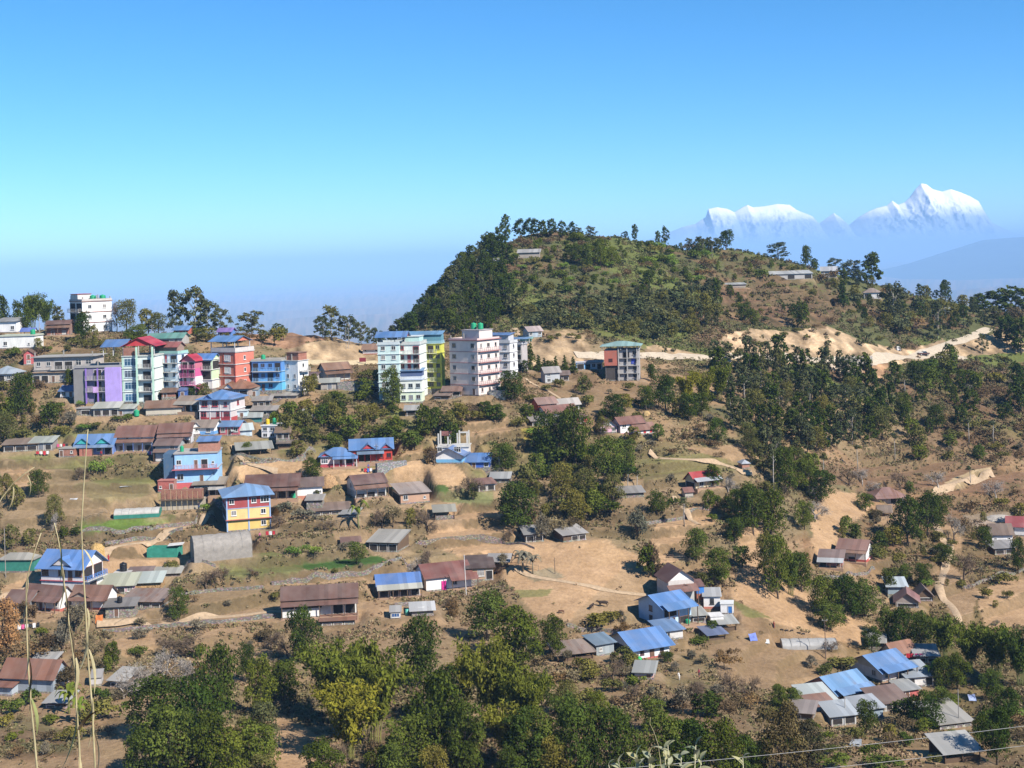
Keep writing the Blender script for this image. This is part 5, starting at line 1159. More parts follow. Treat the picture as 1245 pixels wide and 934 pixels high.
paint_poly([(110,680),(180,662),(220,680),(210,694),(120,706)], T1, 0.9, 0.9)
paint_poly([(265,569),(330,560),(375,560),(380,577),(330,585),(266,583)], T3, 1, 1)
paint_poly([(380,568),(420,572),(470,566),(470,585),(400,590)], T1, 0.95, 0.9)
paint_poly([(478,570),(500,556),(545,560),(566,578),(562,592),(520,592),(482,588)], T3, 1, 1)
paint_poly([(486,542),(516,544),(520,556),(488,556)], T3, 0.9, 0.9)
paint_poly([(340,530),(400,540),(470,536),(470,548),(390,560),(300,556),(290,540)], G2, 0.5, 0.3)
paint_poly([(508,590),(545,591),(545,598),(508,598)], G1, 0.9, 0.8)
paint_poly([(530,599),(562,595),(600,597),(598,616),(535,610)], (0.15,0.19,0.07), 0.75, 0.6)
paint_poly([(520,625),(560,612),(600,620),(640,650),(690,652),(760,668),(802,690),(795,715),(760,742),(700,758),(650,745),(610,700),(520,660)], T1, 0.97, 0.95)
paint_poly([(700,660),(740,655),(770,680),(730,690)], T3, 0.8, 0.95)
paint_poly([(625,716),(672,716),(668,724),(628,726)], G2, 0.7, 0.6)
paint_poly([(636,696),(672,690),(688,702),(650,708)], (0.22,0.20,0.13), 0.7, 0.6)
paint_poly([(360,688),(395,682),(460,676),(474,684),(440,692),(372,694)], G1, 1.0, 0.9)
paint_poly([(270,676),(330,672),(380,678),(360,700),(280,706),(265,690)], G2, 0.75, 0.5)
paint_poly([(300,704),(380,696),(470,692),(520,690),(470,704),(350,715)], T2, 0.8, 0.7)
paint_poly([(190,735),(260,715),(340,706),(345,725),(330,745),(240,748),(190,756)], (0.26,0.185,0.10), 0.75, 0.5)
paint_poly([(120,752),(260,745),(350,738),(350,756),(200,766),(120,768)], T2, 0.7, 0.6)
paint_poly([(130,782),(185,768),(190,790),(150,800)], T1, 0.8, 0.7)
paint_poly([(230,870),(300,885),(345,872),(400,905),(400,950),(230,950)], T1, 0.97, 0.9)
paint_poly([(95,900),(160,880),(180,940),(90,950)], T2, 0.7, 0.6)
paint_poly([(800,560),(870,548),(892,556),(870,572),(800,582)], (0.20,0.175,0.07), 0.9, 0.7)
paint_poly([(825,545),(905,540),(930,556),(905,562),(870,556)], T2, 0.85, 0.7)
paint_poly([(755,585),(805,575),(900,575),(905,590),(830,600)], SCR, 0.5, 0.2)
paint_poly([(795,640),(830,620),(868,612),(935,600),(935,620),(880,628),(850,645),(830,680),(800,690),(790,668)], T1, 0.97, 0.95)
paint_poly([(900,640),(930,635),(920,690),(960,712),(1030,745),(1085,772),(1090,790),(1000,775),(930,752),(890,725),(895,680)], T1, 0.97, 0.95)
paint_poly([(888,728),(912,738),(940,752),(905,750)], G2, 0.7, 0.7)
paint_poly([(860,785),(940,770),(1030,800),(1000,832),(940,840),(880,830)], (0.27,0.18,0.10), 0.8, 0.7)
paint_poly([(992,612),(1010,598),(1040,600),(1060,620),(1030,640),(1000,690),(985,660)], T1, 0.95, 0.9)
paint_poly([(1060,625),(1100,615),(1110,630),(1060,640)], T2, 0.8, 0.7)
paint_poly([(1130,690),(1150,680),(1190,720),(1180,770),(1150,740)], T2, 0.85, 0.8)
paint_poly([(1185,720),(1245,695),(1260,760),(1200,765)], T1, 0.9, 0.85)
paint_poly([(1050,570),(1160,560),(1245,575),(1245,600),(1170,600),(1040,600)], (0.17,0.10,0.06), 0.6, 0.2)
paint_poly([(1100,470),(1245,440),(1260,560),(1110,560)], (0.18,0.105,0.06), 0.5)
paint_poly([(930,540),(990,560),(1060,570),(1060,590),(960,590)], (0.16,0.095,0.055), 0.7)
paint_poly([(560,512),(620,508),(622,528),(565,530)], T2, 0.85, 0.8)
paint_poly([(636,522),(668,516),(664,536),(638,536)], (0.30,0.24,0.05), 0.9, 0.5)
paint_poly([(455,498),(525,497),(530,508),(500,522),(470,520)], (0.15,0.18,0.05), 0.8, 0.5)
paint_poly([(690,465),(780,470),(800,500),(730,520),(650,490)], (0.23,0.155,0.085), 0.6, 0.2)
paint_poly([(760,690),(800,690),(800,740),(770,760),(690,770),(690,755)], (0.26,0.19,0.11), 0.5, 0.2)
# excavated banks along the road and on the saddle
paint_poly([(346,438),(352,424),(395,413),(430,413),(462,436),(462,444),(346,444)], YC, 1, 1, 0.6, ymin=380)
paint_poly([(290,402),(345,404),(390,406),(395,412),(352,424),(300,418)], (0.29,0.17,0.10), 0.95, 1, 0.6, ymin=380)
paint_poly([(622,418),(648,412),(700,408),(715,420),(722,440),(700,444),(625,446)], YC, 1, 1, 0.7, ymin=395)
paint_poly([(640,402),(715,400),(725,414),(640,416)], (0.33,0.23,0.13), 0.8, 0.6, ymin=395)
paint_poly([(776,436),(782,424),(800,418),(822,424),(850,430),(870,437)], YC, 1, 1, 0.7, ymin=420)
paint_poly([(862,438),(880,408),(910,398),(960,404),(1010,396),(1050,418),(1110,424),(1150,412),(1160,432),(1100,444),(870,444)], (0.42,0.30,0.18), 0.95, 0.8, 1.2, ymin=440)
paint_poly([(880,430),(960,424),(1060,432),(1060,440),(880,440)], YC, 0.8, 1, 1.0, ymin=440)
paint_poly([(1120,430),(1170,412),(1240,402),(1250,428),(1140,436)], YC, 1, 1, 0.6, ymin=470)
paint_poly([(1000,434),(1040,434),(1062,440),(1056,458),(1015,452)], PALE, 0.9, 1, 0.6, ymin=440)
paint_poly([(1048,440),(1080,440),(1075,462),(1052,458)], (0.40,0.24,0.13), 0.9, 0.8, 1, ymin=440)
paint_poly([(1150,586),(1180,572),(1206,568),(1204,582),(1180,590),(1150,600)], (0.48,0.36,0.2), 0.95, 1, 0.6)
paint_poly([(866,345),(1010,352),(1040,372),(1000,400),(900,392),(870,372)], (0.17,0.10,0.06), 0.7, 0.3, 1.4, ymin=500)
paint_poly([(1140,640),(1165,638),(1172,676),(1150,672)], T1, 0.9, 0.9)
paint_poly([(1170,625),(1245,622),(1245,636),(1180,640)], (0.42,0.36,0.30), 0.6, 0.8)
# terrace risers carry rough dry grass, trodden ground round the houses is bare
base = mixc(base, np.array([0.105, 0.08, 0.042]), 0.9 * RISER * (1 - 0.3 * n2))
base = mixc(base, np.array([0.33, 0.235, 0.145]), 0.7 * PAD * sstep(0.3, 0.6, n2))
BARE = np.maximum(BARE * (1 - 0.8 * RISER), PAD * 0.9)

base = base * np.array([0.97, 0.96, 0.97])
jj, ii = np.meshgrid(np.arange(NC), np.arange(NR))
Vg = np.stack([XX, YG, ZT], -1).reshape(-1, 3)
k = (np.arange(NR - 1)[:, None] * NC + np.arange(NC - 1)[None, :]).ravel()
Fg = np.stack([k, k + 1, k + NC + 1, k + NC], -1)
gm = bpy.data.materials.new('hillside_ground'); nt, p, N, L = nodes_of(gm)
at = N.new('ShaderNodeVertexColor'); at.layer_name = 'cover'
pos = world_pos(nt)
t1 = ramp(nt, noise(nt, 1.1, 6, 0.7, pos), [(0.28, 0.74), (0.72, 1.22)])
t2 = ramp(nt, noise(nt, 0.22, 4, 0.6, pos), [(0.3, (0.88, 0.85, 0.8)), (0.7, (1.1, 1.1, 1.12))])
c = mix_rgb(nt, 1.0, mix_rgb(nt, 1.0, at.outputs[0], t1, 'MULTIPLY'), t2, 'MULTIPLY')
dots = ramp(nt, noise(nt, 2.6, 3, 0.8, pos), [(0.60, 0.0), (0.70, 0.45)])
L.new(mix_rgb(nt, dots, c, (0.10, 0.085, 0.045)), p.inputs['Base Color'])
p.inputs['Roughness'].default_value = 0.95; p.inputs['Specular IOR Level'].default_value = 0.1
bp = N.new('ShaderNodeBump'); bp.inputs['Strength'].default_value = 0.9; bp.inputs['Distance'].default_value = 0.35
L.new(noise(nt, 0.9, 6, 0.7, pos), bp.inputs['Height']); L.new(bp.outputs[0], p.inputs['Normal'])
gme = np_mesh('ground', Vg, Fg, gm, smooth=True)
ca = gme.color_attributes.new('cover', 'FLOAT_COLOR', 'POINT')
ca.data.foreach_set('color', np.concatenate([base.reshape(-1, 3), np.ones((NR * NC, 1))], 1).astype(np.float32).ravel())
ground = link('ground', gme); tag(ground, 'dry terraced hillside falling from the ridge into the valley', kind='structure')

# ------------------------------------------------------------------ paths and the ridge road: strips draped over the ground
def strip(name, label, pts, width, mat, lift=0.16, seg=1.2, wpx=False):
    P = [Vector(place(u, v)) for u, v in pts]
    dense = []
    for a, b in zip(P[:-1], P[1:]):
        n = max(1, int((b.xy - a.xy).length / seg))
        dense += [a.lerp(b, i / n) for i in range(n)]
    dense.append(P[-1])
    for _ in range(6):
        dense = [dense[0]] + [(dense[i-1] + dense[i] * 2 + dense[i+1]) / 4 for i in range(1, len(dense) - 1)] + [dense[-1]]
    nx = 4; vs = []; fs = []
    for i, q in enumerate(dense):
        d = (dense[min(i+1, len(dense)-1)] - dense[max(i-1, 0)]).xy
        d = d.normalized() if d.length > 1e-6 else Vector((1, 0))
        nrm = Vector((-d.y, d.x))
        w = width * (0.8 + 0.45 * float(vnoise(i * 0.21, width, 5)))
        for k in range(nx + 1):
            xy = q.xy + nrm * w * (k / nx - 0.5)
            zz = max(gz(xy.x, xy.y), gz(xy.x, xy.y - 0.6) - 0.02, gz(xy.x, xy.y + 0.6) - 0.08, gz(xy.x - 0.5, xy.y) - 0.04, gz(xy.x + 0.5, xy.y) - 0.04)
            vs.append((xy.x, xy.y, zz + lift * (1 if 0 < k < nx else 0.2)))
    for i in range(len(dense) - 1):
        for k in range(nx):
            a = i * (nx + 1) + k
            fs.append((a, a + nx + 1, a + nx + 2, a + 1))
    o = MB().add(vs, fs).build(name, mat, smooth=True)
    return tag(o, label, kind='structure')
def terrace_wall(label, pts, h=0.9, c=(0.24, 0.20, 0.155)):
    P = [Vector(place(u, v)) for u, v in pts]; o0 = P[0].copy(); vs = []; fs = []; k = 0
    for a, b in zip(P[:-1], P[1:]):
        n = max(1, int((b - a).length / 0.8))
        for i in range(n + (1 if b is P[-1] else 0)):
            p_ = a.lerp(b, i / n); y = p_.y + (float(vnoise(p_.x * 0.3, p_.y * 0.3, 9)) - 0.5) * 0.5
            zt_ = gz(p_.x, y + 0.6); zb_ = gz(p_.x, y - 0.3) - 0.4
            tp = max(zt_ + 0.05, gz(p_.x, y) + h * (0.75 + 0.45 * float(vnoise(p_.x * 0.9, 3.1, 4))))
            vs += [(p_.x - o0.x, y - o0.y, zb_ - o0.z), (p_.x - o0.x, y + 0.12 - o0.y, tp - o0.z), (p_.x - o0.x, y + 0.6 - o0.y, tp - 0.03 - o0.z), (p_.x - o0.x, y + 0.7 - o0.y, zb_ - o0.z)]
            if k:
                q_ = (k - 1) * 4
                fs += [(q_, q_ + 4, q_ + 5, q_ + 1), (q_ + 1, q_ + 5, q_ + 6, q_ + 2), (q_ + 2, q_ + 6, q_ + 7, q_ + 3)]
            k += 1
    fs += [(0, 1, 2, 3), tuple((k - 1) * 4 + j for j in (3, 2, 1, 0))]
    tag(MB().add(vs, fs).build('terrace_wall', stone_mat(c), None, False, tuple(o0)), label, 'stone wall', 'dry stone terrace walls')
terrace_wall('long dry stone wall under the leafy green crop strip', [(98,650),(140,648),(190,645),(240,637)])
terrace_wall('stone terrace wall behind the round haystack', [(128,664),(165,658),(210,650),(222,645)], 0.8)
terrace_wall('stone wall edging the path above the stone house yard', [(200,690),(240,684),(262,690)], 0.7)
terrace_wall('low wall along the field between maroon house and sky blue house', [(250,612),(262,618),(276,630)], 0.8)
terrace_wall('terrace wall at the top of the tan plot behind the chocolate roof', [(280,560),(320,561),(370,556),(384,552)], 0.7)
terrace_wall('terrace wall under the long open shed field', [(292,566),(330,563),(372,558)], 0.6)
terrace_wall('terrace wall below the dark green crop', [(330,712),(390,703),(450,698),(500,694)], 0.7)
terrace_wall('terrace wall between the two-tier house and the green netting', [(200,728),(260,720),(320,716)], 0.7)
terrace_wall('long low wall on the lower side of the dirt path', [(125,770),(200,764),(270,758),(335,752)], 0.8)
terrace_wall('curved terrace wall crossing the upper tan field', [(505,662),(560,655),(610,660),(650,668)], 0.5, (0.27,0.21,0.15))
terrace_wall('earth bank wall at the foot of the cattle field', [(690,764),(725,768),(758,772)], 0.8, (0.26,0.21,0.15))
terrace_wall('terrace wall along the brown terraces left of the red-roofed cottage', [(776,640),(805,636),(838,628),(862,620)], 0.7)
terrace_wall('terrace wall beneath the striped rust roof farm', [(995,706),(1030,700),(1064,694)], 0.7)
terrace_wall('terrace wall above the plots at the right picture edge', [(1170,716),(1205,704),(1245,694)], 0.7)
dirt = plain((0.40, 0.29, 0.185), 0.95, 0.1, 0.15, 1.5); roadm = plain((0.46, 0.38, 0.28), 0.95, 0.1, 0.12, 1.0)
strip('path', 'pale footpath crossing the big tan field', [(604,690),(640,701),(690,708),(740,719),(788,724)], 1.3, dirt)
strip('path', 'footpath along the terrace under the round netted house', [(0,735),(60,706),(110,684),(170,660),(240,640),(262,632)], 1.6, dirt)
strip('path', 'dirt path passing below the stone house', [(118,760),(170,757),(240,752),(300,748),(345,744)], 1.5, dirt)
strip('path', 'path skirting the yellow-green grass plot', [(790,552),(805,558),(840,560),(875,562),(895,572),(915,578)], 1.5, dirt)
strip('path', 'short track climbing beside the tall pale tree trunks', [(820,610),(832,618),(840,632),(850,640)], 1.2, dirt)
strip('path', 'footpath beside the sky blue house', [(283,546),(292,562),(318,570),(338,578)], 1.2, dirt)
strip('path', 'sloping footpath below the small cypresses', [(640,462),(655,470),(670,478),(684,487)], 1.2, dirt)
strip('path', 'winding dirt track on the right-hand slope', [(1206,576),(1175,583),(1145,598),(1120,610)], 2.2, dirt)
strip('path', 'sandy track descending past the leaning bare tree', [(1136,636),(1142,650),(1156,662),(1150,690),(1140,715),(1160,740),(1166,760)], 1.8, dirt)
strip('road', 'pale gravel road cut along the hill', [(700,433),(740,434),(800,434),(870,437),(940,437),(1000,438),(1060,440),(1120,433),(1160,434),(1178,438)], 5.0, roadm, 0.15)
strip('road', 'dirt road climbing round the right shoulder', [(1110,434),(1140,424),(1170,414),(1190,406),(1204,400)], 4.0, roadm, 0.15)
strip('road', 'gravel road behind the yellow saddle cutting', [(346,441),(380,441),(420,441),(462,442)], 4.0, plain((0.5,0.40,0.24),0.95,0.1), 0.15)
strip('path', 'short dirt lane climbing behind the blue-grey tin house', [(620,414),(628,406),(626,400)], 3.0, dirt, 0.15)
# ------------------------------------------------------------------ far things: blue ridge, snow peaks, haze
def skyline_mesh(name, pts, dist, depth, zbot, mat, seed, rough, nrow=26, step=6.0):
    """a range whose crest is seen through the picture points pts, as a two-sided mountain body at its own distance"""
    us = np.array([p[0] for p in pts], float); vs = np.array([p[1] for p in pts], float)
    A = np.array([unpx(u, v)[0] for u, v in pts]); Bz = np.array([unpx(u, v)[1] for u, v in pts])
    a = np.arange(A.min(), A.max() + 1, step)
    b = np.interp(a, A, Bz)
    n = len(a); rows = []
    x = a / F * dist
    crest = b / F * dist
    for r in range(-nrow, nrow + 1):
        t = abs(r) / nrow
        y = dist + r / nrow * depth
        prof = 1 - t ** 0.85
        k = (fbm(x / (depth * 0.30), np.full(n, y) / (depth * 0.30), seed, 5) - 0.5) * rough * (crest - zbot) * sstep(0.0, 0.25, np.full(n, t))
        rid = np.abs(fbm(x / (depth * 0.16), np.full(n, y) / (depth * 0.3), seed + 3, 6) - 0.5) * 2 + np.abs(fbm(x / (depth * 0.05), np.full(n, y) / (depth * 0.08), seed + 9, 5) - 0.5)
        z = zbot + (crest - zbot) * prof + k - rid * rough * 0.6 * (crest - zbot) * math.sin(math.pi * min(1, t * 1.2)) 
        z = np.where(t >= 0.999, zbot, z)
        rows.append(np.stack([x, np.full(n, y), z], -1))
    V = np.concatenate(rows); m = 2 * nrow + 1
    k = (np.arange(m - 1)[:, None] * n + np.arange(n - 1)[None, :]).ravel()
    me = np_mesh(name, V, np.stack([k, k + 1, k + n + 1, k + n], -1), mat, True)
    return link(name, me)
fm_ = plain((0.05, 0.075, 0.05), 0.95, 0.1, 0.3, 0.004)
o = skyline_mesh('far_hill', [(930,420),(1000,380),(1060,340),(1100,322),(1150,306),(1195,292),(1230,289),(1290,286),(1400,300),(1560,330),(1800,400)], 27000, 5000, -560, fm_, 31, 0.16)
tag(o, 'broad forested ridge far behind the right shoulder, blue with haze', kind='structure')
o = skyline_mesh('distant_hill', [(-700,425),(-300,412),(0,408),(200,408),(280,400),(330,402),(372,396),(410,403),(500,405),(640,420)], 25000, 4000, -560, fm_, 37, 0.14, step=8)
tag(o, 'low hill fading into the haze beyond the saddle', kind='structure')
snow = bpy.data.materials.new('snow_and_hazed_rock'); nt, p, N, L = nodes_of(snow)
g = N.new('ShaderNodeNewGeometry'); sx = N.new('ShaderNodeSeparateXYZ'); L.new(g.outputs['Normal'], sx.inputs[0])
mp_ = noise(nt, 0.0008, 8, 0.75, world_pos(nt))
f = math_node(nt, 'ADD', math_node(nt, 'MULTIPLY', sx.outputs[2], 0.75), math_node(nt, 'MULTIPLY', mp_, 0.6))
sz = N.new('ShaderNodeSeparateXYZ'); L.new(world_pos(nt), sz.inputs[0])
line = math_node(nt, 'ADD', math_node(nt, 'MULTIPLY', sz.outputs[2], 0.000187), math_node(nt, 'MULTIPLY', noise(nt, 0.00045, 6, 0.7, world_pos(nt)), 0.30))
sf = math_node(nt, 'MULTIPLY', ramp(nt, f, [(0.64, 0.15), (0.80, 1.0)]), ramp(nt, line, [(0.49, 0.0), (0.66, 1.0)]))
L.new(mix_rgb(nt, sf, (0.25, 0.31, 0.43), (0.82, 0.80, 0.79)), p.inputs['Base Color'])  # rock tinted towards the haze: distance haze put into its colour
p.inputs['Roughness'].default_value = 0.8
SNOWY = 90000
west = [(700,330),(760,300),(800,288),(830,276),(846,272),(858,264),(861,254),(872,252),(884,254),(893,258),(903,252),(909,249),(915,252),(928,251),(945,248),(960,249),(968,255),(978,259),(988,263),(996,272),(1004,266),(1014,259),(1024,266),(1032,274),(1044,264),(1056,257),(1066,253),(1078,250),(1085,244),(1092,249),(1100,246),(1106,240),(1113,230),(1120,223),(1126,224),(1134,230),(1145,233),(1156,230),(1168,234),(1180,239),(1190,245),(1196,256),(1204,270),(1230,282),(1260,290),(1400,310)]
o = skyline_mesh('snow_mountains', west, SNOWY, 9000, -600, snow, 53, 0.30, nrow=110, step=0.8)
tag(o, 'chain of sunlit snow peaks floating above the haze', kind='structure')

HZ_TOP, HZ_R = 420.0, 79000.0
hm = bpy.data.materials.new('valley_haze'); hm.use_nodes = True; nt = hm.node_tree; nt.nodes.clear()
pv = nt.nodes.new('ShaderNodeVolumePrincipled'); ho = nt.nodes.new('ShaderNodeOutputMaterial')
pv.inputs['Color'].default_value = (0.37, 0.63, 1.0, 1)
pv.inputs['Density'].default_value = 0.000068
pv.inputs['Anisotropy'].default_value = -0.25
nt.links.new(pv.outputs[0], ho.inputs['Volume'])
haze = MB().box(-HZ_R * 1.5, HZ_R * 1.5, -HZ_R * 0.5, HZ_R, float(Z0.min()) - 3.0, HZ_TOP).build('haze', hm)
tag(haze, 'pale blue winter haze filling the valley', kind='stuff')
# ------------------------------------------------------------------ foliage
def leaf_quads(P, Nrm, size, rg, stretch=0.62):
    n = len(P)
    t = rg.normal(size=(n, 3)); t -= (t * Nrm).sum(1, keepdims=True) * Nrm; t /= np.linalg.norm(t, axis=1, keepdims=True) + 1e-9
    b = np.cross(Nrm, t)
    s = (size * rg.uniform(0.6, 1.35, n))[:, None]
    V = np.stack([P + t * s, P + b * s * stretch, P - t * s, P - b * s * stretch], 1).reshape(-1, 3)
    return V

def unit(v): return v / (np.linalg.norm(v, axis=-1, keepdims=True) + 1e-9)

def crown_blobs(blobs, nleaf, size, rg, up=0.25, rand=0.75, shell=0.45, flat=1.0):
    """blobs: (x,y,z,r). leaves sit in the outer shell of each clump, facing roughly outward"""
    B = np.array(blobs); wgt = B[:, 3] ** 2; wgt /= wgt.sum()
    idx = rg.choice(len(B), nleaf, p=wgt)
    d = unit(rg.normal(size=(nleaf, 3))); d[:, 2] = np.where(d[:, 2] < -0.35, -d[:, 2], d[:, 2]); d = unit(d)
    r = B[idx, 3] * (1 - shell * rg.uniform(0, 1, nleaf) ** 1.6) * rg.uniform(0.9, 1.12, nleaf)
    off = d * r[:, None]; off[:, 2] *= flat
    P = B[idx, :3] + off
    Nn = unit(d + rg.normal(size=(nleaf, 3)) * rand + np.array([0, 0, up]))
    return leaf_quads(P, Nn, size, rg)

def quads(n): return np.arange(n * 4).reshape(n, 4)

def tube_np(m, pts, r0, r1, n=4): m.tube(pts, r0, r1, n)

def limbs(m, rg, top, spread, n, r0, z0=0.12):
    """a tapered trunk and n limbs reaching into the crown, unit height"""
    lean = rg.normal(size=2) * 0.015
    pts = [(0, 0, -0.06), (lean[0], lean[1], 0.15), (lean[0]*2 + 0.01, lean[1]*2, 0.4), (lean[0]*3, lean[1]*3, top)]
    m.tube(pts, r0, r0 * 0.35, 6)
    for i in range(n):
        a = 2 * math.pi * (i + rg.uniform(0, 0.6)) / n; z = z0 + (top - z0) * rg.uniform(0.15, 0.75)
        e = spread * rg.uniform(0.6, 0.95)
        m.tube([(0, 0, z), (math.cos(a)*e*0.5, math.sin(a)*e*0.5, z + 0.12), (math.cos(a)*e, math.sin(a)*e, z + rg.uniform(0.15, 0.3))], r0 * 0.45, r0 * 0.12, 4)

PROTO = {}
def proto(kind, variants, fn):
    out = []
    for i in range(variants):
        rg = np.random.default_rng(hash_of(kind) + i)
        out.append(fn(rg))
    PROTO[kind] = out
def hash_of(s): return sum(ord(c) * (i + 7) * 131 for i, c in enumerate(s)) % 100003

bark = plain((0.11, 0.085, 0.065), 0.95, 0.1, 0.3, 4.0); palebark = plain((0.36, 0.33, 0.29), 0.9, 0.1, 0.25, 4.0); twigm = plain((0.16, 0.115, 0.08), 0.95, 0.1, 0.2, 2.0)
L_DARK = leaf_mat('dark_leaves', (0.032, 0.049, 0.009), (0.055, 0.077, 0.014), (0.093, 0.112, 0.024))
L_MID = leaf_mat('green_leaves', (0.058, 0.081, 0.013), (0.093, 0.119, 0.022), (0.139, 0.157, 0.036))
L_OLIVE = leaf_mat('olive_leaves', (0.088, 0.088, 0.024), (0.132, 0.125, 0.036), (0.184, 0.164, 0.054))
L_GREY = leaf_mat('grey_green_leaves', (0.060, 0.068, 0.028), (0.094, 0.102, 0.046), (0.139, 0.142, 0.067))
L_BAMB = leaf_mat('bamboo_leaves', (0.099, 0.107, 0.014), (0.153, 0.154, 0.023), (0.225, 0.207, 0.041))
L_BRIGHT = leaf_mat('bright_leaves', (0.10, 0.16, 0.025), (0.15, 0.22, 0.04), (0.22, 0.28, 0.06))
L_BROWN = leaf_mat('dry_leaves', (0.10, 0.065, 0.035), (0.15, 0.10, 0.055), (0.21, 0.145, 0.085))
L_RUST = leaf_mat('rusty_leaves', (0.22, 0.12, 0.06), (0.30, 0.17, 0.09), (0.36, 0.22, 0.12))
L_GREYDRY = leaf_mat('grey_dry_leaves', (0.14, 0.12, 0.085), (0.19, 0.165, 0.12), (0.25, 0.22, 0.16))

def broad(rg, nleaf, size, nb=13, low=0.04, rx=0.42, gaps=1.0):
    blobs = []
    for i in range(nb + 5):
        z = low + 0.12 + (0.86 - low - 0.12) * (i + rg.uniform(0, 1)) / (nb + 5); e = math.sqrt(max(0.05, 1 - ((z - 0.48) / 0.46) ** 2)) * rx
        a = i * 2.4 + rg.uniform(-0.5, 0.5); rr = e * rg.uniform(0.35, 0.85)
        blobs.append((math.cos(a)*rr, math.sin(a)*rr, z, rg.uniform(0.12, 0.21)))
    blobs.append((rg.normal()*0.05, rg.normal()*0.05, 0.80, 0.19))
    V = crown_blobs(blobs, nleaf, size, rg)
    m = MB(); limbs(m, rg, 0.62, 0.3, 6, 0.032)
    return m, V

def conical(rg, nleaf, size, rx=0.2):
    blobs = []
    for i in range(14):
        z = 0.12 + 0.8 * i / 13; e = rx * (1.02 - z) * 1.25
        a = i * 2.4; blobs.append((math.cos(a)*e*0.5, math.sin(a)*e*0.5, z, e * 0.6 + 0.03))
    V = crown_blobs(blobs, nleaf, size, rg, up=0.3)
    m = MB(); m.tube([(0,0,-0.05),(0,0,0.8)], 0.03, 0.008, 5)
    return m, V

def alder(rg, nleaf, size, rx=0.3):
    blobs = []
    for i in range(26):
        z = 0.16 + 0.80 * (i + rg.uniform(0, 1)) / 26; e = rx * math.sqrt(max(0.06, 1 - ((z - 0.5) / 0.5) ** 2))
        a = i * 2.4 + rg.uniform(-0.6, 0.6); rr = e * rg.uniform(0.3, 1.0)
        blobs.append((math.cos(a)*rr, math.sin(a)*rr, z, rg.uniform(0.06, 0.13)))
    V = crown_blobs(blobs, nleaf, size, rg, shell=0.85, rand=1.0)
    m = MB(); limbs(m, rg, 0.85, 0.26, 7, 0.02, 0.2)
    return m, V

def bamboo(rg, nleaf, size):
    m = MB(); P = []; Nn = []
    nc = 17
    for i in range(nc):
        a = 6.28 * i / nc + rg.uniform(-.2, .2); r0 = rg.uniform(0.02, 0.10); h = rg.uniform(0.72, 1.0); out = rg.uniform(0.12, 0.46)
        pts = []
        for k in range(9):
            t = k / 8; rr = r0 + out * t ** 2.4
            pts.append((math.cos(a)*rr, math.sin(a)*rr, -0.03 + h * (t - 0.16 * t ** 4)))
        m.tube(pts, 0.006, 0.002, 4)
        pts = np.array(pts)
        nl = nleaf // nc
        t = rg.uniform(0.28, 1.0, nl) ** 0.8 * 8; k = np.clip(t.astype(int), 0, 7); f = (t - k)[:, None]
        c = pts[k] * (1 - f) + pts[k+1] * f
        # leaves hang in tufts at the nodes
        tuft = rg.normal(size=(24, 3)) * np.array([0.05, 0.05, 0.022]); ti = rg.integers(0, 24, nl)
        o = tuft[ti] + rg.normal(size=(nl, 3)) * 0.022
        P.append(c + o); Nn.append(unit(o * 8 + rg.normal(size=(nl, 3)) * 0.6 + np.array([0, 0, 0.5])))
    P = np.concatenate(P); Nn = np.concatenate(Nn)
    return m, leaf_quads(P, Nn, size, rg, 0.4)

def bare(rg, depth=5, leaves=0, size=0.03, spread=0.62):
    m = MB(); tips = []
    def grow(p, d, L, r, k):
        q = p + d * L + Vector(rg.normal(size=3)) * L * 0.07
        m.tube([p, (p + q) / 2 + Vector(rg.normal(size=3)) * L * 0.05, q], r * 1.25, max(r * 0.8, 0.0035), 4 if k < 2 else 3)
        if k >= depth: tips.append(q); return
        for i in range(3 if k > 0 else 4):
            dd = (d + Vector(rg.normal(size=3)) * spread + Vector((0, 0, 0.12))).normalized()
            grow(p + (q - p) * rg.uniform(0.55, 1.0), dd, L * rg.uniform(0.62, 0.8), r * 0.58, k + 1)
    grow(Vector((0, 0, -0.04)), Vector((0, 0, 1)), 0.27, 0.028, 0)
    T = np.array([tuple(t) for t in tips]); nt_ = 520
    i = rg.integers(0, len(T), nt_); dd = unit(rg.normal(size=(nt_, 3)) + unit(T[i] - np.array([0, 0, 0.35])) * 1.1)
    s = np.cross(dd, unit(rg.normal(size=(nt_, 3)))); s = unit(s) * 0.0042; Lg = rg.uniform(0.04, 0.11, nt_)[:, None]
    P = T[i] + rg.normal(size=(nt_, 3)) * 0.04
    V = np.stack([P - s, P + s, P + dd * Lg + s * 0.3, P + dd * Lg - s * 0.3], 1).reshape(-1, 3)
    if leaves:
        T = np.array([tuple(t) for t in tips]); i = rg.integers(0, len(T), leaves)
        P = T[i] + rg.normal(size=(leaves, 3)) * 0.045
        V = np.concatenate([V, leaf_quads(P, unit(rg.normal(size=(leaves, 3)) + np.array([0, 0, 0.4])), size, rg)])
    return m, V

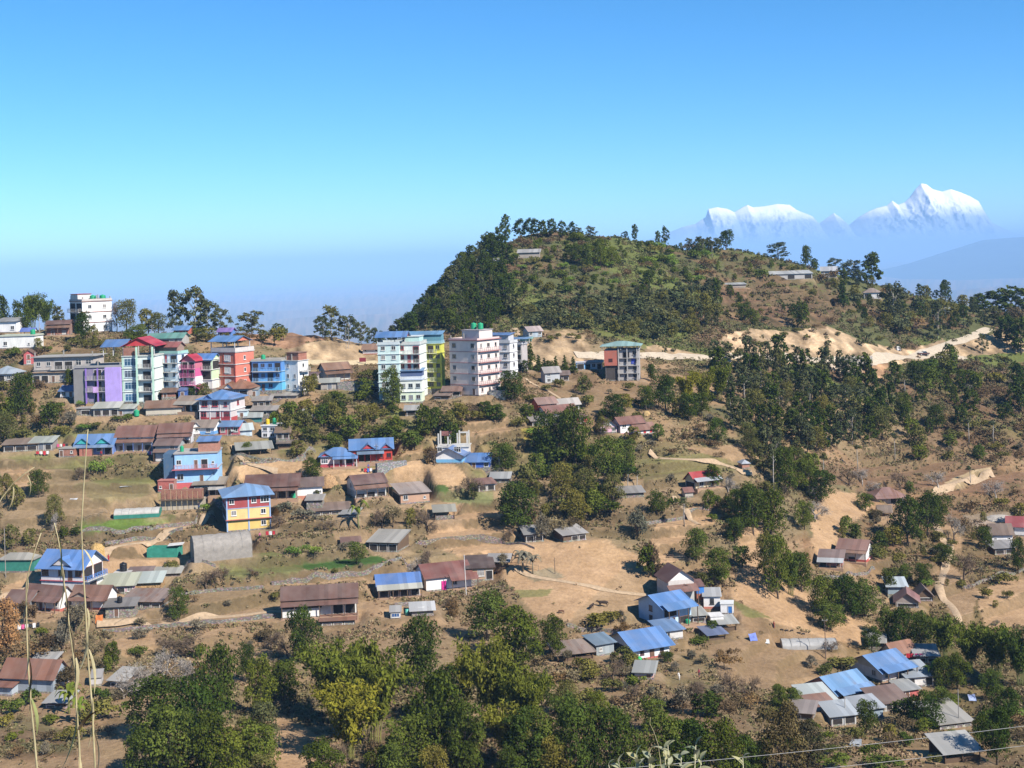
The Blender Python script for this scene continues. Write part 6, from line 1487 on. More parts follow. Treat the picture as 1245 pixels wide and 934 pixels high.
def banana(rg, n=10):
    m = MB(); m.tube([(0,0,-0.05),(0.01,0,0.3),(0.0,0.01,0.5)], 0.05, 0.03, 7)
    c = MB()
    for i in range(n):
        a = 6.28 * i / n + rg.uniform(-.3, .3); L = rg.uniform(0.4, 0.6); rise = rg.uniform(0.2, 0.5)
        d = np.array([math.cos(a), math.sin(a)]); s = np.array([-d[1], d[0]]); vs = []
        for k in range(7):
            t = k / 6; rr = L * t; z = 0.5 + rise * math.sin(t * 2.2) - 0.22 * t * t
            w = 0.085 * math.sin(math.pi * min(1, 0.08 + t * 0.95)) + 0.004
            for sg, dz in ((-1, -0.025), (0, 0), (1, -0.025)): vs.append((d[0]*rr + s[0]*w*sg, d[1]*rr + s[1]*w*sg, z + dz))
        c.add(vs, [(k*3+j, k*3+j+1, k*3+j+4, k*3+j+3) for k in range(6) for j in range(2)])
    return m, c

def shrub_p(rg, nleaf, size):
    blobs = [(rg.normal()*0.28, rg.normal()*0.28, rg.uniform(0.3, 0.62), rg.uniform(0.22, 0.38)) for _ in range(7)]
    V = crown_blobs(blobs, nleaf, size, rg, shell=0.6)
    m = MB()
    m.tube([(0, 0, -0.1), (0.02, 0.01, 0.2), (-0.01, 0.02, 0.55)], 0.035, 0.012, 5)
    return m, V

def pole_tree(rg, nleaf, size):
    """tall bare pale trunk lopped for fodder, a small tuft of crown on top"""
    m = MB(); m.tube([(0,0,-0.03),(0.012,0.0,0.35),(-0.008,0.01,0.7),(0.0,0.0,0.93)], 0.016, 0.009, 5)
    for i in range(5):
        a = rg.uniform(0, 6.28); z = rg.uniform(0.6, 0.9); m.tube([(0,0,z),(math.cos(a)*0.07, math.sin(a)*0.07, z+0.07)], 0.006, 0.003, 3)
    blobs = [(rg.normal()*0.05, rg.normal()*0.05, rg.uniform(0.78, 0.95), rg.uniform(0.05, 0.09)) for _ in range(6)]
    return m, crown_blobs(blobs, nleaf, size, rg, shell=0.8)

def fin(name, res, leafm, trunkm):
    m, V = res
    tm = m.mesh(name + '_trunk', trunkm, True)
    cm = None
    if isinstance(V, MB): cm = V.mesh(name + '_crown', leafm)
    elif V is not None: cm = np_mesh(name + '_crown', V, quads(len(V) // 4), leafm)
    return tm, cm
def mk(kind, nv, fn, leafm, trunkm=bark): proto(kind, nv, lambda rg: fin(kind, fn(rg), leafm, trunkm))

mk('broad_dark', 5, lambda r: broad(r, 4200, 0.022, 15), L_DARK)
mk('broad_mid', 5, lambda r: broad(r, 4000, 0.022, 14), L_MID)
mk('broad_olive', 4, lambda r: broad(r, 3200, 0.022, 13, rx=0.4), L_OLIVE)
mk('broad_grey', 3, lambda r: broad(r, 3000, 0.024, 13), L_GREY)
mk('small_dark', 4, lambda r: broad(r, 1100, 0.042, 11), L_DARK)
mk('small_mid', 4, lambda r: broad(r, 1100, 0.042, 11), L_MID)
mk('small_olive', 4, lambda r: broad(r, 1000, 0.042, 10), L_OLIVE)
mk('alder', 6, lambda r: alder(r, 1100, 0.036), L_GREY, bark)
mk('alder_dark', 5, lambda r: alder(r, 1500, 0.036, 0.34), L_DARK, bark)
mk('alder_big', 4, lambda r: alder(r, 1900, 0.027, 0.36), L_GREY, palebark)
mk('scrub_grey', 4, lambda r: shrub_p(r, 420, 0.085), L_GREY)
mk('cypress', 3, lambda r: conical(r, 1200, 0.03), L_DARK)
mk('dark_column', 3, lambda r: broad(r, 1300, 0.034, 14, low=0.05, rx=0.26), L_DARK)
mk('bamboo', 4, lambda r: bamboo(r, 6800, 0.028), L_BAMB, plain((0.22, 0.22, 0.06), 0.6))
mk('bamboo_dark', 3, lambda r: bamboo(r, 5200, 0.028), L_MID, plain((0.16, 0.18, 0.06), 0.6))
mk('bare', 5, lambda r: bare(r, 5), twigm, twigm)
paletwig = plain((0.33, 0.29, 0.25), 0.95, 0.1, 0.2, 2.0)
mk('bare_pale', 4, lambda r: bare(r, 5, spread=0.5), paletwig, paletwig)
mk('dry', 4, lambda r: bare(r, 4, 1400, 0.026), L_GREYDRY, twigm)
mk('dry_brown', 4, lambda r: bare(r, 4, 2600, 0.028), L_BROWN, twigm)
mk('rust', 2, lambda r: broad(r, 3200, 0.024, 14, low=0.02), L_RUST)
mk('brown_broad', 2, lambda r: broad(r, 3600, 0.022, 15), leaf_mat('brown_green', (0.055, 0.05, 0.028), (0.085, 0.072, 0.04), (0.12, 0.10, 0.055)))
mk('banana', 3, lambda r: banana(r), leaf_mat('banana_leaf', (0.10, 0.16, 0.03), (0.15, 0.20, 0.04), (0.22, 0.23, 0.07), 0.35), plain((0.2, 0.2, 0.08), 0.8))
mk('banana_dry', 3, lambda r: banana(r, 14), L_GREYDRY, plain((0.24, 0.2, 0.13), 0.8))
mk('shrub_dark', 4, lambda r: shrub_p(r, 620, 0.065), L_DARK)
mk('shrub_mid', 4, lambda r: shrub_p(r, 620, 0.065), L_MID)
mk('shrub_olive', 4, lambda r: shrub_p(r, 600, 0.065), L_OLIVE)
mk('shrub_bright', 3, lambda r: shrub_p(r, 700, 0.055), L_BRIGHT)
mk('shrub_brown', 4, lambda r: shrub_p(r, 480, 0.06), L_BROWN)
mk('shrub_dry', 4, lambda r: bare(r, 4, 500, 0.04, spread=0.8), L_GREYDRY, twigm)
mk('pole', 4, lambda r: pole_tree(r, 500, 0.022), L_GREY, palebark)
mk('lollipop', 3, lambda r: alder(r, 800, 0.04, 0.3), L_DARK, bark)

KIND = {  # proto -> (object name, category, describing words)
 'broad_dark': ('broadleaf_tree', 'tree', 'dark green broadleaf tree'), 'broad_mid': ('broadleaf_tree', 'tree', 'mid green broadleaf tree'), 'broad_olive': ('broadleaf_tree', 'tree', 'olive green loose-crowned tree'),
 'broad_grey': ('broadleaf_tree', 'tree', 'grey-green broadleaf tree'), 'small_dark': ('broadleaf_tree', 'tree', 'small dark green tree'), 'small_mid': ('broadleaf_tree', 'tree', 'small mid green tree'), 'small_olive': ('broadleaf_tree', 'tree', 'small olive tree'),
 'alder': ('alder_tree', 'tree', 'grey-green feathery alder'), 'alder_dark': ('alder_tree', 'tree', 'dark feathery alder'), 'alder_big': ('alder_tree', 'tree', 'tall grey feathery alder'), 'scrub_grey': ('shrub', 'shrub', 'grey-green bush'),
 'cypress': ('cypress_tree', 'tree', 'small dark cypress'), 'dark_column': ('broadleaf_tree', 'tree', 'dark upright narrow tree'), 'bamboo': ('bamboo_clump', 'bamboo', 'yellow-green bamboo clump'), 'bamboo_dark': ('bamboo_clump', 'bamboo', 'green arching bamboo clump'),
 'bare': ('bare_tree', 'tree', 'bare brown twiggy tree'), 'bare_pale': ('bare_tree', 'tree', 'bare pale twiggy tree'), 'dry': ('dry_tree', 'tree', 'dry greyish half-bare tree'), 'dry_brown': ('dry_tree', 'tree', 'dry brown-leaved tree'), 'rust': ('dry_tree', 'tree', 'rust-orange withered tree'),
 'brown_broad': ('broadleaf_tree', 'tree', 'dense brownish tree'), 'banana': ('banana_plant', 'banana plant', 'green banana plant'), 'banana_dry': ('banana_plant', 'banana plant', 'withered banana clump'),
 'shrub_dark': ('shrub', 'shrub', 'dark green shrub'), 'shrub_mid': ('shrub', 'shrub', 'green shrub'), 'shrub_olive': ('shrub', 'shrub', 'olive shrub'), 'shrub_bright': ('shrub', 'shrub', 'bright yellow-green bush'), 'shrub_brown': ('shrub', 'shrub', 'brown dry shrub'), 'shrub_dry': ('shrub', 'shrub', 'twiggy dry bush'),
 'pole': ('lopped_tree', 'tree', 'tall lopped tree with pale bare trunk'), 'lollipop': ('broadleaf_tree', 'tree', 'slender round-topped tree')}
WREL = {'broad': 0.95, 'small': 0.95, 'alder': 0.72, 'scrub': 1.2, 'cypress': 0.45, 'dark': 0.62, 'bamboo': 0.95, 'bare': 0.95, 'dry': 0.95, 'rust': 0.95, 'brown': 0.95, 'banana': 1.0, 'shrub': 1.25, 'pole': 0.22, 'lollipop': 0.7}
PLANTS = []
def plant(kind, x, y, z, w, h, label=None, group=None, uv=None):
    nm, cat, desc = KIND[kind]
    PLANTS.append(dict(kind=kind, var=rnd.choice(PROTO[kind]), loc=(x, y, z - 0.05), rz=rnd.uniform(0, 6.28), k=w / WREL[kind.split('_')[0]], h=h, size=w * h / (y * y), uv=uv, where=label, label=None, group=None))
def T(kind, u, v, w, h):
    """a plant whose foot is seen at (u, v), w and h in photograph pixels"""
    x, y, z = place(u, v); px = y / F
    return plant(kind, x, y, gz(x, y), w * px, h * px, uv=(u, v))

def grow_plants(limit=285):
    """each plant as an object of its own; past the limit of a kind the smallest seen are one mass"""
    by = {}
    for p in PLANTS: by.setdefault(KIND[p['kind']][0], []).append(p)
    for nm, L in by.items():
        L.sort(key=lambda p: (p['where'] is not None, -p['size']))
        rest = [p for p in L[limit:] if p['var'][1] is not None]
        L = L[:limit] + [p for p in L[limit:] if p['var'][1] is None]
        for p in L:
            tm, cm = p['var']; cat = KIND[p['kind']][1]
            r = empty(nm, p['loc'], p['rz']); r.scale = (p['k'], p['k'], p['h'])
            link({'shrub': 'stem', 'bamboo': 'culm_bundle'}.get(cat, 'trunk'), tm, r)
            if cm is not None: link('crown' if cat == 'tree' else 'foliage', cm, r)
            tag(r, p['label'], cat, p['group'])
        if not rest: continue
        VS = []; MI = []; mats = []; cache = {}
        for p in rest:
            cm = p['var'][1]
            if cm.name not in cache:
                a = np.empty(len(cm.vertices) * 3, np.float32); cm.vertices.foreach_get('co', a); cache[cm.name] = a.reshape(-1, 3)
            v = cache[cm.name] * np.array([p['k'], p['k'], p['h']]); c, s = math.cos(p['rz']), math.sin(p['rz'])
            VS.append(np.stack([v[:, 0]*c - v[:, 1]*s, v[:, 0]*s + v[:, 1]*c, v[:, 2]], -1) + np.array(p['loc']))
            m = cm.materials[0]
            if m not in mats: mats.append(m)
            MI.append(np.full(len(v) // 4, mats.index(m), np.int32))
        V = np.concatenate(VS); MI = np.concatenate(MI)
        me = np_mesh('thicket', V, quads(len(V) // 4))
        for m in mats: me.materials.append(m)
        me.polygons.foreach_set('material_index', MI); me.update()
        tag(link('thicket', me), 'mass of small %ss too many to count on the slopes' % nm.replace('_', ' '), kind='stuff')

FOOT = [(s['loc'][0], s['loc'][1], s['wm'], s['dm'], s['yr']) for s in SPECS]
def clear_of_houses(x, y, m=0.8):
    for (bx, by, w, d, yr) in FOOT:
        dx, dy = x - bx, y - by
        if abs(dx) > 18 or abs(dy) > 18: continue
        c, s = math.cos(yr), math.sin(yr); lx = dx*c + dy*s; ly = -dx*s + dy*c
        if abs(lx) < w/2 + m and -2.2 - m < ly < d + m: return False
    return True
# ------------------------------------------------------------------ plants one by one: kind, foot (u, v), width, height in photograph pixels
HAND = '''
small_dark 192 492 18 18|small_olive 207 489 14 14|small_dark 234 485 22 18|small_olive 248 484 20 18|small_dark 84 470 12 22|shrub_bright 100 494 12 9|small_dark 143 492 16 10|shrub_olive 300 474 12 8|small_olive 374 482 20 26|small_olive 382 476 16 22|shrub_olive 388 462 18 14|shrub_olive 450 462 22 16|small_olive 458 470 18 20|small_mid 444 482 24 24
broad_dark 27 507 40 58|broad_olive 10 542 34 46|small_dark 60 522 30 32|dry 86 520 26 36|small_mid 14 508 26 26|shrub_bright 108 523 20 10
dark_column 4 398 16 42|bamboo_dark 40 400 30 54|dark_column 22 402 14 36|bamboo_dark 56 398 26 48|alder 70 398 22 30|dark_column 33 404 14 30|bare 20 390 14 26
broad_dark 101 417 26 38|small_olive 114 420 14 26|bare 142 402 18 64|broad_olive 154 396 30 40|broad_mid 166 418 38 24|small_olive 180 402 26 34|alder_big 214 404 34 50|alder_big 236 402 40 54|alder_big 252 404 34 44|broad_olive 193 408 24 30|alder_big 268 406 26 34|small_olive 250 416 30 18|shrub_mid 205 414 26 12
alder_big 306 408 34 30|lollipop 338 408 16 16|alder_big 392 412 24 28|alder_big 404 414 36 40|alder_big 425 418 26 34|alder_big 440 420 20 28|alder_big 455 424 20 24|small_dark 463 424 18 22|shrub_olive 334 420 24 24|shrub_olive 345 414 18 18|small_olive 320 416 22 16|shrub_brown 300 414 22 12
broad_mid 476 500 30 52|broad_dark 623 488 40 40|cypress 645 442 13 28|cypress 655 452 12 22|cypress 662 450 10 16|cypress 676 454 11 22|cypress 687 454 11 24|cypress 697 454 11 22|small_dark 640 454 18 16|small_dark 668 452 14 14
broad_dark 379 581 25 26|small_olive 386 612 14 17|shrub_olive 118 520 16 8|shrub_mid 152 512 24 10
small_olive 350 540 30 36|small_mid 354 518 28 30|small_olive 372 522 24 24|shrub_olive 385 508 26 20|small_mid 394 520 24 30|small_olive 407 524 26 34|small_mid 424 534 32 30|small_olive 441 524 22 32|small_dark 470 544 46 28|small_mid 500 546 30 24|small_dark 516 532 26 38|small_dark 530 524 24 30|small_olive 545 530 26 28|small_olive 560 512 28 24|bare 575 510 26 24|small_dark 590 508 22 20|small_dark 548 548 26 34|dry_brown 520 560 24 30|bare 528 566 22 32|small_mid 603 512 26 20|small_olive 362 556 24 22|small_olive 455 512 20 22|broad_olive 398 506 26 26|small_dark 640 512 22 22|shrub_bright 655 534 36 16|small_mid 334 526 22 26|small_mid 480 528 24 22|small_dark 415 508 20 20|small_olive 380 540 26 24|small_mid 408 548 24 20
broad_dark 632 647 60 60|broad_dark 665 560 42 60|broad_dark 700 566 48 74|broad_mid 736 590 42 58|broad_mid 760 574 40 40|broad_dark 612 576 42 38|broad_olive 684 610 40 48|broad_olive 712 614 40 44|broad_olive 745 614 36 40|small_mid 652 584 28 34|broad_dark 684 550 34 50|small_olive 640 600 30 34|broad_olive 700 640 40 46|small_mid 722 628 28 30
broad_dark 746 514 36 38|broad_dark 786 500 24 32|broad_dark 809 500 36 44|bamboo 835 494 32 52|bamboo 856 494 32 54|bamboo 876 490 28 54|broad_mid 872 540 30 34|broad_dark 853 506 26 30|small_olive 826 508 24 26|small_olive 760 500 22 22|small_olive 710 480 22 24|shrub_olive 714 494 24 14|dark_column 792 464 12 22|broad_dark 838 512 26 34|small_olive 770 540 24 22|small_mid 800 536 20 22|broad_olive 733 530 22 24
broad_mid 847 682 36 42|broad_mid 874 708 38 42|broad_dark 799 625 28 30|dry 775 656 38 56|dry_brown 792 700 34 62|small_dark 788 702 24 40|broad_mid 896 636 36 40|broad_dark 916 650 46 62|broad_dark 938 652 46 60|broad_olive 912 640 30 34|broad_mid 946 728 40 80|broad_olive 930 704 34 60|bamboo_dark 962 724 36 66|broad_mid 978 644 26 34|broad_dark 998 610 40 42|broad_dark 955 600 44 56|broad_mid 978 600 34 44|small_mid 985 582 30 34|bare_pale 990 632 36 34|bare_pale 886 600 36 30|broad_dark 975 720 30 50|small_mid 862 620 20 24|dark_column 868 592 20 28|broad_olive 884 630 24 26|small_mid 902 690 26 28|broad_dark 893 660 30 32|pole 832 640 10 36|pole 764 600 8 34|pole 775 596 8 26
broad_dark 1104 664 48 62|broad_dark 1128 652 44 54|broad_dark 1142 632 34 32|broad_mid 1052 622 24 22|dark_column 1040 655 18 20|small_mid 1028 650 22 22|broad_dark 1148 688 32 28|bare 1172 708 44 54|bare_pale 1160 656 28 44|broad_dark 1198 668 26 30|broad_dark 1238 697 24 44|broad_mid 1000 750 44 50|broad_dark 1026 756 50 56|broad_mid 1052 752 44 44|broad_mid 1010 766 44 34|dark_column 1081 722 18 28|broad_dark 1122 712 24 28|broad_mid 1100 706 22 20|bare 1032 590 30 32|bare_pale 1062 606 30 30|bare_pale 1048 590 26 28|bare 1094 596 34 36|bare_pale 1140 596 34 32|small_mid 1105 600 16 16|dry_brown 1066 636 26 22|bare_pale 990 606 30 26|small_olive 1062 680 24 20|shrub_olive 1092 684 30 14|bare_pale 1210 610 36 36|small_olive 1240 640 24 30|shrub_bright 1126 714 26 12|small_dark 1070 670 24 26|small_olive 1086 664 26 24
broad_dark 1095 792 42 54|broad_dark 1120 790 38 48|bamboo_dark 1148 802 46 64|bamboo_dark 1180 818 50 74|bamboo_dark 1212 824 50 78|bamboo_dark 1240 834 46 84|broad_dark 1164 838 36 46|broad_mid 1206 852 34 38|broad_dark 1225 880 40 44|broad_dark 1054 892 32 44|broad_dark 1125 888 46 46|small_dark 1100 880 34 30|broad_mid 1145 868 30 34|broad_mid 946 862 26 30|broad_mid 964 862 26 26|brown_broad 950 945 66 90|brown_broad 982 940 46 70|broad_dark 1212 930 46 74|broad_mid 1194 908 30 42|shrub_mid 1012 934 44 20|shrub_mid 1066 934 44 18|broad_dark 1145 836 30 40|banana 1132 832 24 34|shrub_bright 1240 880 40 22|small_dark 1160 908 26 20|small_olive 1082 902 26 22|broad_dark 1060 792 28 34|broad_mid 1080 780 34 40
broad_dark 264 888 64 106|broad_dark 300 830 30 50|broad_dark 190 900 80 80|broad_dark 240 925 84 105|broad_mid 205 950 80 95|broad_dark 260 955 60 90|broad_mid 316 872 42 72|broad_grey 322 924 56 72|broad_olive 296 930 34 60|small_olive 320 950 50 34
bamboo 405 880 86 120|bamboo 455 905 90 150|bamboo 425 925 80 110|broad_dark 512 836 64 84|broad_dark 368 806 50 66|broad_dark 345 850 60 50|broad_dark 530 940 80 130|broad_mid 495 950 70 80|broad_dark 565 950 60 100|bamboo 600 890 78 140|bamboo 640 905 70 120|broad_mid 592 780 54 60|broad_dark 630 810 74 74|broad_dark 672 800 40 54|bare 405 944 50 60|dry_brown 455 950 60 70|broad_mid 480 960 50 60|broad_dark 540 880 60 70|bamboo 570 850 50 70
broad_dark 640 950 70 90|broad_mid 672 950 60 80|broad_mid 706 955 64 100|broad_dark 742 955 70 96|broad_mid 770 955 50 70|broad_mid 806 955 60 82|broad_dark 838 955 70 80|broad_dark 878 955 64 78|broad_mid 906 950 40 60|broad_olive 690 870 44 44|broad_dark 660 870 40 50|small_dark 624 860 40 40|bamboo_dark 688 900 40 70|broad_mid 795 890 40 42|small_dark 860 872 40 30|broad_mid 726 880 34 40|bamboo 622 934 70 90
banana 84 868 36 40|banana 96 880 30 34|bare_pale 170 846 60 60|bare_pale 200 834 60 62|bare_pale 225 836 50 50|bare 236 800 60 50|bare_pale 150 850 40 40|bare 210 800 44 44|small_dark 137 812 20 34|small_mid 132 818 16 22|broad_mid 217 756 28 44|shrub_mid 165 798 22 14|rust 8 800 48 72|dry_brown 30 760 30 40|dry 75 800 40 60|dry_brown 60 805 40 50|dry 92 770 40 50|dry 110 800 34 44|dry_brown 80 840 40 40|bare 250 716 44 38|bare 268 706 30 26|shrub_olive 210 694 18 12|banana 436 642 26 40|bare 465 642 40 40|dry 478 640 34 36|bare 520 646 40 42|small_olive 500 640 20 22|bare 522 694 30 44|bare_pale 508 700 30 30|bare 576 606 38 46|small_olive 576 608 14 22|dry 660 658 30 50|dry 676 656 36 46|dry_brown 694 652 30 40|banana_dry 636 696 30 32|banana_dry 648 698 22 30|broad_mid 434 686 28 28|broad_dark 47 605 28 36|broad_olive 67 642 28 42|bare_pale 68 646 20 34|shrub_bright 122 578 22 20|bare 96 584 30 26|small_olive 20 620 24 30|broad_olive 8 610 26 36|small_olive 14 668 26 30|small_olive 36 664 20 22|small_dark 78 654 14 14|small_dark 92 652 14 12|shrub_bright 360 676 22 13|shrub_bright 382 674 20 12|shrub_dry 420 668 40 14|shrub_dry 345 622 44 18|shrub_dry 370 632 50 22|bare 340 640 40 24|bare 395 645 30 20|dry_brown 645 640 30 36|small_mid 300 552 16 14|shrub_bright 250 622 16 12|shrub_olive 208 694 16 14
dry 690 806 20 24|bare 745 828 34 40|bare 770 850 30 30|shrub_mid 774 838 28 18|small_olive 758 806 30 20|shrub_olive 770 812 26 18|bare_pale 815 790 30 26|small_mid 866 772 18 18|shrub_mid 850 784 26 14|bare 845 870 40 74|bare 892 850 50 56|dry 830 868 40 50|bare 912 845 36 36|dry_brown 870 870 50 36|dry 800 860 30 34|shrub_olive 812 800 18 10|dry_brown 760 770 26 26|shrub_olive 725 762 40 18|shrub_olive 742 756 26 16|dry 756 758 14 26|shrub_bright 870 706 22 12|small_olive 855 716 26 20|bare 866 712 28 24|bare 850 856 26 50|small_dark 812 806 14 14|bare 1010 792 26 20|shrub_olive 1022 812 40 16|shrub_olive 1002 820 30 14|dry 985 810 26 20
bare_pale 640 790 24 30|bare 590 760 20 26|bare 545 742 20 22|dry_brown 550 745 26 24|shrub_olive 600 740 26 14|bare 350 800 40 36|bare 330 790 40 36|dry_brown 320 780 36 26|bare 308 700 20 16|bare 600 695 18 30|bare 620 660 20 26|dry 612 690 24 26
pole 906 502 12 44|pole 941 604 12 70|pole 938 530 10 44|pole 1002 590 9 40|pole 1043 574 8 34|pole 1088 560 8 36|pole 1178 540 8 32|pole 1208 540 9 30|pole 1100 480 8 26|pole 880 480 8 30|pole 1180 590 8 24|pole 985 500 8 30
lollipop 615 294 16 36|lollipop 632 287 24 24|lollipop 652 288 20 22|lollipop 661 289 16 20|lollipop 671 289 18 24|lollipop 684 290 14 20|lollipop 696 289 14 18|lollipop 643 287 16 20|alder 718 294 18 18|lollipop 772 292 12 22|lollipop 809 296 12 24|lollipop 800 297 10 18|lollipop 760 290 10 10|alder 703 291 14 14
small_dark 883 304 22 26|alder_big 946 312 34 20|dark_column 980 316 14 28|small_dark 990 320 14 14|alder_big 1015 326 24 20|alder_big 1037 330 32 24|alder_dark 1060 347 30 40|lollipop 1118 347 12 16|lollipop 1129 354 8 12|small_dark 1149 366 18 28|lollipop 1138 358 10 12|alder_dark 1212 378 42 28|alder_dark 1232 388 44 42|alder_dark 1190 380 30 22|cypress 1025 374 14 32|small_dark 975 400 22 34|alder_dark 872 376 16 38|small_dark 888 362 12 16|alder_big 1088 394 36 50|alder_big 1140 412 22 40|small_dark 965 390 16 22|alder 850 312 16 24|alder 862 308 14 20|alder 838 308 14 18|alder 872 310 16 20|pole 855 312 6 24|pole 866 314 6 22|broad_mid 905 392 22 24|broad_mid 916 396 18 20|broad_dark 700 322 20 28|broad_mid 712 326 26 30|broad_mid 730 324 26 34|broad_mid 744 326 22 28|small_dark 790 350 18 22|small_dark 782 364 16 20
alder_dark 1225 420 30 36|alder_dark 1242 430 30 44|alder 1208 396 26 24|small_dark 1150 460 30 24|small_dark 1175 470 28 22|small_dark 1240 500 34 40|small_dark 1222 512 24 22|small_dark 1236 470 26 30|small_mid 1190 560 22 18|small_mid 1118 560 24 20|small_mid 1155 545 22 18|alder_big 1195 430 16 24
'''
for line in HAND.strip().splitlines():
    for item in line.split('|'):
        k, u, v, w, h = item.split()
        T(k, float(u), float(v), float(w) * rnd.uniform(0.95, 1.08), float(h) * rnd.uniform(0.95, 1.05))
N_HAND = len(PLANTS)


def poly_pts(poly, n, mind, seed):
    rr = random.Random(seed); xs = [p[0] for p in poly]; ys = [p[1] for p in poly]; out = []
    tries = 0
    while len(out) < n and tries < n * 60:
        tries += 1
        u, v = rr.uniform(min(xs), max(xs)), rr.uniform(min(ys), max(ys))
        if not in_poly(np.array([u]), np.array([v]), poly)[0]: continue
        if any((u - a) ** 2 + ((v - b) * 1.3) ** 2 < mind * mind for a, b in out): continue
        out.append((u, v))
    return out
def wood(poly, n, mind, kinds, h, where, seed, avoid=True):
    """trees of one wood that nothing tells apart share one label per kind"""
    rr = random.Random(seed)
    for u, v in poly_pts(poly, n, mind, seed):
        x, y, z = place(u, v); px = y / F
        if avoid and not clear_of_houses(x, y, 1.5): continue
        k = rr.choice(kinds); hh = rr.uniform(*h) * px
        w = hh * WREL[k.split('_')[0]] * rr.uniform(0.8, 1.15) * (1.25 if k.startswith(('shrub', 'scrub')) else 0.9)
        plant(k, x, y, gz(x, y), w, hh, label=where, group=where, uv=(u, v))
wood([(468,402),(500,364),(545,328),(590,290),(608,288),(618,330),(622,380),(600,404),(560,408),(515,398)], 118, 9, ['alder','alder_dark','alder_dark','alder_dark','small_dark','alder'], (18,30), 'in the wood on the steep flank of the hill', 1)
wood([(622,382),(700,372),(780,362),(866,352),(872,398),(800,416),(735,404),(640,400)], 120, 8, ['scrub_grey','scrub_grey','alder','small_olive'], (12,20), 'in the grey-green thicket above the road cutting', 2)
wood([(622,300),(720,292),(860,302),(1000,328),(955,342),(870,346),(800,352),(720,364),(628,362)], 125, 8, ['shrub_mid','shrub_olive','small_mid','shrub_bright','shrub_brown','small_dark'], (7,14), 'on the overgrown upper slope of the hill', 3)
wood([(1000,340),(1100,362),(1200,386),(1245,392),(1245,404),(1180,400),(1100,408),(1050,398),(1040,372)], 60, 9, ['alder','alder_dark','small_olive','scrub_grey','shrub_brown'], (12,24), 'on the right shoulder of the hill', 4)
wood([(868,450),(940,444),(1010,446),(1062,474),(1085,540),(1072,556),(1005,556),(962,578),(932,585),(902,545),(880,505)], 92, 10, ['alder','alder_dark','alder','alder_big','alder_dark','broad_olive','alder'], (26,44), 'in the dark wood below the gravel road', 5)
wood([(1078,462),(1160,450),(1190,474),(1180,520),(1140,545),(1100,556),(1085,505)], 20, 13, ['alder_dark','small_olive','alder_dark','broad_dark','small_mid'], (22,34), 'in the thinner wood right of the dark one', 6)
wood([(1165,450),(1245,430),(1260,560),(1150,565)], 44, 10, ['shrub_olive','shrub_brown','shrub_brown','shrub_dry','shrub_olive'], (8,16), 'on the reddish bracken slope', 7)
wood([(640,410),(720,404),(726,416),(640,420)], 10, 8, ['shrub_olive','shrub_brown','scrub_grey'], (6,10), 'on top of the yellow road cutting', 8)
wood([(340,495),(440,480),(470,500),(560,500),(640,500),(640,520),(560,535),(480,545),(400,545),(345,540)], 46, 10, ['shrub_olive','shrub_mid','shrub_brown','shrub_dark','shrub_olive'], (9,16), 'in the scrub below the ridge blocks', 9)
wood([(600,560),(760,560),(775,620),(740,640),(640,640),(600,600)], 22, 12, ['shrub_olive','shrub_mid','shrub_dark','broad_olive','small_olive'], (14,28), 'in the thicket in the middle of the slope', 10)
wood([(640,470),(860,470),(880,560),(760,560),(720,545),(640,540)], 40, 12, ['shrub_olive','shrub_brown','shrub_dark','shrub_dry'], (8,15), 'on the brown slope below the road', 11)
wood([(0,770),(110,760),(330,770),(340,860),(240,830),(130,900),(0,934)], 46, 14, ['shrub_dry','shrub_brown','shrub_olive','dry','shrub_mid'], (14,28), 'in the dry scrub beneath the village', 12)
wood([(150,940),(420,935),(640,930),(930,935),(930,965),(150,965)], 12, 36, ['broad_dark','broad_mid','broad_olive','broad_mid'], (45,70), 'in the grove along the valley bottom', 30)
wood([(600,790),(900,800),(930,870),(900,880),(740,860),(640,850)], 38, 13, ['shrub_dry','shrub_brown','dry','shrub_olive'], (12,24), 'in the dry garden under the long blue roof', 13)
wood([(930,850),(1245,860),(1245,934),(930,934)], 30, 17, ['shrub_mid','shrub_olive','shrub_dark','shrub_brown'], (12,22), 'around the barns of the lower corner', 14)
wood([(1000,630),(1245,600),(1245,760),(1160,760),(1060,700)], 34, 14, ['shrub_olive','shrub_brown','shrub_dry','small_olive'], (9,18), 'among the fields of the right-hand slope', 15)
wood([(0,470),(60,465),(110,500),(60,545),(0,545)], 24, 10, ['shrub_olive','shrub_brown','small_olive','shrub_mid'], (10,20), 'on the bank under the roadside shops', 16)
wood([(0,410),(60,425),(160,408),(300,410),(300,425),(210,420),(100,425),(20,440)], 26, 9, ['shrub_olive','small_olive','shrub_brown','shrub_mid'], (8,16), 'along the crest behind the town', 17)
wood([(800,570),(960,590),(950,660),(860,640),(800,610)], 22, 13, ['shrub_olive','shrub_brown','shrub_dry','shrub_mid'], (9,16), 'around the fields below the dark wood', 18)
wood([(150,690),(560,690),(560,760),(330,745),(150,770)], 20, 16, ['shrub_brown','shrub_dry','shrub_olive'], (6,12), 'along the terrace edges of the lower village', 19)
wood([(880,345),(1050,350),(1050,400),(880,398)], 26, 9, ['shrub_brown','shrub_olive','small_dark','shrub_brown'], (6,12), 'on the bare red terraces of the hill', 20)
wood([(880,390),(1100,395),(1100,426),(880,430)], 22, 10, ['shrub_brown','shrub_olive','scrub_grey'], (5,9), 'on the stony bank above the gravel road', 21)

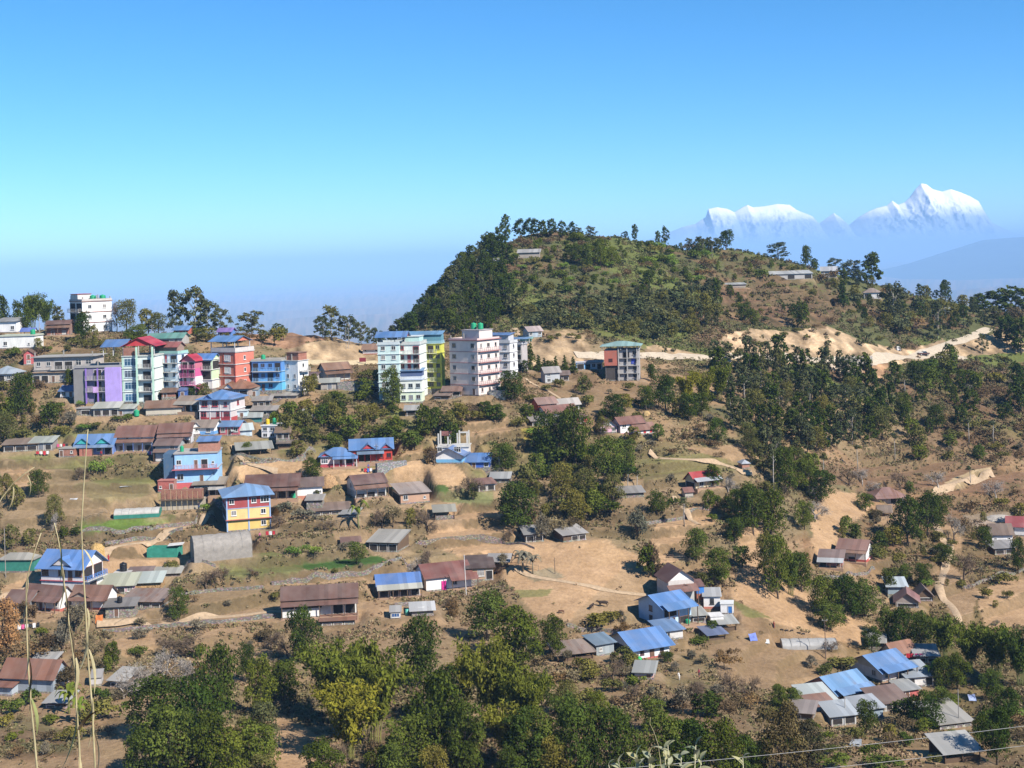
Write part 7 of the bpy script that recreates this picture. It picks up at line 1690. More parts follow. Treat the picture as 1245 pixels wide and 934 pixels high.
# ---- labels: the hand-set plants are told apart by the nearest building or feature
MARKS = [('the white hillside house',119,385),('the grey concrete house',76,435),('the purple block',120,470),('the glass-fronted block',170,455),('the red-white block',280,440),('the blue block',325,455),('the yellow cutting',400,430),
 ('the mint block',474,450),('the pink block',575,445),('the small cypresses',680,448),('the blue-grey tin house',650,405),('the red-grey block',757,442),('the villa',265,497),('the open shed',310,546),('the sky blue house',233,565),('the teal-gabled house',115,542),
 ('the maroon house',296,622),('the netted house',265,660),('the white cottage',377,594),('the red house',452,550),('the brown-white house',448,595),('the concrete frame',551,545),('the turquoise gable',500,600),('the tan field',600,650),('the tarpaulin shed',466,660),
 ('the two-tier house',389,730),('the blue-sheeted house',486,712),('the red-brown roof',546,700),('the red farmhouse',680,500),('the stepped white house',765,518),('the red-roofed cottage',860,582),('the gable house',825,712),('the long blue roof',780,785),('the tin cabin',730,785),
 ('the blue house',824,745),('the cattle',725,736),('the twin stables',678,650),('the low tunnel',985,783),('the compound',1050,835),('the big barn',1162,872),('the lower barn',1172,915),('the striped rust roof',1038,670),('the patched roof',1082,604),('the tin hut',1100,724),
 ('the red edge house',1235,645),('the big blue roof',76,695),('the stone house',148,742),('the rust-roofed house',34,822),('the net shed',20,684),('the hilltop shed',643,308),('the shoulder farm',970,334),('the hill cottage',1061,358),('the gravel road',1000,438),('the dark wood',970,500),('the hilltop',650,280),('the bamboo bank',430,850),('the bottom edge',760,934)]
ORD = ['first','second','third','fourth','fifth','sixth','seventh','eighth','ninth','tenth','eleventh','twelfth','thirteenth']
groups = {}
for rec in PLANTS:
    r = rec; kind, uv, where = rec['kind'], rec['uv'], rec['where']; desc = KIND[kind][2]
    if where:
        r['label'] = (('one of the %ss %s' if len(desc.split()) < 4 else 'one of %ss %s') % (desc, where)).replace('bushs', 'bushes'); r['group'] = ('%ss %s' % (KIND[kind][0].replace('_', ' '), where))
        continue
    u, v = uv
    name, mu, mv = min(MARKS, key=lambda m: (m[1] - u) ** 2 + 1.6 * (m[2] - v) ** 2)
    du, dv = u - mu, v - mv
    rel = ('right of' if du > 0 else 'left of') if abs(du) > abs(dv) * 1.1 else ('below' if dv > 0 else 'behind')
    groups.setdefault('%s %s %s' % (desc, rel, name), []).append((u, v, r))
    r['group'] = KIND[kind][0].replace('_', ' ') + 's on the slope'
for txt, L in groups.items():
    L.sort(key=lambda t: t[0])
    if len(L) == 1: L[0][2]['label'] = txt
    elif len(L) == 2: L[0][2]['label'] = 'left of two: ' + txt; L[1][2]['label'] = 'right of two: ' + txt
    else:
        for i, t in enumerate(L): t[2]['label'] = '%s from left: %s' % (ORD[min(i, 12)], txt)

grow_plants()
# ------------------------------------------------------------------ undergrowth nobody could count: grass tufts and low scrub
def scatter(n, seed, ymin, ymax, dens):
    rg = np.random.default_rng(seed)
    a = rg.uniform(-680, 680, n * 6)
    y = np.sqrt(rg.uniform(ymin ** 2, ymax ** 2, n * 6)); x = a / F * y
    i = np.clip(np.searchsorted(YR, y) - 1, 0, NR - 1); j = np.clip(np.searchsorted(AC, a) - 1, 0, NC - 1)
    p = dens[i, j]
    keep = np.where(rg.uniform(0, 1, len(p)) < p)[0][:n]
    return x[keep], y[keep], gz_np(x[keep], y[keep]), base[i[keep], j[keep]], rg
nclump = fbm(XX / 9, YG / 9, 131, 3)
dens_scrub = np.clip(np.where(BARE > 0.12, 0.006, 1 - BARE) * (0.16 + 1.1 * sstep(0.45, 0.58, nclump)) + 0.8 * RISER * (BARE < 0.1), 0.0, 1) * (1 - PAD)
um = bpy.data.materials.new('undergrowth_leaves'); um.use_nodes = True; nt = um.node_tree; p = nt.nodes['Principled BSDF']
at = nt.nodes.new('ShaderNodeVertexColor'); at.layer_name = 'tint'
nt.links.new(at.outputs[0], p.inputs['Base Color']); p.inputs['Roughness'].default_value = 0.9; p.inputs['Specular IOR Level'].default_value = 0.1
def tufts(name, label, n, seed, ymin, ymax, per, rad, hgt, size, cols, dens=dens_scrub):
    x, y, z, c, rg = scatter(n, seed, ymin, ymax, dens)
    n = len(x); cen = np.stack([x, y, z], -1)
    s = rg.uniform(0.6, 1.5, n)
    ci = rg.integers(0, len(cols), n); col = (np.array(cols)[ci] * 0.65 + c * 0.4) * rg.uniform(0.7, 1.2, (n, 1))
    P = np.repeat(cen, per, 0); ss = np.repeat(s, per)
    d = unit(rg.normal(size=(n * per, 3))); d[:, 2] = np.abs(d[:, 2])
    off = d * (np.array([rad, rad, hgt]) * ss[:, None]) * rg.uniform(0.5, 1.0, (n * per, 1))
    Nn = unit(d + rg.normal(size=(n * per, 3)) * 0.7)
    V = leaf_quads(P + off, Nn, size, rg, 0.6)
    me = np_mesh(name, V, quads(n * per), um)
    cc = np.repeat(np.repeat(col, per, 0) * rg.uniform(0.8, 1.2, (n * per, 1)), 4, 0)
    ca = me.color_attributes.new('tint', 'FLOAT_COLOR', 'POINT')
    ca.data.foreach_set('color', np.concatenate([cc, np.ones((len(cc), 1))], 1).astype(np.float32).ravel())
    tag(link(name, me), label, kind='stuff')
tufts('dry_grass', 'dry grass and bracken tufts all over the slope', 42000, 5, 150, 560, 7, 0.4, 0.45, 0.24, [(0.24,0.18,0.10),(0.20,0.14,0.075),(0.17,0.10,0.06),(0.15,0.13,0.06),(0.28,0.22,0.13)])
tufts('undergrowth', 'low olive and brown scrub on terrace edges and banks', 42000, 6, 150, 600, 14, 0.6, 0.5, 0.25, [(0.12,0.11,0.045),(0.16,0.14,0.06),(0.105,0.115,0.04),(0.20,0.15,0.085),(0.18,0.125,0.075),(0.13,0.14,0.05)], dens_scrub ** 1.5)
hd = np.where((YG > 445) & (YG < 720), np.maximum(1 - BARE, 0.12), 0.0) * sstep(0.35, 0.6, n2 * 0.5 + n1 * 0.5)
tufts('hill_scrub', 'low mixed scrub covering the hill', 6500, 8, 445, 720, 24, 1.1, 1.2, 0.45, [(0.07,0.085,0.03),(0.10,0.11,0.04),(0.09,0.08,0.04),(0.14,0.09,0.055),(0.12,0.14,0.045)], hd)
# ------------------------------------------------------------------ the small things
def at_px(u, v):
    x, y, z = place(u, v); return x, y, max(z, gz(x, y)), y / F

def lumpy(rg, rx, ry, rz, n=14, m=9, rough=0.18):
    vs = []; fs = []
    for i in range(m + 1):
        t = math.pi / 2 * i / m
        for j in range(n):
            a = 2 * math.pi * j / n
            k = 1 + rg.uniform(-rough, rough)
            vs.append((math.cos(a) * math.cos(t) * rx * k, math.sin(a) * math.cos(t) * ry * k, math.sin(t) * rz * (1 + rg.uniform(-rough, rough) * 0.5) - 0.1))
    for i in range(m):
        for j in range(n):
            j2 = (j + 1) % n; fs.append((i*n+j, i*n+j2, (i+1)*n+j2, (i+1)*n+j))
    return MB().add(vs, fs)
# hay, firewood, rubble
for (u, v, w, h, c, nm, lab, cat) in [
    (118, 677, 23, 17, (0.46, 0.30, 0.12), 'haystack', 'round golden haystack beside the terrace path', 'haystack'),
    (400, 592, 22, 16, (0.40, 0.25, 0.13), 'firewood_heap', 'heap of orange-brown firewood right of the white cottage', 'firewood'),
    (298, 492, 18, 12, (0.25, 0.17, 0.11), 'firewood_heap', 'brown firewood heap behind the villa', 'firewood'),
    (786, 505, 10, 6, (0.48, 0.33, 0.15), 'haystack', 'small yellow haystack above the stepped white house', 'haystack'),
    (372, 508, 22, 12, (0.32, 0.30, 0.27), 'rubble_heap', 'grey rubble heap in the bushes under the white tower', 'rubble'),
    (764, 778, 8, 8, (0.16, 0.08, 0.05), 'haystack', 'small dark straw stack at the corner of the pale blue house', 'haystack'),
    (710, 590, 12, 10, (0.42, 0.27, 0.11), 'haystack', 'orange straw stack in the shadow of the thicket', 'haystack'),
    (1215, 632, 40, 6, (0.42, 0.38, 0.33), 'rubble_heap', 'pale stone rubble spread above the red edge house', 'rubble')]:
    x, y, z, px = at_px(u, v)
    o = lumpy(rnd, w*px/2, w*px/2*0.8, h*px, rough=0.12).build(nm, plain(c, 0.95, 0.05, 0.35, 5.0), None, False, (x, y, z)); tag(o, lab, cat)

# poly tunnels and nets
def tunnel(name, u, v, w, H, d, yaw, mat, label, net=None, ribs=True):
    x, y, z, px = at_px(u, v); W = w * px; Hm = H * px; yr = R(yaw)
    r = empty(name, (x, y, z), yr); tag(r, label, 'greenhouse')
    n = 16; vs = []; fs = []
    side = 0.42 if net is None else 0.5
    prof = [(0, -0.6), (0, Hm*side)] + [(d/2 - d/2*math.cos(math.pi*i/n), Hm*side + Hm*(1-side)*math.sin(math.pi*i/n)) for i in range(1, n)] + [(d, Hm*side), (d, -0.6)]
    k = len(prof); rows = 12
    for j in range(rows + 1):
        sag = 0.05 * math.sin(j * 2.4) + rnd.uniform(-0.03, 0.03)
        for (yy, zz) in prof: vs.append((-W/2 + W*j/rows, yy, zz + (sag if zz > Hm*0.5 else 0)))
    for j in range(rows):
        for i in range(k - 1): fs.append((j*k+i, (j+1)*k+i, (j+1)*k+i+1, j*k+i+1))
    MB().add(vs, fs).build('cover', mat, r, True)
    e = MB().add([(-W/2 + 0.02, a, b) for a, b in prof], [tuple(range(k))]).add([(W/2 - 0.02, a, b) for a, b in prof], [tuple(range(k))[::-1]])
    e.build('end_sheet', net or mat, r)
    if net: MB().box(-W/2, W/2, -0.05, -0.01, -0.8, Hm*0.45).build('net_wall', net, r)
    if ribs:
        for j in range(0, rows + 1, 2):
            xx = -W/2 + W*j/rows
            MB().tube([(xx, a, b + 0.04) for a, b in prof[1:-1]], 0.035, 0.035, 4).build('hoop', plain((0.3, 0.29, 0.27)), r, True)
    return r
tunnel('polytunnel', 272, 681, 70, 29, 6.5, 20, plain((0.27, 0.245, 0.215), 0.8, 0.2, 0.12), 'large round-roofed greenhouse covered in brown-grey netting')
tunnel('polytunnel', 166, 630, 54, 10, 4.5, 6, plain((0.42, 0.40, 0.36), 0.6, 0.3, 0.12), 'small tunnel with white plastic roof and green net walls beside the leafy crop strip', plain(GREENNET, 0.9))
tunnel('polytunnel', 985, 790, 66, 9, 4.5, -4, plain((0.36, 0.35, 0.33), 0.6, 0.3, 0.1), 'long low plastic tunnel on the soil field beside the wooden pole')
# green net pen
x, y, z, px = at_px(197, 678); r = empty('net_pen', (x, y, z), R(-6)); tag(r, 'roofless pen of green netting with a white sheet corner', 'pen')
w = 38*px; h = 11*px
gn = plain((0.04, 0.25, 0.18), 0.9)
for nm, a in (('net_wall', (-w/2, w/2, 0, 0.05)), ('net_wall', (-w/2, w/2, 3.5, 3.55)), ('net_wall', (-w/2, -w/2+0.05, 0.05, 3.5)), ('net_wall', (w/2-0.05, w/2, 0.05, 3.5))):
    MB().box(*a, -0.8, h).build(nm, gn, r)
MB().slab([(0.5, 2, h+0.1), (w/2+0.6, 1.8, h+0.4), (w/2+0.4, 3.8, h+0.6), (0.3, 3.9, h+0.3)], 0.05).build('cover_sheet', plain((0.55,0.53,0.5)), r)

# scaffolded brick wall under the sky blue house
x, y, z, px = at_px(222, 620); r = empty('scaffolded_wall', (x, y, z), R(3)); tag(r, 'brick wall on a pale stone base held by bamboo scaffolding', 'wall'); w = 52*px
MB().box(-w/2, w/2, 0.3, 2.5, -2, 13*px).build('stone_base', paint((0.42,0.37,0.29)), r)
MB().box(-w/2, w/2*0.98, 0.35, 0.65, 13*px, 25*px).build('brick_wall', brick_mat((0.30,0.10,0.055)), r)
MB().box(-w/2 - 0.3, w/2, -0.9, 0.3, 12.5*px, 13.4*px).build('platform', timber, r)
for i in range(9):
    xx = -w/2 + w * i / 8
    MB().tube([(xx, -0.8, -1.2), (xx + rnd.uniform(-.1,.1), -0.75, rnd.uniform(22, 28)*px)], 0.05, 0.04, 5).build('scaffold_pole', plain((0.42,0.33,0.18)), r)
# retaining walls
for (u, v, w, h, yaw, c, lab) in [(436,476,52,12,-6,(0.33,0.30,0.26),'grey stone terrace wall right of the grey-walled cottage'), (604,484,20,9,-10,(0.45,0.43,0.39),'pale stone retaining wall below the twin green tanks'), (477,571,40,9,30,(0.30,0.29,0.27),'slanting stone retaining wall in front of the red house'),
                                  (1030,441,62,7,0,(0.62,0.56,0.47),'whitish masonry wall holding up the gravel road'), (1148,436,26,4,2,(0.66,0.60,0.5),'short pale parapet where the ridge road bends'), (500,738,40,5,8,(0.33,0.27,0.2),'low earth and stone terrace in front of the blue-sheeted house')]:
    x, y, z, px = at_px(u, v)
    o = MB().box(-w*px/2, w*px/2, 0, 1.0, -1.5, h*px).build('retaining_wall', stone_mat(c), None, False, (x, y, z)); o.rotation_euler = (0, 0, R(yaw)); tag(o, lab, 'wall')

# poles
def pole(u, v, h, label, lean=0.0, c=(0.34, 0.32, 0.30), arm=True, th=0.09):
    x, y, z, px = at_px(u, v); H = h * px
    r = empty('utility_pole', (x, y, z), R(rnd.uniform(-30, 30))); tag(r, label, 'pole', 'utility poles')
    MB().tube([(0, 0, -0.8), (-lean*H, 0, H)], th, th*0.7, 7).build('post', plain(c, 0.8), r)
    if arm:
        MB().box(-lean*H - 0.55, -lean*H + 0.55, -0.05, 0.05, H - 0.6, H - 0.5).build('crossarm', plain((0.2,0.18,0.16)), r)
        for s in (-0.45, 0.45): MB().lathe([(0.05, H - 0.5), (0.06, H - 0.4), (0.03, H - 0.32)], 6, -lean*H + s, 0).build('insulator', plain((0.6,0.58,0.55), 0.3), r)
pole(567, 723, 48, 'white utility pole leaning beside the red-brown roofed house', 0.03, (0.62,0.6,0.57), False)
pole(1004, 801, 50, 'dark wooden pole in front of the low plastic tunnel', 0.0, (0.14,0.10,0.08))
pole(1166, 882, 44, 'weathered grey pole standing beside the big barn', 0.0, (0.3,0.28,0.26), False)
pole(241, 512, 24, 'thin pole at the left corner of the villa', 0.02)
pole(458, 562, 22, 'dark pole rising before the brown-white house roof', 0.0, (0.2,0.17,0.15))
pole(421, 424, 26, 'one of the paired thin masts above the yellow cutting', 0.0, arm=False, th=0.07)
pole(424, 424, 25, 'shorter of the paired thin masts above the yellow cutting', 0.0, arm=False, th=0.07)
pole(185, 410, 16, 'short pole on the crest behind the glass-fronted block', 0.0)
pole(48, 404, 22, 'pale pole between the dark skyline trees', 0.0)
pole(675, 698, 20, 'crooked wooden post at the vegetable plot in the tan field', 0.02, (0.16,0.12,0.09), False)
pole(242, 404, 14, 'short mast near the red ridge house', 0.0, arm=False)
pole(1028, 877, 30, 'short concrete post below the front sheds of the compound', 0.0, (0.4,0.37,0.33), False)
pole(7, 702, 60, 'tall thin pole before the green net shed', 0.0, (0.28,0.25,0.22), False)
pole(571, 552, 22, 'bamboo pole pair beside the concrete frame', 0.0, (0.5,0.45,0.2), False, 0.06)

# cattle and goats: one skinned body each
def animal(name, label, u, v, L, yaw, mat, graze, group):
    x, y, z, px = at_px(u, v); s = L * px / 2.5      # body drawn 2 m long
    V = [(0,0,1.05),(0.55,0,1.08),(0.95,0,1.12),(1.25,0,1.30 if not graze else 0.85),(1.45,0,1.38 if not graze else 0.45),(1.72,0,1.22 if not graze else 0.18),(-0.55,0,1.08),(-0.85,0,1.12),(-0.98,0,0.8),(-1.0,0,0.42)]
    E = [(0,1),(1,2),(2,3),(3,4),(4,5),(0,6),(6,7),(7,8),(8,9)]
    rad = [0.34,0.36,0.30,0.17,0.15,0.09,0.34,0.24,0.04,0.05]
    for sx, sy in ((0.78,0.18),(0.78,-0.18),(-0.68,0.18),(-0.68,-0.18)):
        b = 2 if sx > 0 else 7; k = len(V)
        if sx > 0: V += [(sx, sy, 0.78), (sx+0.03, sy, 0.42), (sx-0.02, sy, 0.03)]
        else: V += [(sx+0.06, sy, 0.78), (sx-0.10, sy, 0.45), (sx-0.02, sy, 0.03)]
        E += [(1 if sx > 0 else 6, k), (k, k+1), (k+1, k+2)]; rad += [0.15, 0.075, 0.06]
    k = len(V)
    for sy in (0.16, -0.16): V.append((V[4][0]-0.08, sy*1.4, V[4][2]+0.06)); E.append((4, len(V)-1)); rad.append(0.04)
    me = bpy.data.meshes.new(name); me.from_pydata([tuple(c*s for c in p) for p in V], E, []); me.materials.append(mat)
    o = link(name, me, None, (x, y, z)); o.rotation_euler = (0, 0, R(yaw))
    m = o.modifiers.new('Skin', 'SKIN'); m.use_smooth_shade = True
    for i, sv in enumerate(me.skin_vertices[0].data): sv.radius = (rad[i]*s, rad[i]*s); sv.use_root = (i == 0)
    o.modifiers.new('Smooth', 'SUBSURF').levels = 1; o.modifiers['Smooth'].render_levels = 1
    tag(o, label, name, group)
    hm_ = plain((0.4,0.36,0.3))
    return o
dk = plain((0.035,0.022,0.016),0.7,0.3,0.2); brn = plain((0.13,0.06,0.035),0.8); gt = plain((0.06,0.05,0.045),0.9)
animal('cow', 'dark brown cow seen end-on, left of its companion in the tan field', 719, 741, 11, 62, dk, False, 'cattle in the tan field')
animal('cow', 'dark brown cow standing broadside in the tan field', 734, 738, 14, 178, dk, False, 'cattle in the tan field')
animal('calf', 'reddish calf lying apart at the lower edge of the tan field', 683, 746, 8, 170, brn, True, 'cattle in the tan field')
animal('cow', 'dark cow tied by the fence below the round green tree', 816, 679, 9, 178, dk, True, 'cattle in the tan field')
for i, (u, v, lab) in enumerate([(951,767,'dark goat nearest the herder in red'),(957,768,'dark goat in the middle of the herd near the low tunnel'),(963,768,'dark goat at the end of the first goat row'),(972,771,'grey goat apart from the others above the low tunnel'),(977,772,'last goat of the herd above the low tunnel')]):
    animal('goat', lab, u, v, 4.6, 170 + 15 * (i % 3), gt, i % 2 == 0, 'goats above the low tunnel')
animal('cow', 'small red-brown cow resting in the field behind the red-roofed cottage', 838, 549, 6, 10, brn, True, 'cattle in the tan field')

# people
skin = plain((0.24,0.14,0.09),0.6); hair = plain((0.012,0.01,0.01),0.6)
def person(label, u, v, H, yaw, top, legs, bend=0.0, stride=0.12):
    x, y, z, px = at_px(u, v); s = H * px / 1.65
    s = max(0.85, min(1.15, s))
    hb = bend
    V = [(0,0,0.92),(0,hb*0.3,1.18),(0,hb*0.55,1.38),(0,hb*0.62,1.47),(0,hb*0.70,1.58)]
    E = [(0,1),(1,2),(2,3),(3,4)]; rad = [0.15,0.14,0.13,0.055,0.10]
    for sx in (-1, 1):
        k = len(V)
        V += [(sx*0.09, 0, 0.86), (sx*0.10, stride*sx*0.6 + 0.02, 0.48), (sx*0.10, stride*sx, 0.06), (sx*0.10, stride*sx - 0.14, 0.03)]
        E += [(0,k),(k,k+1),(k+1,k+2),(k+2,k+3)]; rad += [0.095,0.065,0.045,0.04]
        k = len(V)
        V += [(sx*0.19, hb*0.55, 1.36), (sx*0.25, hb*0.4 + 0.03, 1.10), (sx*0.24, hb*0.3 - 0.1, 0.88), (sx*0.235, hb*0.3 - 0.15, 0.80)]
        E += [(2,k),(k,k+1),(k+1,k+2),(k+2,k+3)]; rad += [0.06,0.045,0.035,0.035]
    me = bpy.data.meshes.new('person'); me.from_pydata([(a*s,b*s,c*s) for a,b,c in V], E, []); me.materials.append(top)
    o = link('person', me, None, (x, y, z)); o.rotation_euler = (0, 0, R(yaw))
    m = o.modifiers.new('Skin', 'SKIN'); m.use_smooth_shade = True
    for i, sv in enumerate(me.skin_vertices[0].data): sv.radius = (rad[i]*s, rad[i]*s*0.85); sv.use_root = (i == 0)
    ss = o.modifiers.new('Smooth', 'SUBSURF'); ss.levels = 1; ss.render_levels = 1
    tag(o, label, 'person', 'people on the slope')
    hy = hb * 0.7
    MB().lathe([(0.02*s,1.47*s),(0.085*s,1.50*s),(0.105*s,1.58*s),(0.09*s,1.68*s),(0.03*s,1.72*s)], 10, 0, hy*s - 0.012).build('face', skin, o, True)
    MB().lathe([(0.11*s,1.58*s),(0.115*s,1.64*s),(0.09*s,1.72*s),(0.03*s,1.75*s)], 10, 0, hy*s + 0.025).build('hair', hair, o, True)
    MB().lathe([(0.15*s,0.30*s),(0.165*s,0.55*s),(0.15*s,0.9*s),(0.14*s,1.0*s)], 10).build('skirt', legs, o, True)
    return o
redc = plain((0.35,0.02,0.03),0.85); darkc = plain((0.04,0.035,0.05),0.85); pinkc = plain((0.55,0.15,0.25),0.85); bluec = plain((0.08,0.12,0.32),0.85); whitec = plain((0.6,0.58,0.55),0.85)
person('person in dark red clothes standing on the terrace path by the haystack', 132, 683, 9, 0, redc, redc)
person('person in red herding goats across the soil field', 941, 764, 8, -70, redc, darkc)
person('person in red top among the sheds behind the stone house', 141, 724, 9, 20, redc, bluec)
person('person in pink beside the wooden racks near the maroon house', 316, 656, 9, 10, pinkc, darkc)
person('person in dark clothes near the scaffolded brick wall', 242, 620, 9, 30, darkc, bluec)
person('person in black walking on the footpath near the wilted bananas', 606, 694, 9, -60, darkc, darkc)
person('person in white bending in the dry garden below the long blue roof', 826, 827, 9, 40, whitec, whitec, 0.35)
person('person in red sitting on the brown path in the thicket', 673, 581, 8, 0, plain((0.2,0.05,0.04)), darkc)
person('person in blue outside the red house veranda', 448, 572, 8, 15, bluec, redc)
person('person in red outside the teal-gabled house', 123, 556, 8, 0, redc, darkc)
person('person in dark clothes in front of the striped rust roof', 1022, 690, 8, 10, darkc, bluec)
person('person in dark red in the field behind the compound', 850, 823, 8, 30, plain((0.28,0.03,0.05)), darkc)

# laundry
def laundry(u, v, w, label, cols, yaw=0, h=1.5):
    x, y, z, px = at_px(u, v); W = w * px
    r = empty('clothesline', (x, y, z), R(yaw)); tag(r, label, 'clothesline')
    for s in (-W/2, W/2): MB().tube([(s, 0, -0.4), (s, 0, h)], 0.04, 0.035, 5).build('line_post', timber, r)
    MB().tube([(-W/2, 0, h), (0, 0, h - 0.08), (W/2, 0, h)], 0.012, 0.012, 3).build('line', plain((0.2,0.2,0.2)), r)
    n = len(cols)
    for i, c in enumerate(cols):
        a = -W/2 + W * (i + 0.1) / n; b = a + W / n * 0.8; dz = rnd.uniform(0.6, 1.0)
        vs = []; fs = []
        for k in range(5):
            xx = a + (b - a) * k / 4; yy = 0.05 * math.sin(k * 1.7 + i)
            vs += [(xx, yy*0.3, h - 0.06), (xx, yy, h - dz)]
        for k in range(4): fs.append((2*k, 2*k+2, 2*k+3, 2*k+1))
        MB().add(vs, fs).build('garment', plain(c, 0.9), r)
Wt = (0.7,0.68,0.66); Bk = (0.03,0.03,0.035); Pk = (0.6,0.1,0.25); Bl = (0.08,0.15,0.45); Rd = (0.5,0.03,0.05)
laundry(35, 768, 26, 'clothesline of white, pink and black washing above the rusty tree', [Wt,Pk,Wt,Bk,Wt,Bk], 25)
laundry(76, 547, 14, 'clothesline with pink and dark blankets beside the brick hut', [Pk,Wt,Rd,Bk], 0)
laundry(52, 556, 16, 'clothesline with red and white clothes below the blue-doored shed', [Rd,Wt,Rd,Wt], 4)
laundry(1112, 806, 20, 'clothesline with bright red and magenta cloths behind the compound', [Rd,Rd,(0.5,0.05,0.2),Pk], -6, 1.9)
laundry(1117, 832, 10, 'short line with a pink cloth beside the grey-blue roof', [Pk,Pk], 0, 1.9)
laundry(836, 727, 12, 'short clothesline under the brown gable house eaves', [Bl,Wt,Bl], 10)
laundry(182, 556, 12, 'fence hung with faded washing left of the grey tin house', [Wt,Bl,Pk,Wt], -40)
laundry(446, 577, 14, 'clothesline of dark and red washing before the red house', [Bk,Rd,Bl,Wt], 8)
laundry(329, 654, 12, 'drying rack of red and white washing by the maroon house', [Rd,Wt,Rd], 0)
# flags and tarps
def cloth(name, label, cat, u, v, w, h, c, yaw=0, tilt=60):
    x, y, z, px = at_px(u, v); W = w*px; H = h*px; vs = []; fs = []
    n = 6
    for i in range(n + 1):
        for j in range(n + 1):
            s, t = i / n, j / n
            vs.append((W*(s-0.5), H*t*math.cos(R(tilt))*1.2, 0.12 + H*t*math.sin(R(tilt)) + 0.06*math.sin(5*s + 3*t) ))
    for i in range(n):
        for j in range(n): a = i*(n+1)+j; fs.append((a, a+n+1, a+n+2, a+1))
    o = MB().add(vs, fs).build(name, plain(c, 0.8, 0.2, 0.2), None, True, (x, y, z)); o.rotation_euler = (0, 0, R(yaw)); tag(o, label, cat); return o
cloth('tarpaulin', 'bright orange tarpaulin hung beside the dirt path', 'tarpaulin', 120, 760, 9, 11, (0.62,0.20,0.06), -5, 75)
cloth('tarpaulin', 'white plastic sheet lying on the grassy terrace', 'plastic sheet', 160, 592, 28, 8, (0.5,0.5,0.5), 10, 8)
cloth('tarpaulin', 'small white sheet on the brown field left of the larger one', 'plastic sheet', 89, 608, 9, 4, (0.6,0.6,0.6), 0, 8)
cloth('tarpaulin', 'blue plastic sheet by the fence right of the stalls', 'tarpaulin', 917, 780, 10, 9, (0.15,0.2,0.5), 20, 60)
cloth('tarpaulin', 'white plastic heap between the stalls and the low tunnel', 'plastic sheet', 931, 783, 10, 6, (0.6,0.6,0.58), 0, 30)
cloth('tarpaulin', 'blue-white sheet over a garden plot right of the compound', 'tarpaulin', 1183, 853, 9, 8, (0.3,0.36,0.55), 0, 50)
cloth('tarpaulin', 'white sacks beside the bright green bin', 'sacks', 512, 748, 8, 9, (0.6,0.6,0.58), 0, 70)
cloth('tarpaulin', 'grey sheet leaning on the bank below the compound', 'sheet', 1040, 908, 14, 9, (0.3,0.32,0.34), -20, 40)
cloth('tarpaulin', 'magenta cloth hung beside the red-brown roofed house door', 'cloth', 540, 718, 6, 11, (0.5,0.03,0.2), 15, 88)
for (u, v, w, h, c, nm, lab, cat) in [(495,748,4.5,7,(0.1,0.42,0.34),'barrel','turquoise barrel between kennel and white sacks','barrel'),(414,745,4,6,(0.4,0.04,0.04),'barrel','red drum under the two-tier veranda','barrel'),(586,700,7,6,(0.02,0.05,0.06),'barrel','dark drums against the tan mud house','barrel')]:
    x, y, z, px = at_px(u, v); o = MB().lathe([(w*px*0.45,0),(w*px*0.5,0.1),(w*px*0.5,h*px*0.5),(w*px*0.53,h*px*0.52),(w*px*0.5,h*px*0.55),(w*px*0.5,h*px),(w*px*0.4,h*px+0.02)],12).build(nm, plain(c,0.5), None, True, (x,y,z)); tag(o, lab, cat)
# sign boards and the vehicle on the road
def board(u, v, w, h, c, label, lift):
    x, y, z, px = at_px(u, v); r = empty('sign_board', (x, y, z)); tag(r, label, 'sign board')
    for s in (-w*px*0.4, w*px*0.4): MB().box(s-0.06, s+0.06, 0, 0.1, -0.5, (lift+h)*px).build('sign_post', plain((0.3,0.28,0.26)), r)
    MB().box(-w*px/2, w*px/2, -0.08, -0.005, lift*px, (lift+h)*px).build('panel', plain(c,0.6), r)
board(441, 443, 8, 5, (0.2,0.03,0.04), 'dark red sign board at the roadside under the yellow cutting', 3)
board(1093, 427, 5, 5, (0.75,0.74,0.7), 'small white square board on the bank above the gravel road', 1)
x, y, z, px = at_px(1123, 433); k = 0.95
r = empty('pickup_truck', (x, y, z + 0.2), R(8)); tag(r, 'small dark pickup truck with white roof on the pale road bend', 'truck')
cab = MB(); cab.add([(-2.2,-0.85,0.55),(2.2,-0.85,0.55),(2.2,0.85,0.55),(-2.2,0.85,0.55),(-2.2,-0.85,1.15),(2.2,-0.85,1.05),(2.2,0.85,1.05),(-2.2,0.85,1.15)],[(3,2,1,0),(4,5,6,7),(0,1,5,4),(1,2,6,5),(2,3,7,6),(3,0,4,7)])
cab.build('body', plain((0.10,0.05,0.04),0.4), r)
MB().add([(-0.5,-0.8,1.12),(1.3,-0.8,1.09),(1.3,0.8,1.09),(-0.5,0.8,1.12),(-0.35,-0.72,1.75),(0.75,-0.72,1.75),(0.75,0.72,1.75),(-0.35,0.72,1.75)],[(3,2,1,0),(4,5,6,7),(0,1,5,4),(1,2,6,5),(2,3,7,6),(3,0,4,7)]).build('cabin_glass', glass_mat(), r)
MB().box(-0.45,0.85,-0.76,0.76,1.751,1.84).build('cabin_roof', plain((0.7,0.68,0.65),0.4), r)
MB().box(-2.15,-0.55,-0.8,-0.72,1.16,1.6).box(-2.15,-0.55,0.72,0.8,1.16,1.6).build('cargo_side', plain((0.5,0.48,0.45),0.5), r)
wm_ = MB()
for i in range(14): pass
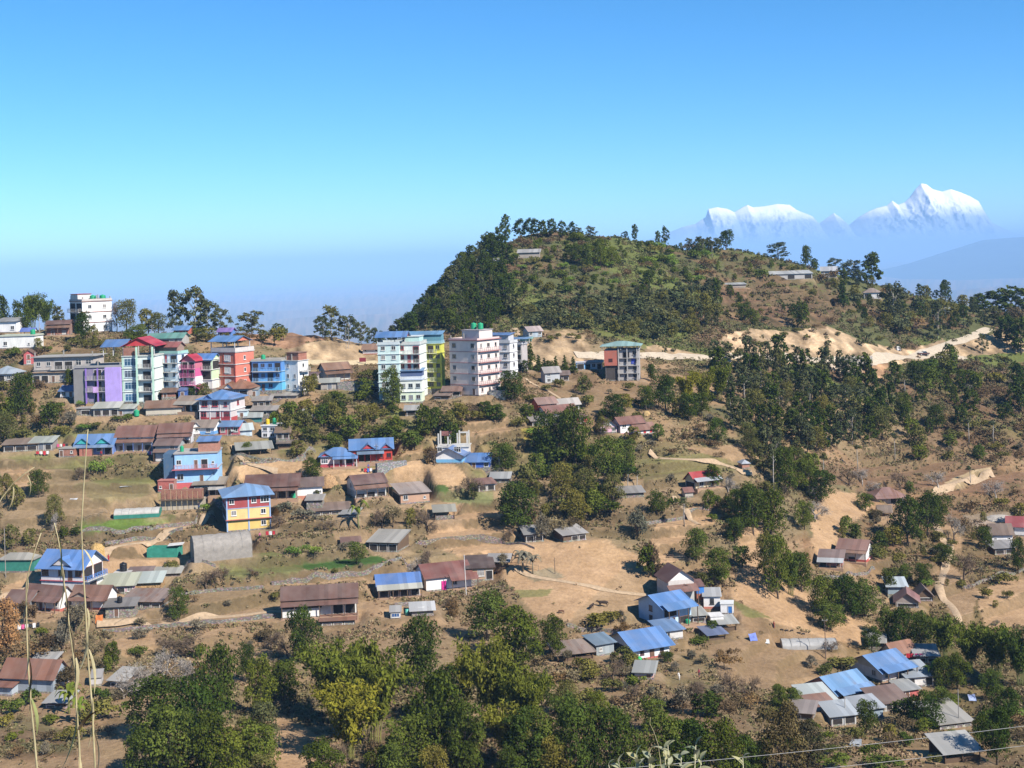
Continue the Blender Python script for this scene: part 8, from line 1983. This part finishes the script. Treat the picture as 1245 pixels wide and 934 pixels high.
for sx in (-1.35, 1.4):
    for sy in (-0.88, 0.70):
        w0 = MB().lathe([(0.36,-0.0),(0.40,0.05),(0.40,0.15),(0.36,0.2)], 16).build('wheel', plain((0.02,0.02,0.02),0.8), r, True, (sx, sy, 0.40)); w0.rotation_euler = (R(-90), 0, 0)
        MB().lathe([(0.2,-0.02),(0.22,0.0),(0.22,0.2),(0.2,0.22)], 12).build('rim', plain((0.4,0.4,0.4),0.4), w0, True)
# fences of stakes
def fence(pts, label, h=1.1, step=1.4):
    P = [Vector(place(u, v)) for u, v in pts]; r = empty('stake_fence', P[0]); tag(r, label, 'fence')
    prev = None; rails = MB(); st = MB()
    for a, b in zip(P[:-1], P[1:]):
        n = max(1, int((b - a).length / step))
        for i in range(n + (1 if b is P[-1] else 0)):
            q = a.lerp(b, i / n); q.z = gz(q.x, q.y); q = q - P[0]
            hh = h * rnd.uniform(0.8, 1.2)
            st.tube([q + Vector((0,0,-0.3)), q + Vector((rnd.uniform(-.06,.06),0,hh))], 0.045, 0.035, 5)
            if prev is not None:
                for z in (0.4, 0.85): rails.tube([prev + Vector((0,0,z*h)), q + Vector((0,0,z*h))], 0.03, 0.03, 4)
            prev = q
    st.build('stake_row', plain((0.24,0.19,0.14),0.9), r); rails.build('rail', plain((0.28,0.22,0.16),0.9), r)
fence([(810,682),(822,682),(839,681)], 'pole fence where the dark cow is tied')
fence([(190,558),(200,566),(214,574)], 'slanting fence of stakes left of the grey tin house')
fence([(372,628),(385,634),(410,637),(424,633)], 'fence of sticks in front of the rust roofed stall')
fence([(595,694),(612,690),(640,690),(655,694)], 'stick fence round the wilted banana patch')
fence([(565,727),(590,722),(612,718)], 'brushwood fence right of the leaning white pole')
fence([(102,634),(120,628),(134,626)], 'dark timber rail leading to the small white tunnel', 0.9)
fence([(1020,640),(1050,634),(1082,630)], 'stake fence on the path below the thatched hut')
fence([(140,764),(180,760),(205,757)], 'stake fence along the dirt path left of the round small tree')

# ------------------------------------------------------------------ close to the camera: dry stalks, a pale-leaved plant, power lines
straw = plain((0.42,0.36,0.20),0.7,0.3,0.2,9.0); grn = plain((0.25,0.27,0.10),0.6,0.3,0.3,9.0); brown_leaf = plain((0.16,0.12,0.07),0.8,0.2,0.3,9.0)
def dirpt(u, v, dist):
    a, b = unpx(u, v); return Vector((a / F * dist, dist, b / F * dist))
def blade(L, W, droop, n=7):
    """a folded grass blade along +x, drooping"""
    vs = []; fs = []
    for i in range(n):
        t = i / (n - 1); w = W * math.sin(math.pi * min(1, 0.12 + 0.88 * t)) + 0.0006
        xx = L * t * (1 - 0.25 * t * abs(droop)); z = -droop * L * t * t
        vs += [(xx, -w, z + w * 0.4), (xx, 0, z), (xx, w, z + w * 0.4)]
    for i in range(n - 1):
        for j in range(2): fs.append((i*3+j, i*3+j+1, i*3+j+4, i*3+j+3))
    return vs, fs
def stalk(label, pts, dist, r0, leaves, tipr=0.002):
    P = [dirpt(u, v, dist) for u, v in pts]
    foot = P[0].copy(); foot.z = gz(foot.x, foot.y)
    root = empty('dry_stalk', foot); tag(root, label, 'dry stalk', 'dry stalks near the viewer')
    path = [Vector((0, 0, -0.1)), (P[0] - foot) * 0.5 + Vector((0.02, 0, 0))] + [p - foot for p in P]
    MB().tube(path, r0 * 0.5, tipr * 0.6, 6).build('stem', straw, root, True)
    for (u, v, L, ang, c, droop) in leaves:
        q = dirpt(u, v, dist) - foot
        vs, fs = blade(L, L * 0.055, droop)
        o = MB().add(vs, fs).build('leaf', c, root, True, q); o.rotation_euler = (R(rnd.uniform(-30, 30)), -R(ang), R(rnd.uniform(-25, 25)))
stalk('tallest thin dry stalk crossing the brown field and the porch cottage', [(116,940),(112,860),(107,800),(104,740),(101,690),(99,640),(102,590),(105,545),(107,522)], 7.0, 0.012,
      [(106,740,0.16,-80,straw,0.3),(108,790,0.24,-75,straw,0.2),(112,850,0.26,-88,straw,0.15),(102,668,0.12,-50,straw,0.3),(114,890,0.22,-70,straw,0.3),(104,745,0.15,-110,straw,0.3),(107,770,0.2,-95,straw,0.2)], 0.004)
stalk('thick leafy dry stalk in front of the big blue roof', [(98,945),(96,900),(93,860),(92,820),(84,760),(80,720),(76,700),(74,672),(70,652),(66,636)], 6.2, 0.011,
      [(72,655,0.2,-85,grn,0.1),(76,690,0.22,-85,straw,0.2),(80,720,0.26,-85,brown_leaf,0.2),(84,760,0.24,-75,brown_leaf,0.3),(92,800,0.2,-80,straw,0.3),(94,860,0.3,-95,grn,0.2),(95,890,0.2,60,brown_leaf,0.4),(68,640,0.1,-100,straw,0.3),(96,920,0.2,-85,straw,0.2)], 0.003)
stalk('arching pale stalk with a long hooked leaf beside the left picture edge', [(46,945),(42,900),(38,860),(35,820),(33,780),(32,740),(32,710),(36,690),(44,665),(50,648)], 5.6, 0.010,
      [(33,722,0.14,-95,straw,0.15),(34,775,0.18,-85,straw,0.2),(35,800,0.22,-80,brown_leaf,0.3),(38,850,0.16,-70,grn,0.3),(44,925,0.17,8,straw,-0.5),(33,700,0.1,-85,straw,0.2),(36,830,0.14,-88,straw,0.1)], 0.003)
stalk('drooping bent stalk entering from the left edge above the ploughed strip', [(-60,900),(-40,760),(-24,680),(-10,630),(2,606),(16,588),(30,576),(42,568)], 6.0, 0.008,
      [(33,578,0.1,-65,straw,0.4),(16,592,0.11,-88,straw,0.3)], 0.003)
# pale-leaved plant at the lower border
lp = leaf_mat('pale_leaves', (0.36,0.38,0.24), (0.46,0.47,0.32), (0.55,0.54,0.40), 0.3)
def pale_plant(label, u, v, tops, dist):
    foot = dirpt(u, v, dist); foot.z = gz(foot.x, foot.y)
    root = empty('pale_leaved_plant', foot); tag(root, label, 'plant')
    for (tu, tv, nl, L) in tops:
        q = dirpt(tu, tv, dist + rnd.uniform(-0.15, 0.15)) - foot
        MB().tube([(0, 0, -0.05), q * 0.6 + Vector((0.02, 0.02, 0.0)), q], 0.006, 0.002, 5).build('stem', plain((0.36,0.34,0.22)), root, True)
        for i in range(nl):
            t = i / max(1, nl - 1); p_ = q * (1 - 0.13 * t * (q.length and 1)) if False else q - Vector((0, 0, 0.11 * t))
            vs, fs = blade(L * rnd.uniform(0.75, 1.1) * (0.7 + 0.5 * t), L * 0.17, rnd.uniform(0.15, 0.5))
            o = MB().add(vs, fs).build('leaf', lp, root, True, p_); o.rotation_euler = (R(rnd.uniform(-30, 30)), -R(rnd.uniform(25, 75) * (1 - 0.5 * t)), R(i * 137 + rnd.uniform(-20, 20)))
pale_plant('leafy pale grey-green plant poking up at the bottom border', 805, 960, [(752,926,5,0.07),(774,918,7,0.08),(790,916,6,0.075),(808,910,8,0.09),(812,906,5,0.06),(828,918,6,0.075),(846,906,6,0.08),(852,924,6,0.07),(740,930,3,0.06)], 6.0)
pale_plant('single pale sprig at the bottom border, right of the leafy one', 904, 960, [(903,922,5,0.075)], 6.0)
stalk('thin dry twig curling up beside the pale-leaved plant', [(806,960),(803,925),(800,905),(795,890),(790,880),(791,872)], 6.0, 0.004, [], 0.0015)
def wire(label, pts, dists, sag):
    P = [dirpt(u, v, d) for (u, v), d in zip(pts, dists)]
    a, b = P[0], P[-1]; n = 24
    path = [a.lerp(b, i / n) - Vector((0, 0, sag * 4 * (i / n) * (1 - i / n))) for i in range(n + 1)]
    o = MB().tube(path, 0.007, 0.007, 5).build('power_line', plain((0.26,0.26,0.26),0.4,0.5,0.05), None, True); tag(o, label, 'power line', 'power lines')
wire('upper power line strung across the lower corner', [(560,950),(1560,838)], [36, 44], 0.25)
wire('lower power line strung across the lower corner', [(560,972),(1560,862)], [34, 42], 0.25)
